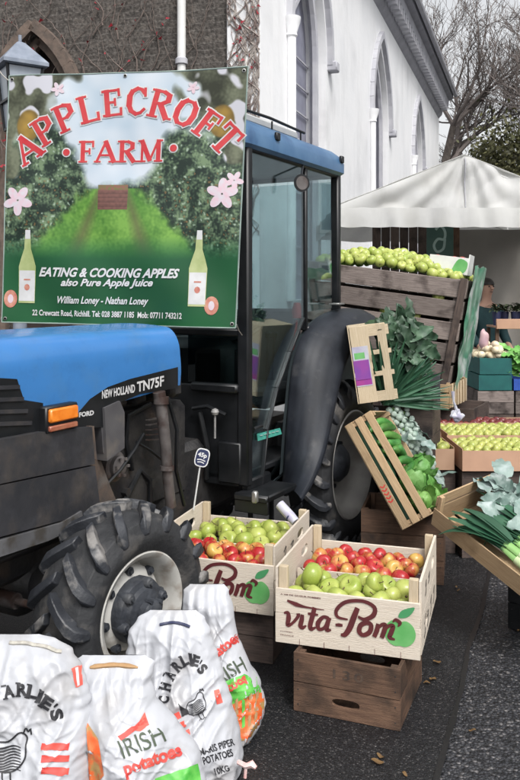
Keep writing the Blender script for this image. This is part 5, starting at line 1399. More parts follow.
# brussels sprout stalks / heads hanging over the back edge of that crate
spm = MB(); rs = random.Random(6)
def sprout_mesh():
    m = MB(); m.grid(lambda u, v: V((math.sin(v * PI) * math.cos(u * 2 * PI), math.sin(v * PI) * math.sin(u * 2 * PI), math.cos(v * PI))) * (1 + .12 * noise.noise(V((math.cos(u * 6.283) * 2, math.sin(u * 6.283) * 2, v * 4)))) * .021, 10, 7)
    o = m.build('sprout', 'sprout', sm_angle=180, fix=False); me = o.data; bpy.data.objects.remove(o); return me
SPR = sprout_mesh()
for k, (x0_, y0_, x1_, y1_, Y) in enumerate(((392, 408, 414, 450, 4.98), (402, 412, 430, 464, 5.0), (404, 440, 440, 486, 4.96))):
    a = at(x0_, y0_, Y); b = at(x1_, y1_, Y - .05)
    rt_ = empty('sprout_stalk', a, label=('sprout stalk with blue grey buds at the top of the tilted crate', 'sprout stalk with blue grey buds hanging beside the apple tray', 'lowest sprout stalk beside the lower end of the tilted crate')[k], cat_='sprout stalk', group='sprout stalks behind the tilted crate')
    m = MB(); m.tube([(0, 0, 0), (b - a) * .5 + V((0, 0, -.01)), b - a], [.016, .014, .012], 7); 
    m.build('stalk', 'cabbage', rt_)
    m = MB(); base_ = SPR
    vsb = [v.co.copy() for v in base_.vertices]; fsb = [tuple(p.vertices) for p in base_.polygons]
    ax = (b - a).normalized(); px_ = ax.cross(V((0, 1, 0))).normalized(); py_ = ax.cross(px_)
    for i in range(46):
        t = i / 45; an = i * 2.4; c = (b - a) * t + (px_ * math.cos(an) + py_ * math.sin(an)) * .034
        s_ = rs.uniform(.7, 1.2); m._add([c + v * s_ for v in vsb], fsb)
    m.build('sprouts', 'sprout', rt_, fix=False)
    m = MB()
    for i in range(7):
        an = i * .9 + k; d = (px_ * math.cos(an) + py_ * math.sin(an)) + ax * rs.uniform(-.3, .9)
        leaf(m, (b - a) * rs.uniform(0, .9), d, ax * -1, .14, .09, curl=.8, wav=.006, seed=i, pv=rs.random())
    m.build('leaves', 'grey_leaf', rt_, fix=False)

# small crate on its end with a coloured label, leek tops fanning out of it
Y2 = 4.88
o2 = at(359, 404, Y2); tl = at(348, 328, Y2); br = at(396, 400, Y2 - .02)
e1 = (tl - o2); L2 = e1.length; e1.normalize()          # x: up the long side
e3 = (br - o2); H2 = e3.length; e3 = (e3 - e1 * e3.dot(e1)).normalized()  # z: crate height points right (mouth)
e2 = e3.cross(e1)
Ms = Matrix.Translation(o2) @ Matrix((e1, e2, e3)).transposed().to_4x4()
if e2.y < 0:
    e2 = -e2; e1n = e2.cross(e3); Ms = Matrix.Translation(tl) @ Matrix((e1n, e2, e3)).transposed().to_4x4()
t = root_from('label_crate', Ms, 'small pale crate standing on end with a purple label, leek tops pushing out', 'crate')
W2 = .26
m = MB()
m.box((L2 / 2, .004, H2 * .27), (L2, .008, H2 * .50), None, .001); m.box((L2 / 2, .004, H2 * .87), (L2, .008, H2 * .24), None, .001)
for f_ in (.08, .36, .64, .93): m.box((L2 * f_, .003, H2 * .62), (L2 * (.13 if f_ in (.08, .93) else .06), .005, H2 * .9), None, .001)
sp_ = m.build('front_slats', 'pale_wood', t)
m = MB(); m.box((L2 / 2, W2, H2 * .27), (L2, .008, H2 * .50), None, .001); m.box((L2 / 2, W2, H2 * .87), (L2, .008, H2 * .24), None, .001); m.build('back_slats', 'pale_wood', t)
for x in (.004, L2 - .004):
    m = MB(); m.box((x, W2 / 2 + .002, H2 / 2), (.010, W2 - .012, H2 - .002), None, .001); m.build('end_panel', 'pale_wood', t)
m = MB(); m.box((L2 / 2, W2 / 2, -.003), (L2, W2, .006), None, .001); m.build('base', 'pale_wood', t)
lb = MB(); fl = lambda x, y: (x, -.0022, y)
# label: green top patch, purple and magenta lower
dirx = 1 if Ms.to_3x3().col[0].z > 0 else -1
lx = lambda f_: (L2 * f_) if dirx > 0 else L2 * (1 - f_)
lb2 = MB(); lb2.prism([(lx(.22), .004), (lx(.74), .004), (lx(.74), H2 * .45), (lx(.22), H2 * .45)], lambda x, y, t_: (x, -.0012 - t_, y), .001); lbo = lb2.build('label_sheet', 'white_film', sp_)
for nm, mm, a_, b_, c_, d_ in (('label_band', 'purple_film', .30, .56, .01, .43), ('label_band', 'magenta', .235, .31, .01, .44), ('label_patch', 'logo_green', .58, .66, .06, .34)):
    q = MB(); q.flat([(lx(a_), H2 * c_), (lx(b_), H2 * c_), (lx(b_), H2 * d_), (lx(a_), H2 * d_)], lambda x, y: (x, -.0028, y)); o_ = q.build(nm, mm, None, fix=False); o_.parent = sp_
# leek tops: fans of long narrow leaves
lk = empty('leek_bunch', Ms @ V((L2 / 2, W2 / 2, H2 * .8)), label='fan of long dark green leek leaves spreading right of the labelled crate', cat_='leek leaves')
m = MB(); o0 = Ms @ V((L2 / 2, W2 / 2, H2 * .8)); rl = random.Random(12)
fc = at(386, 402, 4.95) - o0
for i in range(210):
    a = math.radians(rl.uniform(-8, 112)); d = V((math.cos(a), rl.uniform(-.35, .35), math.sin(a)))
    leaf(m, fc + V((rl.uniform(-.02, .02), rl.uniform(-.03, .1), rl.uniform(-.02, .02))), d, V((rl.uniform(-.4, .4), -1, rl.uniform(-.2, .2))), rl.uniform(.22, .42), rl.uniform(.014, .032), curl=rl.uniform(-.5, .6), fold=.5, n=5, pv=rl.random())
m.build('leaves', 'leek_green', lk, fix=False)
kl = empty('kale_bunch', at(398, 345, 5.0), label='bunch of frilly blue green kale above the leek leaves', cat_='kale')
m = MB()
for i in range(110):
    a = rl.uniform(-.9, 2.9); d = V((math.cos(a), rl.uniform(-.7, .3), math.sin(a))); c = V((rl.uniform(-.08, .12), rl.uniform(-.08, .08), rl.uniform(-.12, .10)))
    leaf(m, c, d, V((rl.uniform(-.6, .6), -1, rl.uniform(-.3, .5))), rl.uniform(.12, .22), rl.uniform(.05, .09), curl=rl.uniform(.2, 1.4), fold=.2, n=9, wav=.012, pv=rl.random(), tip=.4, seed=i)
m.build('leaves', 'kale', kl, fix=False)

# support boxes behind
brown_box((.80, 4.62, .004), math.radians(-14), .46, .40, .40, 'tall brown wooden box under the tilted vegetable crate', 'brown_wood', 3, False)
brown_box((.90, 5.00, .004), math.radians(-20), .30, .36, .94, 'tall narrow wooden box behind the tilted crate holding the labelled crate', 'dark_wood', 5, False)

# ------------------------------------------------------------------ leek crate, lower right
A = at(431, 524, 3.95); B = at(530, 604, 3.50); Cq = at(466, 468, 4.40)
ex = (B - A).normalized(); L3 = .60
ey = (Cq - A); ey = (ey - ex * ey.dot(ex)); W3 = .40; ey.normalize(); ez = ex.cross(ey)
Ml = Matrix.Translation(A) @ Matrix((ex, ey, ez)).transposed().to_4x4()
slat_crate('leek_crate', Ml, L3, W3, .095, 'low tilted thin wood crate of leeks at the right edge of the picture', 1, endh=.16)
brown_box((1.36, 3.86, .004), math.radians(-40), .40, .36, .26, 'black plastic box in shade under the leek crate', 'black_paint', 2, False, 'support_box')
rk = random.Random(4)
def leek(i, y, dz, label):
    # white end toward the lower right, leaves toward the upper left
    t = root_from('leek', Ml @ Matrix.Translation((L3 * 1.12, y, .085 + dz)), label, 'leek', 'leeks in the low crate')
    m = MB(); b = -V((1, rk.uniform(-.06, .10), .10)).normalized(); b.z = abs(b.z)
    m.tube([(0, 0, 0), b * .10, b * .22], [.020, .019, .022], 12, mi=0); m.build('shank', 'leek_white', t)
    m = MB(); m.tube([b * .221, b * .30], [.0225, .020], 12, flat=.7); m.build('neck', 'leek_mid', t)
    m = MB()
    for k in range(7):
        s_ = (k - 3) / 3; d = b + V((0, s_ * .22, .06 + .12 * rk.random()))
        leaf(m, b * .28 + V((0, s_ * .012, .004 * k)), d, V((0, 0, 1)), rk.uniform(.20, .38), rk.uniform(.035, .062), curl=rk.uniform(.4, 1.6), fold=.35, n=7, pv=rk.random(), tip=.2)
    m.build('leaves', 'leek_green', t, fix=False)
for i in range(6):
    leek(i, .05 + i * .042, .0 + .02 * (i % 2), 'leek with white shank and dark green leaves lying in the low crate')
# grey green leaves and film heaped behind the leeks
cg = empty('cauliflower_leaves', Ml @ V((L3 * .45, W3 * .75, .10)), label='heap of grey green cauliflower leaves behind the leeks at the right edge', cat_='vegetable leaves')
m = MB()
Mr = Ml.to_3x3()
for i in range(60):
    c = Mr @ V((rk.uniform(-.20, .28), rk.uniform(-.10, .14), rk.uniform(-.02, .08)))
    a = rk.uniform(0, 6.28); d = V((math.cos(a), math.sin(a) * .6, rk.uniform(.1, .9)))
    leaf(m, c, d, V((rk.uniform(-.5, .5), -.8, .8)), rk.uniform(.10, .18), rk.uniform(.07, .12), curl=rk.uniform(.3, 1.8), fold=.15, n=9, wav=.010, pv=rk.random(), tip=.4, seed=i)
m.build('leaves', 'grey_leaf', cg, fix=False)

# ------------------------------------------------------------------ cardboard apple trays
def tray(x0, x1, y0, y1, z, dz, label, m_='cardboard'):
    t = empty('apple_tray', ((x0 + x1) / 2, y0, z), label=label, cat_='tray', group='shallow cardboard apple trays'); W_ = x1 - x0; D_ = y1 - y0
    for nm, c, s_ in (('front_panel', (0, .002, dz / 2), (W_, .004, dz)), ('back_panel', (0, D_ - .002, dz / 2 + .01), (W_, .004, dz + .02)),
                      ('side_panel', (-W_ / 2 + .002, D_ / 2, dz / 2 + .005), (.004, D_ - .009, dz + .01)), ('side_panel', (W_ / 2 - .002, D_ / 2, dz / 2 + .005), (.004, D_ - .009, dz + .01)),
                      ('base', (0, D_ / 2, .003), (W_ - .01, D_ - .01, .004))):
        m = MB(); m.box(c, s_); m.build(nm, m_, t)
    return t
Z_T = .545
TR = [(1.235, 2.05, 5.0, 5.42, Z_T, .125, 'tray', 'front right cardboard tray of yellow green apples', 'pink_board'),
      (1.245, 2.10, 5.44, 5.84, Z_T + .02, .12, 'tray', 'second right cardboard tray of yellow green apples', 'pink_board'),
      (.86, 1.205, 5.08, 5.46, Z_T - .01, .13, 'tray', 'front left cardboard tray of yellow green apples beside the sprouts', 'cardboard'),
      (.88, 1.215, 5.50, 5.86, Z_T + .03, .11, 'tray', 'back left cardboard tray of yellow green apples', 'cardboard'),
      (1.26, 2.15, 5.87, 6.12, Z_T + .025, .11, 'dark', 'rearmost cardboard tray of dark red apples', 'cardboard')]
for i, (x0, x1, y0, y1, z, dz, kd, lbl, mm) in enumerate(TR):
    tray(x0, x1, y0, y1, z, dz, lbl, mm)
    fill(Matrix.Identity(4), x0 + .006, x1 - .006, y0 + .006, y1 - .006, z + dz - .012, .031, kd,
         ('yellow green apple in the ' if kd == 'tray' else 'dark red apple in the ') + lbl.split(' of ')[0], 'apples in the ' + lbl.split(' of ')[0], heap=.012, jit=.003)
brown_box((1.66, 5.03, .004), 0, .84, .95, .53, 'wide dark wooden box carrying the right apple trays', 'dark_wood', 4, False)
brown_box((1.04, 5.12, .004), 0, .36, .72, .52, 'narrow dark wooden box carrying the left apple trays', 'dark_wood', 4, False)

# ------------------------------------------------------------------ big tilted bin of green apples
TRc = at(469, 279, 6.0); yawb = math.radians(-20); roll = math.radians(7.5)
Rb = Matrix.Rotation(yawb, 3, 'Z') @ Matrix.Rotation(roll, 3, 'Y')
BW, BD, BH = 1.25, 1.0, .80
org = TRc - Rb @ V((BW, 0, BH))
Mb = Matrix.Translation(org) @ Rb.to_4x4()
bn = root_from('apple_bin', Mb, 'large tilted slatted wooden bin heaped with big green cooking apples', 'bin')
TAP = .035
for nm, o_, d_, W_, n_ in (('front_slats', V((0, 0, 0)), V((1, 0, 0)), BW, V((0, 1, 0))), ('back_slats', V((0, BD, 0)), V((1, 0, 0)), BW, V((0, -1, 0))),
                           ('side_slats', V((0, 0, 0)), V((0, 1, 0)), BD, V((1, 0, 0))), ('side_slats', V((BW, 0, 0)), V((0, 1, 0)), BD, V((-1, 0, 0)))):
    m = MB(); rw = 5; hh = BH / rw
    for k in range(rw):
        z = hh * (k + .5); ins = .03 if nm == 'side_slats' else 0
        tp = TAP * (1 - z / BH) if d_.x else 0
        a = o_ + d_ * (ins) + V((0, 0, z)) + n_ * (.012 + (TAP * (1 - z / BH) if abs(n_.x) > .5 and o_.x > 0 else 0)); b = o_ + d_ * (W_ - ins - tp) + V((0, 0, z)) + n_ * (.012 + (TAP * (1 - z / BH) if abs(n_.x) > .5 and o_.x > 0 else 0))
        m.bar(a, b, .022, hh * .84, bevel=.003)
    m.build(nm, 'bin_wood', bn)
for x in (.06, BW - .06):
    for y in (.05, BD - .05):
        m = MB(); xb = x - (TAP if x > .5 else 0); m.bar((xb, y, 0), (x, y, BH - .01), .06, .05, up=(0, 1, 0), bevel=.004); m.build('corner_post', 'bin_wood', bn)
m = MB(); m.bar((BW - .045 - TAP, -.012, -.02), (BW - .03, -.012, BH), .05, .02, up=(0, 1, 0), bevel=.002); m.build('corner_strip', 'dark_wood', bn)
m = MB(); m.box((BW / 2, BD / 2, .0), (BW - .1, BD - .08, .02)); m.build('base', 'bin_wood', bn)
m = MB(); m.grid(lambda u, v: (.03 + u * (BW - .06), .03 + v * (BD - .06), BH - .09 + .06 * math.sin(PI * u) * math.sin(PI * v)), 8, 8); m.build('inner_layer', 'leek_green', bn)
for k in range(4):   # apples that show through the gaps
    pass
x0, x1, y0, y1 = .05, BW - .05, .04, BD - .05
row = 0; y = y0 + .035; lab = 'large green cooking apple heaped on the big tilted wooden bin'; grp = 'cooking apples on the big bin'
while y < y1:
    x = x0 + .04 + (.042 if row % 2 else 0)
    while x < x1:
        u = (x - x0) / (x1 - x0); vq = (y - y0) / (y1 - y0)
        h = .15 * (math.sin(PI * min(max(u, 0), 1)) ** .5) * (math.sin(PI * min(vq * .9 + .06, 1)) ** .7) * (1 - .35 * max(0, u - .55) / .45)
        put_apple('bin', Mb @ V((x + ra.uniform(-.01, .01), y + ra.uniform(-.01, .01), BH - .02 + h + ra.uniform(-.016, .016))), lab, grp)
        x += .080
    y += .074; row += 1
for i in range(12):
    k = ra.randrange(0, 4); u = ra.uniform(.5, .93)
    put_apple('bin', Mb @ V((BW * u, .068, BH * (k + 1) / 5)), 'green cooking apple showing through a gap between the bin slats', 'cooking apples behind the bin slats')
# right end: green and white sheeting, pale crate edge on top
sh = MB(); rr_ = random.Random(2)
def shf(u, v):
    y = u * (BD * .9); z = BH + .10 - v * (BH + .16)
    fo = .010 * math.sin(u * 14 + 4 * noise.noise(V((u * 3, v * 2, 0)))) + .02 * noise.noise(V((u * 6, v * 5, 3)))
    return (BW + .03 + fo - TAP * v, y, z + .03 * noise.noise(V((u * 7, 0, 5))))
sh.grid(shf, 60, 40, thick=.002)
so_ = sh.build('plastic_sheet', 'green_sheet'); so_.location = Mb.to_translation(); so_.rotation_euler = Mb.to_euler(); tag(so_, 'crumpled green and white plastic sheeting hanging down the right end of the big bin', 'plastic sheet')
pcw = Mb @ Matrix.Translation((BW - .34, .25, BH + .02)); t = root_from('fruit_box', pcw, 'small white fruit box with green print on top of the right end of the bin', 'box')
m = MB(); m.box((.15, 0, .07), (.30, .006, .13), None, .001); m.box((.15, .35, .07), (.30, .006, .13), None, .001); m.build('side_panel', 'white_paint', t)
m = MB(); m.box((.297, .175, .085), (.008, .34, .16), None, .001); m.box((.003, .175, .07), (.006, .34, .13), None, .001); m.build('end_panel', 'white_paint', t)
m = MB(); m.box((.15, .175, .006), (.29, .34, .006)); m.build('base', 'white_paint', t)
m = MB(); m.flat(cat([(.18, .02), (.27, .02), (.29, .10), (.22, .12)], 4, True), lambda x, y: (x, -.0042, y)); m.build('print', 'logo_green', t, fix=False)
for i in range(8): put_apple('red', pcw @ V((.05 + .065 * (i % 4), .06 + .08 * (i // 4), .10)), 'red apple in the small white box on the right end of the bin', 'red apples on the bin', 1.0)
PEND.sort(key=lambda q: q[0])
# what carries the bin: pallets and a grey box
brown_box((1.08, 6.35, .004), yawb, 1.1, .9, .62, 'grey brown slatted pallet box carrying the big tilted apple bin', 'dark_wood', 5, False, 'pallet_box', 'pallet box')
gx = at(428, 385, 5.93)
gp = empty('grey_stand', (gx.x, 5.95, 0), label='dark grey upright metal stand under the front of the big bin', cat_='stand')
m = MB(); m.box((0, 0, .55), (.17, .10, .98), None, .01); m.build('post', 'grey_panel', gp); m = MB(); m.box((0, -.052, .85), (.10, .008, .26), None, .003); m.build('recessed_panel', 'black_paint', gp); m = MB(); m.box((0, 0, .03), (.3, .2, .05), None, .005); m.build('foot', 'grey_panel', gp)
Mx = frame(at(450, 405, 6.05), (.55, .85, 0), (-.85, .5, 0)); Mx = Matrix.Translation(at(450, 408, 5.95)) @ Matrix.Rotation(math.radians(62), 4, 'Z')
slat_crate('lattice_crate', Mx, .50, .30, .17, 'small pale lattice crate below the right end of the big bin', 1, 'thin_wood')
for k in range(6):
    pass
m = MB()
for k in range(6): m.box((.05 + k * .08, -.006, .085), (.02, .008, .17), None, .001)
m.build('uprights', 'pale_wood', bpy.data.objects['lattice_crate'])
board_ = MB(); board_.box((0, 0, .37), (.5, .5, .74), None, .01)
hb_ = brown_box((at(450, 408, 5.95).x + .02, 6.02, .004), math.radians(-28), .34, .5, at(450, 408, 5.95).z - .012, 'dark wooden box under the small lattice crate', 'dark_wood', 4, False)
# white crumpled bag hanging at the tray corner
wb = empty('plastic_bag', at(457, 416, 5.0), label='small white crumpled plastic bag at the corner between the two apple trays', cat_='bag')
m = MB(); m.grid(lambda u, v: V((math.sin(v * PI) * math.cos(u * 6.283) * .034, math.sin(v * PI) * math.sin(u * 6.283) * .02, math.cos(v * PI) * .034)) * (1 + .6 * noise.noise(V((math.cos(u * 6.283) * 2, math.sin(u * 6.283) * 2, v * 5)))), 24, 16); m.build('body', 'white_film', wb, fix=False)
m = MB(); m.tube([(0, 0, .03), (-.02, 0, .09), (-.025, .0, .15)], [.012, .006, .012], 6); m.build('handle', 'white_film', wb)

# ------------------------------------------------------------------ stall goods behind, right
def st_box(px0, px1, py0, py1, Y, Dp, name, m_, label, cat_, nb=1, group=None):
    a = at(px0, py1, Y); b = at(px1, py0, Y)
    return brown_box(((a.x + b.x) / 2, Y, a.z), 0, b.x - a.x, Dp, b.z - a.z, label, m_, nb, False, name, cat_, group)
YS = 8.3
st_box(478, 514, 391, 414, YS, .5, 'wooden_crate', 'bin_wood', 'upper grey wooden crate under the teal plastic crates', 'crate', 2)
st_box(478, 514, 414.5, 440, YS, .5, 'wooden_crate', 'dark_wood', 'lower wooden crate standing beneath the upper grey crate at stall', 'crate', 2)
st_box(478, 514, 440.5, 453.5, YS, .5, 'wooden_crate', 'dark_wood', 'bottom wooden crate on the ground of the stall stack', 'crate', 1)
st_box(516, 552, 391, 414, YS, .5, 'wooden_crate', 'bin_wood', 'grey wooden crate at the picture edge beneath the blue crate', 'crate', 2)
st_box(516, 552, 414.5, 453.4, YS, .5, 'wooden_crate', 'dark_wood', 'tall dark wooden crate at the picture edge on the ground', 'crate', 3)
st_box(479, 512, 375, 390.5, YS, .48, 'plastic_crate', 'teal_plastic', 'lower teal plastic crate under the onions', 'crate')
st_box(480, 512, 358, 374.5, YS, .48, 'plastic_crate', 'teal_plastic', 'upper teal plastic crate holding the onions', 'crate')
st_box(514, 550, 379, 390.5, YS, .48, 'plastic_crate', 'blue_plastic', 'bright blue plastic crate at the right edge of the picture', 'crate')
def ball_mesh(name, r, m_, sq_=.85):
    m = MB(); m.grid(lambda u, v: V((math.sin(v * PI) * math.cos(u * 6.283), math.sin(v * PI) * math.sin(u * 6.283), math.cos(v * PI) * sq_)) * r * (1 + .25 * max(0, 1 - v * 7)), 12, 9)
    o = m.build(name, m_, sm_angle=180, fix=False); me = o.data; bpy.data.objects.remove(o); return me
ON = ball_mesh('onion', .042, 'onion')
ro_ = random.Random(3); z_on = at(0, 358, YS).z
for k in range(34):
    lay = 0 if k < 20 else (1 if k < 30 else 2)
    sp = (1, .7, .4)[lay]
    x = (pX(496, YS) + ro_.uniform(-.15, .15) * sp); y = YS + .06 + ro_.uniform(0, .3)
    putm('onion', ON, Matrix.Identity(4), (x, y, z_on + .01 + lay * .055 + ro_.uniform(0, .02)), (ro_.uniform(-1, 1), ro_.uniform(-1, 1), 0), 'pale onion heaped on the upper teal crate', 'onion', 'pale onions on the teal crates')
# leafy greens right of the onions
gl = empty('lettuce_bunch', at(524, 372, YS), label='bright leafy green bunch above the blue crate at the right edge', cat_='greens')
m = MB()
for i in range(70):
    a = ro_.uniform(0, 6.28); d = V((math.cos(a), math.sin(a), ro_.uniform(.2, 1.6)))
    leaf(m, V((ro_.uniform(-.12, .16), ro_.uniform(0, .3), ro_.uniform(-.05, .22))), d, V((0, -.5, 1)), ro_.uniform(.10, .18), .09, curl=1.0, wav=.008, seed=i, pv=ro_.random(), tip=.4)
m.build('leaves', 'cabbage', gl, fix=False)
# shelf with plants in dark pots
sf = empty('display_shelf', (pX(524, 8.6), 8.6, 0), label='pinkish wooden display shelf with potted plants at the right of the stall', cat_='shelf')
zs = at(0, 319, 8.6).z; zb_ = at(0, 329, 8.6).z
m = MB(); m.box((0, 0, (zs + zb_) / 2), (.58, .03, zs - zb_), None, .004); m.build('front_board', 'pink_board', sf)
m = MB(); m.box((0, .2, zb_ + .02), (.58, .36, .02), None, .003); m.build('shelf_board', 'pink_board', sf)
for x in (-.27, .27):
    for y in (.04, .36): m = MB(); m.box((x, y, zb_ / 2), (.035, .035, zb_), None, .003); m.build('leg', 'brown_wood', sf)
for i in range(6):
    x = pX(500, 8.6) + i * .10; ppz = zb_ + .03
    p = empty('potted_plant', (x, 8.72 + .06 * (i % 2), ppz), label='small leafy plant in a dark blue pot on the pinkish shelf', cat_='potted plant', group='potted plants on the stall shelf')
    m = MB(); m.lathe([(.032, 0), (.045, .10), (.048, .14), (.048, .15), (.038, .15), (.036, .13), (0, .13)], (0, 0, 0), (0, 0, 1), 14); m.build('pot', 'navy', p)
    m = MB()
    for k in range(26):
        a = ro_.uniform(0, 6.28); d = V((math.cos(a) * .6, math.sin(a) * .6, ro_.uniform(.4, 1.4)))
        leaf(m, V((0, 0, .14)) + d * .03, d, V((0, 0, 1)), ro_.uniform(.08, .17), .035, curl=1.2, pv=ro_.random(), n=4)
    m.build('foliage', 'hedge_leaf', p, fix=False)
bgp = empty('hanging_bag', at(484, 340, 8.5), label='pale pink bag hanging between the bin and the onions', cat_='bag')
m = MB(); m.grid(lambda u, v: V((math.sin(v * PI) * math.cos(u * 6.283) * .05, math.sin(v * PI) * math.sin(u * 6.283) * .04, math.cos(v * PI) * .11)) * (1 + .25 * noise.noise(V((math.cos(u * 6.283), math.sin(u * 6.283), v * 4)))), 20, 14); m.build('body', mat('pinkbag', (.55, .38, .38), (.45, .30, .34), 9, .6), bgp, fix=False)

# ------------------------------------------------------------------ the stall holder
def person():
    Yp = 9.75; k = 1.0
    root = empty('person', (pX(486, Yp), Yp, 0), (0, 0, math.radians(20)), 'dark haired person in a dark teal jacket standing under the canopy behind the bin', 'person')
    def skin(name, m_, chains, sub=2):
        vs = []; es = []; rr = []
        for ch in chains:
            prev = ch[0] if isinstance(ch[0], int) else None
            for q in (ch[1:] if prev is not None else ch):
                vs.append(q[:3]); rr.append(q[3:] if len(q) > 4 else (q[3], q[3])); i = len(vs) - 1
                if prev is not None: es.append((prev, i))
                prev = i
        me = bpy.data.meshes.new(name); me.from_pydata(vs, es, []); me.materials.append(M[m_])
        o = bpy.data.objects.new(name, me); COL.objects.link(o); o.parent = root
        sk = o.modifiers.new('s', 'SKIN'); sk.use_smooth_shade = True
        for i, r_ in enumerate(rr): me.skin_vertices[0].data[i].radius = r_ if len(r_) == 2 else (r_[0], r_[0])
        me.skin_vertices[0].data[0].use_root = True
        ss = o.modifiers.new('ss', 'SUBSURF'); ss.levels = sub; ss.render_levels = sub
        return o
    # body: pelvis root
    body = skin('body', 'skin', [[(0, 0, .95, .13, .10), (0, 0, 1.15, .12, .09), (0, -.01, 1.38, .14, .10), (0, -.01, 1.50, .06, .055), (0, -.02, 1.58, .052, .052), (0, -.03, 1.66, .075, .088), (0, -.025, 1.73, .072, .085)],
                      [2, (.17, -.01, 1.42, .06), (.22, .0, 1.15, .045), (.20, -.18, .98, .035), (.19, -.24, .95, .022, .03)], [2, (-.17, -.01, 1.42, .06), (-.22, .0, 1.15, .045), (-.20, -.18, .98, .035), (-.19, -.24, .95, .022, .03)],
                      [0, (.09, 0, .85, .09), (.10, -.01, .48, .06), (.10, .02, .10, .04), (.10, -.14, .04, .035)], [0, (-.09, 0, .85, .09), (-.10, -.01, .48, .06), (-.10, .02, .10, .04), (-.10, -.14, .04, .035)]])
    skin('jacket', 'jacket', [[(0, 0, .86, .17, .135), (0, 0, 1.15, .165, .125), (0, -.01, 1.38, .18, .13), (0, -.01, 1.50, .085, .08)],
                              [2, (.185, -.01, 1.42, .078), (.235, .0, 1.15, .062), (.21, -.16, .99, .050)], [2, (-.185, -.01, 1.42, .078), (-.235, .0, 1.15, .062), (-.21, -.16, .99, .050)]])
    skin('trousers', 'trousers', [[(0, 0, .92, .15, .12), (.09, 0, .82, .10), (.10, -.01, .48, .075), (.10, .02, .09, .062)], [0, (-.09, 0, .82, .10), (-.10, -.01, .48, .075), (-.10, .02, .09, .062)]])
    # face details
    m = MB(); hd = V((0, -.028, 1.68))
    m.tube([hd + V((0, -.078, .015)), hd + V((0, -.102, -.018)), hd + V((0, -.085, -.028))], [.008, .014, .009], 8)
    for s_ in (-1, 1): m.lathe([(0, -.02), (.014, -.012), (.018, 0), (.012, .014), (0, .02)], hd + V((s_ * .080, .005, -.005)), (0, 0, 1), 8)
    m.build('nose_and_ears', 'skin', body)
    m = MB()
    for s_ in (-1, 1): m.lathe([(0, -.010), (.008, -.006), (.010, 0), (.008, .006), (0, .010)], hd + V((s_ * .030, -.080, .012)), (0, 0, 1), 8)
    m.tube([hd + V((-.022, -.083, -.050)), hd + V((0, -.090, -.052)), hd + V((.022, -.083, -.050))], [.003, .005, .003], 6); m.build('eyes_and_mouth', 'hair', body)
    m = MB()
    def hf(u, v):
        a = u * 2 * PI; b = v * PI * .70
        lowf = 1.0 if math.sin(a) > -.2 else .62
        b = b * lowf
        return hd + V((math.sin(b) * math.cos(a) * .088, math.sin(b) * math.sin(a) * .102 + .012, math.cos(b) * .105 + .012)) * (1 + .04 * noise.noise(V((math.cos(a) * 5, math.sin(a) * 5, v * 9))))
    m.grid(hf, 28, 12); m.build('hair', 'hair', root, fix=False)
    for s_ in (-1, 1):
        m = MB(); h0 = V((s_ * .19, -.245, .945)); m.box(h0, (.04, .075, .022), None, .008)
        for k in range(4):
            x = h0.x + (-.014 + k * .0095); m.tube([(x, h0.y - .030, h0.z), (x, h0.y - .058 - .004 * (k in (1, 2)), h0.z - .010), (x, h0.y - .072, h0.z - .028)], [.007, .0065, .005], 6)
        m.tube([(h0.x - s_ * .018, h0.y + .01, h0.z), (h0.x - s_ * .034, h0.y - .02, h0.z - .006), (h0.x - s_ * .036, h0.y - .042, h0.z - .016)], [.008, .0075, .006], 6); m.build('hand', 'skin', body)
        m = MB(); m.box((s_ * .10, -.06, .045), (.09, .26, .085), None, .03); m.build('shoe', 'black_paint', root)
person()

PEND.sort(key=lambda q: q[0])
for q in PEND[:292]: real_apple(*q[1:])
rest = MB(); rq = random.Random(9); mi_ = {'tray': 0, 'dark': 1, 'bin': 2, 'green': 3, 'red': 4}
for q in PEND[292:]:
    me = AP[q[1]][rq.randrange(3)]; e_ = Euler((rq.uniform(-1.3, 1.3), rq.uniform(-1.3, 1.3), rq.uniform(0, 6))).to_matrix(); k_ = rq.uniform(.92, 1.08)
    rest._add([q[2] + e_ @ (v.co * k_) for v in me.vertices], [tuple(p.vertices) for p in me.polygons], mi_[q[1]])
tag(rest.build('apples', ['apple_tray', 'apple_dark', 'apple_bin', 'apple_green', 'apple_red'], fix=False, sm_angle=180), 'smaller far apples filling the cardboard trays and back of the bin', 'apples', kind='stuff')
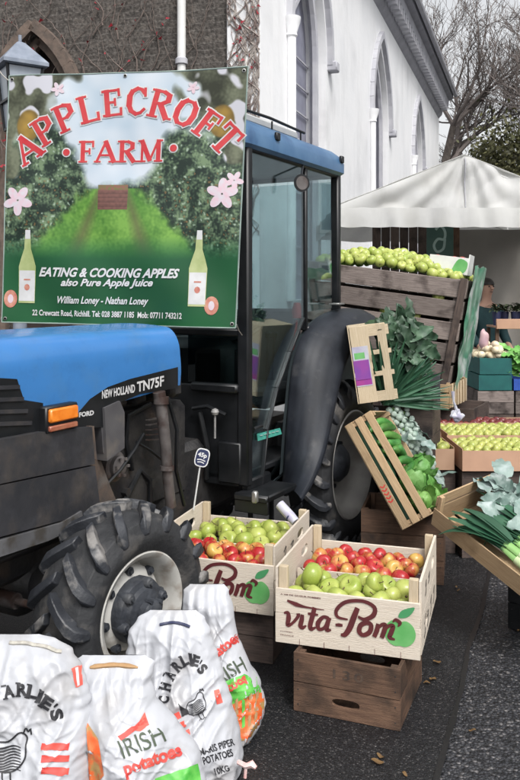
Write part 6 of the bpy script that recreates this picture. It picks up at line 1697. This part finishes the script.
# ------------------------------------------------------------------ banner
YR, YL = 4.22, 4.45
TLb, TRb, BRb, BLb = at(9, 76, YL), at(248, 67, YR), at(235.5, 328, YR - .02), at(2, 322, YL - .02)
O_b = TLb.copy()
banner = empty('banner', O_b, label='printed orchard banner for an apple farm hung across the front of the tractor cab', cat_='banner')
def Bq(s, t, o=0.0):
    a = TLb.lerp(TRb, s); b = BLb.lerp(BRb, s); p = a.lerp(b, t)
    wv = .012 * math.sin(PI * s) * math.sin(PI * t) + .009 * math.sin(7 * s + 3 * t) + .004 * math.sin(15 * s - 11 * t) + .007 * noise.noise(V((s * 5, t * 5, 0))) + .003 * math.sin(30 * (s + t * .3)) * (t > .9) * (t - .9) * 10
    sag = .006 * math.sin(PI * s) * (1 - t)
    return p - O_b + V((0, -wv - o, -sag))
def paint(s, t):
    n1 = noise.noise(V((s * 34, t * 34, 1))); n2 = noise.noise(V((s * 85, t * 85, 2))); n3 = noise.noise(V((s * 9, t * 9, 3))); n4 = noise.noise(V((s * 4, t * 4, 7))); n5 = noise.noise(V((s * 18, t * 18, 4)))
    def mx(a, b, k): k = min(1, max(0, k)); return tuple(x * (1 - k) + y * k for x, y in zip(a, b))
    c = mx((.66, .72, .77), (.76, .79, .82), .5 + n3 + .3 * n5)
    edge = abs(s - .47)
    n6 = noise.noise(V((s * 130, t * 130, 6))); bush = mx((.10, .16, .13), (.42, .50, .38), .44 + .9 * n1 + .7 * n2 + .8 * n5 + .4 * n3 + .6 * n6)
    if n2 > .42 and n5 > 0: bush = mx(bush, (.62, .68, .62), .8)
    if n2 < -.48 and t > .4: bush = mx(bush, (.60, .45, .28), .6)
    es = min(1, max(0, (edge - .05) / .22)); topline = .43 - .25 * es * es * (3 - 2 * es) + .07 * n3 + .05 * n5 + .02 * n1
    c = mx(c, bush, (t - topline) * 14 + n1 * .5)
    half = .12 + max(0, t - .44) * 1.0
    if t > .46:
        gcol = mx((.27, .45, .18), (.45, .62, .28), .5 + n3 + .5 * n2 + .3 * n1)
        for rut in (-.40, .36):
            gcol = mx(gcol, (.36, .37, .24), (1 - abs((s - .47) / max(half, .02) - rut) * 7) * .8)
        c = mx(c, gcol, (half - abs(s - .47 - .02 * n3)) * 16 + n1 * .5)
    if t > .62: c = mx(c, mx((.09, .28, .17), (.13, .35, .21), .5 + n4), (t - .65) * 11)
    if .405 < s < .53 and .445 < t < .545:
        c = mx((.46, .32, .29), (.34, .24, .22), ((t * 60) % 1) * .8 + n2 * .5)
        if t < .465: c = mx((.52, .34, .30), (.4, .42, .25), .5 + n2)
    for (cx, sg) in ((.0, 1), (1.0, -1)):
        dx = (s - cx) * sg
        if dx < .44 and t < .46:
            k = dx + t * .80 + .12 * n3 + .05 * n5
            lf_ = mx((.17, .18, .13), (.42, .44, .36), .45 + 1.1 * noise.noise(V((s * 13, t * 8 + s * 5 * sg, 5))) + .5 * n5 + .3 * n2)
            bl = noise.noise(V((s * 15, t * 15, 11)))
            lf_ = mx(lf_, (.74, .74, .77), (bl - .12) * 9)
            c = mx(c, lf_, (.31 - k) * 30)
            d_ = math.hypot((dx - .095) / .055, (t - .205) / .068)
            c = mx(c, mx((.62, .50, .22), (.40, .32, .15), d_ * d_ + n1 * .4), (1 - d_) * 8)
    return c
NS, NT = 380, 396
g = MB(); g.grid(lambda u, v: Bq(u, v), NS, NT)
bo = g.build('printed_sheet', attrmat('banner_print', .42, spec=.4), banner, fix=False, sm_angle=180)
bo.data.materials[0] = attrmat('banner_print', .28)
ca = bo.data.color_attributes.new('Col', 'FLOAT_COLOR', 'POINT'); buf = []
for j in range(NT + 1):
    for i in range(NS + 1):
        c = lin(paint(i / NS, j / NT)); buf += [c[0], c[1], c[2], 1]
ca.data.foreach_set('color', buf)
# hem and back
g = MB(); g.grid(lambda u, v: Bq(u, v, -.003), 30, 30); g.build('backing', 'white_paint', banner, fix=False)
g = MB()
for a, b in (((0, 0), (1, 0)), ((1, 0), (1, 1)), ((1, 1), (0, 1)), ((0, 1), (0, 0))):
    g.tube([Bq(a[0] + (b[0] - a[0]) * k / 20, a[1] + (b[1] - a[1]) * k / 20, -.001) for k in range(21)], .004, 5)
g.build('hem', mat('hem', (.30, .38, .34), (.2, .26, .24), 8, .6), banner)
def bpx(x, y):  # banner picture pixels -> s, t
    return (x - 5) / 239.0, (y - 73) / 252.0
_bo = [0.0]
def bfn(o):
    return lambda x, y: Bq(*bpx(x, y), o)
# serif capitals built from strokes (unit height, y up)
GL = {
 'A': (.80, [((.00, 0), (.40, 1), .075), ((.38, 1), (.78, 0), .17), ((.15, .33), (.62, .33), .06), ((-.08, .02), (.16, .02), .045), ((.56, .02), (.92, .02), .045)]),
 'P': (.66, [((.12, 0), (.12, 1), .16), ((.12, .965), (.38, .965), .07), ((.38, .965), (.58, .88), .11), ((.59, .90), (.59, .60), .16), ((.58, .61), (.38, .48), .11), ((.38, .48), (.12, .48), .06), ((-.04, .02), (.30, .02), .045), ((-.04, .98), (.14, .98), .045)]),
 'L': (.64, [((.12, 0), (.12, 1), .16), ((-.04, .98), (.30, .98), .045), ((-.04, .03), (.58, .03), .06), ((.60, .0), (.62, .27), .07)]),
 'E': (.66, [((.12, 0), (.12, 1), .16), ((-.04, .97), (.58, .97), .06), ((-.04, .03), (.60, .03), .06), ((.12, .52), (.42, .52), .06), ((.58, 1.0), (.59, .76), .06), ((.62, .0), (.63, .26), .06), ((.42, .40), (.42, .64), .05)]),
 'C': (.72, [((.62, .80), (.52, .93), .09), ((.54, .93), (.36, .98), .08), ((.38, .98), (.18, .86), .11), ((.19, .88), (.09, .66), .14), ((.10, .70), (.10, .32), .17), ((.09, .36), (.19, .13), .14), ((.18, .14), (.38, .02), .11), ((.36, .02), (.54, .08), .08), ((.52, .07), (.66, .22), .07), ((.64, .98), (.66, .70), .06)]),
 'R': (.76, [((.12, 0), (.12, 1), .16), ((.12, .965), (.38, .965), .07), ((.38, .965), (.57, .88), .11), ((.58, .90), (.58, .64), .16), ((.57, .65), (.38, .52), .11), ((.38, .52), (.12, .52), .06), ((.32, .52), (.66, .0), .17), ((-.04, .02), (.30, .02), .045), ((-.04, .98), (.14, .98), .045), ((.60, .02), (.82, .02), .045)]),
 'O': (.78, [((.26, .93), (.52, .93), .08), ((.28, .95), (.12, .78), .13), ((.13, .80), (.08, .5), .17), ((.08, .5), (.13, .20), .17), ((.12, .22), (.28, .05), .13), ((.26, .06), (.52, .06), .08), ((.50, .05), (.66, .22), .13), ((.65, .20), (.70, .5), .17), ((.70, .5), (.65, .80), .17), ((.66, .78), (.50, .95), .13)]),
 'F': (.60, [((.12, 0), (.12, 1), .16), ((-.04, .97), (.56, .97), .06), ((.12, .52), (.42, .52), .06), ((.56, 1.0), (.57, .74), .06), ((.42, .40), (.42, .64), .05), ((-.04, .02), (.30, .02), .045)]),
 'T': (.70, [((.33, 0), (.33, 1), .16), ((.0, .97), (.66, .97), .06), ((.01, 1.0), (.0, .74), .06), ((.65, 1.0), (.66, .74), .06), ((.17, .02), (.50, .02), .045)]),
 'M': (.96, [((.10, 0), (.10, 1), .07), ((.08, 1), (.45, .05), .17), ((.45, .05), (.80, 1), .06), ((.82, 1), (.82, 0), .16), ((-.05, .02), (.24, .02), .045), ((.66, .02), (.98, .02), .045), ((-.05, .98), (.12, .98), .045), ((.80, .98), (.98, .98), .045)]),
}
def glyph(mb, ch, cx, cy, ang, h, wsc, grow, off, mi=0):
    wd, st = GL[ch]
    ca_, sa_ = math.cos(ang), math.sin(ang)
    for n_, (a, b, t_) in enumerate(st):
        dx, dy = b[0] - a[0], b[1] - a[1]; L = math.hypot(dx, dy); ux, uy = dx / L, dy / L; hw = (t_ + grow) / 2; ex_ = .012 + grow / 2
        q = [(a[0] - ux * ex_ - uy * hw, a[1] - uy * ex_ + ux * hw), (a[0] - ux * ex_ + uy * hw, a[1] - uy * ex_ - ux * hw), (b[0] + ux * ex_ + uy * hw, b[1] + uy * ex_ - ux * hw), (b[0] + ux * ex_ - uy * hw, b[1] + uy * ex_ + ux * hw)]
        pts = []
        for x, y in q:
            X = (x - wd / 2) * h * wsc; Y = (y - .5) * h
            pts.append((cx + X * ca_ - Y * sa_ * -1 * -1 if False else cx + X * ca_ + Y * sa_, cy + X * sa_ - Y * ca_))
        f = bfn(off + n_ * .00012)
        vs = [V(f(*p)) for p in pts]; m_ = len(vs)
        # split along the length so that it follows the cloth
        N_ = max(2, int(L * h / 3)); vv_ = []
        for k in range(N_ + 1):
            s_ = k / N_
            p0_ = (pts[0][0] + (pts[3][0] - pts[0][0]) * s_, pts[0][1] + (pts[3][1] - pts[0][1]) * s_); p1_ = (pts[1][0] + (pts[2][0] - pts[1][0]) * s_, pts[1][1] + (pts[2][1] - pts[1][1]) * s_)
            vv_ += [V(f(*p0_)), V(f(*p1_))]
        mb._add(vv_, [(2 * k, 2 * k + 1, 2 * k + 3, 2 * k + 2) for k in range(N_)], mi)
# arched word: letters at measured places (x, y, angle in degrees clockwise, height)
AR = [('A', 27, 148, -34, 27), ('P', 45, 130, -32, 27), ('P', 66, 117, -24, 27), ('L', 89, 108.5, -15, 27), ('E', 113, 103, -6, 26), ('C', 137, 102, 3, 27), ('R', 162, 106, 13, 27), ('O', 186, 115, 25, 27), ('F', 208, 128, 36, 27), ('T', 227, 143, 45, 28)]
FM = [('F', 89, 152, 0, 21), ('A', 108, 152, 0, 21), ('R', 130, 152, 0, 21), ('M', 153, 152, 0, 21)]
wm = MB(); rmb = MB()
TR_ = mat('title_red', (.46, .02, .03), (.52, .045, .05), 12, .4)
for word, seq in (('AR', AR), ('FM', FM)):
  wm = MB(); rmb = MB()
  for ch, x, y, a, h in seq:
    a = math.radians(a); ws = 1.02 if h > 24 else 1.08
    glyph(wm, ch, x, y, a, h, ws, .125, .003); glyph(rmb, ch, x, y, a, h, ws, .035, .0052)
  wm.build('title_outline', 'white_decal', banner, fix=False); rmb.build('title_lettering', TR_, banner, fix=False)
for x, y in ((68, 152.5), (175.5, 150)):
    for mt_, r_, o_ in (('white_decal', 4.8, .003), (TR_, 3.5, .0052)):
        mb_ = MB(); mb_.flat([(x + r_ * math.cos(k * PI / 8), y + r_ * math.sin(k * PI / 8)) for k in range(16)], bfn(o_)); mb_.build('title_dot', mt_, banner, fix=False)

def line(s_, x0_, x1_, base, h, slope=0.0, **k):
    tx = MB(); f = bfn(.0045); put_text(tx, s_, lambda a, b: f(x0_ + (x1_ - x0_) * a, base + slope * a - h * b), 0, 0, 1, 1, cut=.5, **k); tx.build('contact_lettering', 'white_decal', banner, fix=False)
line('EATING & COOKING APPLES', 43, 187, 278, 9.5, 0, shear=.35, bold=.035, space=1.0)
line('also Pure Apple Juice', 66, 161, 289.5, 9.8, -1, shear=.35, bold=.03)
line('William Loney - Nathan Loney', 63, 157, 307, 9.5, -.5, shear=.3, bold=.022)
line('22 Crewcatt Road, Richhill. Tel: 028 3887 1185  Mob: 07711 743212', 37, 191, 318.5, 7.0, 0, bold=.025)
# bottles, apple halves, blossom printed on the sheet
def shape(nm, m_, polys, off=.0030):
    q = MB()
    for n_, p_ in enumerate(polys):
        bm = bmesh.new(); bm.faces.new([bm.verts.new((x, y, 0)) for x, y in p_]); bmesh.ops.triangulate(bm, faces=bm.faces[:])
        for _ in range(4):
            es = [e for e in bm.edges if e.calc_length() > 3.5]
            if not es: break
            bmesh.ops.subdivide_edges(bm, edges=es, cuts=1); bmesh.ops.triangulate(bm, faces=bm.faces[:])
        bm.verts.index_update(); f_ = bfn(off + n_ * .0001)
        q._add([V(f_(v.co.x, v.co.y)) for v in bm.verts], [tuple(v.index for v in f.verts) for f in bm.faces]); bm.free()
    return q.build(nm, m_, banner, fix=False)
M['bottle_print'] = mat('bottle_print', (.30, .36, .14), (.44, .48, .24), 12, .4)
M['pink_print'] = mat('pink_print', (.42, .13, .10), (.55, .28, .20), 30, .4)
M['blossom'] = mat('blossom', (.56, .53, .57), (.62, .44, .50), 40, .4)
for cx in (30.5, 205):
    sgn = 1
    body_ = [(cx - 8.5, 305), (cx + 8.5, 305), (cx + 9, 268), (cx + 6.5, 259), (cx + 3.6, 250), (cx + 3.0, 236), (cx - 3.0, 236), (cx - 3.6, 250), (cx - 6.5, 259), (cx - 9, 268)]
    shape('bottle_picture', 'bottle_print', [body_]); shape('bottle_cap_picture', 'white_decal', [[(cx - 2.8, 240), (cx + 2.8, 240), (cx + 2.6, 231), (cx - 2.6, 231)]], .0034)
    shape('bottle_label_picture', 'white_decal', [[(cx - 8.2, 303), (cx + 8.2, 303), (cx + 8.3, 272), (cx - 8.3, 272)]], .0036)
    shape('label_fruit_picture', 'pink_print', [[(cx + 3 * math.cos(k), 289 + 3.4 * math.sin(k)) for k in [i * .7854 for i in range(8)]], [(cx - 3.5, 282), (cx + 3.5, 282), (cx + 3.5, 280.5), (cx - 3.5, 280.5)]], .0042)
for cx, cy in ((13.5, 301), (219.5, 304)):
    shape('apple_half_picture', 'pink_print', [[(cx + 7 * math.cos(k * PI / 10), cy + 9 * math.sin(k * PI / 10)) for k in range(20)]])
    shape('apple_core_picture', 'blossom', [[(cx + 3 * math.cos(k * PI / 10), cy + 4.5 * math.sin(k * PI / 10)) for k in range(20)]], .0036)
def petals(cx, cy, r, rot):
    out_ = []
    for k in range(5):
        a = rot + k * 2 * PI / 5; px_, py_ = cx + r * .55 * math.cos(a), cy + r * .55 * math.sin(a)
        out_.append([(px_ + r * .50 * math.cos(b) * math.cos(a) - r * .30 * math.sin(b) * math.sin(a), py_ + r * .50 * math.cos(b) * math.sin(a) + r * .30 * math.sin(b) * math.cos(a)) for b in [i * PI / 7 for i in range(14)]])
    return out_
for cx, cy, r, rot in ((19, 201, 15, .3), (225, 196, 15, 1.0), (236, 183, 9, .2), (57, 88, 7, .5), (192, 90, 6, .2)):
    shape('blossom_picture', 'blossom', petals(cx, cy, r, rot))
# cords that tie it up
for (s_, t_, tgt) in ((1, .02, at(246, 60, 4.35)), (1, .98, at(242, 335, 4.35)), (0, .02, at(-4, 66, 4.9)), (0, .98, at(-6, 330, 4.7))):
    m = MB(); a = Bq(s_, t_); b = tgt - O_b; m.tube([a, (a + b) / 2 + V((0, 0, -.01)), b], .003, 5); m.build('cord', 'twine', banner)
# eyelets
m = MB()
for s_, t_ in ((.985, .015), (.985, .985), (.015, .015), (.015, .985), (.5, .012)):
    c = Bq(s_, t_, .002); m.lathe([(.010, 0), (.010, .002), (.006, .003), (.006, 0)], c, (0, -1, 0), 14)
m.build('eyelets', 'steel', banner)

# ------------------------------------------------------------------ potato sacks
def sack(name, rows, Y, th, label, seed, mats='sack', lean=.12, foot=None):
    """rows: (py, xl, xr) of the filled outline at depth Y; a closed bag with folds"""
    rows = sorted(rows); y0_, y1_ = rows[0][0], rows[-1][0]
    def row(py):
        py = min(max(py, y0_), y1_)
        for a, b in zip(rows, rows[1:]):
            if a[0] <= py <= b[0]:
                t = (py - a[0]) / (b[0] - a[0]); t = t * t * (3 - 2 * t) * .5 + t * .5; return a[1] + (b[1] - a[1]) * t, a[2] + (b[2] - a[2]) * t
        return rows[-1][1:]
    def surf(px, py, front=1, wr_=1.0, s_ovr=None):
        xl, xr = row(py); xc = (xl + xr) / 2; hw = (xr - xl) / 2
        xc += 1.6 * noise.noise(V((py * .07, seed, 0))); hw *= 1 + .035 * noise.noise(V((py * .12, seed, 4)))
        s_ = (px - xc) / hw if s_ovr is None else s_ovr; s_ = min(1, max(-1, s_)); px = xc + s_ * hw
        tv = (py - y0_) / (y1_ - y0_); prof = (math.sin(PI * min(1, tv * .55 + .06)) ** .8) if tv < .8 else (math.sin(PI * .5) ** .8) * math.sqrt(max(0, 1 - ((tv - .8) / .2) ** 2 * .75))
        prof *= min(1, tv * 9 + .01) ** .6
        d = th * prof * (1 - abs(s_) ** 2.4) ** .55
        p = at(px, py, Y + lean * (1 - tv))
        X, Z = p.x, p.z
        q1 = noise.noise(V((X * 5 + seed, Z * 4, 2))); 
        def rid(ax, az, f, sd): return 1 - abs(noise.noise(V((X * ax + Z * az + .25 * q1 * f, (Z * ax - X * az) * .35, seed + sd)))) * 2.4
        n = .055 * noise.noise(V((X * 6 + seed, Z * 5, 0))) + .022 * max(0, rid(6, 3, 6, 1)) ** 2 + .020 * max(0, rid(-5, 7, 6, 5)) ** 2 + .008 * max(0, rid(15, -7, 9, 7)) ** 3 + .006 * max(0, rid(-11, -17, 9, 12)) ** 4 + .005 * abs(noise.noise(V((X * 24, Z * 24, seed)))) + .003 * noise.noise(V((X * 50, Z * 50, seed + 3)))
        fold = .016 * math.sin(s_ * 16 + 4 * noise.noise(V((X * 5, Z * 5, seed)))) * max(0, 1 - tv * 2.6)
        edge = (1 - abs(s_) ** 6)
        return V((p.x, p.y - front * (d + (n + fold) * edge * wr_ * prof), max(p.z, .006)))
    c0 = at((row(y1_)[0] + row(y1_)[1]) / 2, y1_, Y); base = V((c0.x, Y, 0))
    root = empty(name, base, label=label, cat_='sack', group='potato sacks in front of the tractor')
    g = MB(); N1, N2 = 130, 150
    def gf(front): 
        def f(u, v):
            py = y0_ + (y1_ - y0_) * v; s_ = math.sin((u - .5) * PI)
            return surf(0, py, front, s_ovr=s_) - base
        return f
    g.grid(gf(1), N1, N2); g.grid(gf(-1), 40, N2)
    b = g.build('bag', mats, root, fix=True, sm_angle=180)
    root['_'] = 0; del root['_']
    def on(px, py, o=.003):
        qx, qy = px, py
        for _ in range(4):
            p = surf(qx, qy); qx += px - (CX + p.x * F / p.y); qy += py - (HY + (H0 - p.z) * F / p.y)
        return surf(qx, qy) - base + V((0, -o, 0))
    return root, b, on
def stext(bag, fn, s_, x, y, ang, w_, h, m_, shear=0.0, bold=.03, name='lettering', o=.0035, cut=.6):
    """line centred at photo point (x, y) turned by ang degrees (counter clockwise)"""
    a = math.radians(-ang); q = MB()
    put_text(q, s_, lambda u, v: fn(x + (u - .5) * w_ * math.cos(a) - (.5 - v) * h * math.sin(a), y + (u - .5) * w_ * math.sin(a) + (.5 - v) * h * math.cos(a), o), 0, 0, 1, 1, shear=shear, bold=bold, cut=cut)
    return q.build(name, m_, bag, fix=False)
def sarc(bag, fn, letters, m_, h, w_):
    q = MB()
    for ch, x, y, ang in letters:
        a = math.radians(-ang); ww = w_ * (.45 if ch in "I'" else 1) * (.45 if ch == "'" else 1); hh = h * (.4 if ch == "'" else 1)
        put_text(q, ch, lambda u, v: fn(x + (u - .5) * ww * math.cos(a) - (.5 - v) * hh * math.sin(a), y + (u - .5) * ww * math.sin(a) + (.5 - v) * hh * math.cos(a), .0035), 0, 0, 1, 1, bold=.05, cut=.4)
        # slab serifs
        for (du, dv) in ((0, 0), (0, 1)):
            if ch in "'SC": continue
            ax_ = lambda u, v: fn(x + (u - .5) * ww * math.cos(a) - (.5 - v) * hh * math.sin(a), y + (u - .5) * ww * math.sin(a) + (.5 - v) * hh * math.cos(a), .0037)
            q._add([V(ax_(-.12, dv - .06)), V(ax_(.36, dv - .06)), V(ax_(.36, dv + .06)), V(ax_(-.12, dv + .06))], [(0, 1, 2, 3)])
    return q.build('lettering', m_, bag, fix=False)
def patch(bag, fn, pts, m_, name, n=12, o=.003):
    # four cornered patch following the surface
    q = MB(); A_, B_, C_, D_ = pts
    q.grid(lambda u, v: fn(*[((A_[i] * (1 - u) + B_[i] * u) * (1 - v) + (D_[i] * (1 - u) + C_[i] * u) * v) for i in (0, 1)], o), n, n)
    return q.build(name, m_, bag, fix=False)
def hen(bag, fn, cx, cy, k, ang, name='bird_drawing'):
    a = math.radians(-ang); q = MB()
    def f(x, y): return fn(cx + (x * math.cos(a) - y * math.sin(a)) * k, cy + (x * math.sin(a) + y * math.cos(a)) * k, .0036)
    body_ = [(-.9, -.1), (-.5, -.55), (.1, -.6), (.55, -.95), (.85, -.8), (.8, -.4), (.75, .1), (.35, .55), (-.3, .6), (-.8, .3)]
    q.ribbon(body_, [.07], f, close=True, nsub=5)
    for j in range(9):
        yy = -.42 + j * .115; q.ribbon([(-.72 + .12 * math.sin(j), yy), (-.2, yy + .10), (.3, yy - .02), (.6, yy + .06)], [.03, .085, .06, .03], f, nsub=4)
    for j in range(6):
        q.ribbon([(-.8, -.05 + j * .05), (-1.15 - .05 * j, -.45 + .12 * j), (-1.25, -.85 + .22 * j)], [.10, .12, .03], f, nsub=4)
    q.ribbon([(.72, -.95), (.80, -1.15), (.90, -1.0), (1.0, -1.12), (1.02, -.88)], .07, f, nsub=3)
    for j in (-.15, .18): q.ribbon([(j, .6), (j + .02, 1.0), (j + .16, 1.08)], [.07, .06, .05], f, nsub=3); q.ribbon([(j, 1.0), (j - .12, 1.1)], .05, f)
    return q.build(name, 'ink', bag, fix=False)
# far sack, right
r4, b4, f4_ = sack('potato_sack', [(584, 190, 224), (590, 184, 229), (606, 182, 233), (632, 182, 237), (660, 184, 248), (683, 192, 261), (703, 198, 266), (722, 206, 262), (738, 216, 250)], 3.02, .10, 'rearmost white potato sack with a green and orange bottom leaning by the crate', 4.0)
patch(b4, f4_, [(186, 698), (256, 668), (264, 690), (190, 724)], 'print_green', 'green_band', 24, .002)
patch(b4, f4_, [(191, 723), (264.5, 689), (264, 728), (206, 742)], 'sack_orange', 'orange_band', 26, .0022)
patch(b4, f4_, [(207, 741), (262, 729), (250, 749), (216, 749)], 'sack_orange', 'orange_band', 14, .0022)
for k in range(9): patch(b4, f4_, [(200 + k * 7, 712 - k * 2.4), (203 + k * 7, 709 - k * 2.4), (209 + k * 6, 732 - k), (206 + k * 6, 734 - k)], 'sack_brown' if k % 3 else 'print_green', 'mesh_strip', 6, .0032)
stext(b4, f4_, 'potatoes', 222, 650, 38, 46, 13, 'print_red', bold=.04)
stext(b4, f4_, 'IRISH', 229, 671, 32, 36, 14, 'ink_green', bold=.01)
stext(b4, f4_, 'potatoes', 228, 690, 34, 46, 12, 'print_red', bold=.04)
# second sack with rotated arc
r3, b3, f3_ = sack('potato_sack', [(610, 150, 196), (617, 138, 205), (632, 129, 211), (654, 126, 218), (682, 128, 226), (706, 134, 234), (730, 152, 240), (752, 168, 243), (776, 180, 242), (796, 190, 235)], 2.80, .10, 'white potato sack with a bird drawing and ten kilo mark beside the front wheel', 8.0)
sarc(b3, f3_, [('C', 164, 699, 84), ('H', 165.5, 686, 74), ('A', 170, 674.5, 60), ('R', 177, 665.5, 44), ('L', 184.5, 660, 26), ('I', 191, 658.5, 8), ('E', 196, 660.5, -14), ("'", 201, 661.5, -30), ('S', 202.5, 668.5, -45)], 'ink', 11, 7.0)
hen(b3, f3_, 197, 706, 12.5, 25)
for k in range(3): patch(b3, f3_, [(163 + k * 5, 719 + k * 9), (179 + k * 5, 711 + k * 8.6), (181.5 + k * 5, 717 + k * 8.6), (165.5 + k * 5, 725.5 + k * 9)], 'print_pink', 'red_bar', 8)
stext(b3, f3_, 'MARIS PIPER', 217, 746, 17, 36, 7.5, 'ink', bold=.02); stext(b3, f3_, 'POTATOES', 218, 756, 17, 31, 7.5, 'ink', bold=.02); stext(b3, f3_, '10KG', 222, 769, 17, 15, 7, 'ink', bold=.02)
m = MB(); m.tube([f3_(160 + k * 3.0, 624 - 3.2 * math.sin(k / 10 * PI) + k * .2, .006) for k in range(11)], .005, 6); m.build('stitched_rim', 'navy', b3)
patch(b3, f3_, [(214, 690), (219, 688), (223, 702), (217, 704)], 'print_pink', 'red_spot', 5)
# left sack
r1, b1, f1_ = sack('potato_sack', [(634, -30, 40), (638, -48, 56), (648, -60, 72), (672, -68, 85), (700, -72, 91), (730, -74, 92), (770, -74, 92), (800, -72, 92), (822, -66, 88)], 2.50, .12, 'leftmost white potato sack with an arched black name and red bars at the frame edge', 1.0)
sarc(b1, f1_, [('C', -21, 712, 48), ('H', -9, 702, 32), ('A', 9, 691, 10), ('R', 22.5, 689, 0), ('L', 32.5, 691.5, -12), ('I', 40, 696, -22), ('E', 47, 702.5, -32), ("'", 56, 705, -50), ('S', 57, 714, -74)], 'ink', 13, 11)
hen(b1, f1_, 6, 756, 25, 0)
for k in range(3): patch(b1, f1_, [(42, 742.5 + k * 12), (70, 742.0 + k * 12.2), (69, 748.5 + k * 12.2), (41, 749.5 + k * 12)], 'print_red', 'red_bar', 10)
m = MB(); m.tube([f1_(10 + k * 4, 642 - 1.8 * math.sin(k / 3.2) + k * .5, .004) for k in range(14)], .0065, 6); m.build('tie', 'twine', b1)
patch(b1, f1_, [(72, 667), (82, 664), (83, 684), (76, 687)], 'print_pink', 'red_strip', 8); patch(b1, f1_, [(75.5, 667), (78.5, 666), (80, 684), (78, 685)], 'white_decal', 'white_strip', 6, .0045)
# middle sack
r2, b2, f2_ = sack('potato_sack', [(655, 82, 146), (661, 74, 154), (680, 72, 152), (700, 72, 157), (722, 74, 178), (750, 76, 200), (785, 78, 206), (815, 86, 200)], 2.56, .10, 'middle white potato sack with a brown rim and green and red lettering', 3.0)
m = MB(); m.tube([f2_(90 + k * 4.8, 667 - 2.5 * math.sin(k / 10 * PI), .003) for k in range(11)], [.004, .008, .008, .007, .008, .008, .007, .008, .008, .006, .003], 6); m.build('paper_rim', 'sack_brown', b2)
stext(b2, f2_, 'IRISH', 142, 740, 22, 46, 19, 'ink_green', bold=-.0)
stext(b2, f2_, 'potatoes', 153, 761, 20, 62, 17, 'print_red', shear=.1, bold=.04)
patch(b2, f2_, [(155, 778), (198, 763), (203, 785), (160, 800)], 'print_green', 'green_band', 16)
patch(b2, f2_, [(118, 735), (146, 715), (149, 719), (122, 739)], 'print_red', 'red_line', 8)
patch(b2, f2_, [(86, 720), (98, 738), (104, 775), (90, 790)], 'sack_orange', 'orange_band', 12)
patch(b2, f2_, [(134, 729), (145, 711), (150, 722), (141, 729)], 'print_pink', 'red_mark', 6)
# tail of pink string at the foot of the second sack
m = MB(); q_ = [at(238, 762, 2.72), at(246, 766, 2.70), at(252, 764, 2.70), at(256, 768, 2.69)]
m.tube([p for p in q_], [.008, .009, .012, .006], 6); m.tube([q_[1], at(245, 778, 2.70)], .005, 5)
tag(m.build('string_tail', mat('pinkst', (.7, .35, .33), (.75, .6, .58), 30, .6)), 'pinkish torn string end beside the foot of the sack with the bird drawing', 'string')
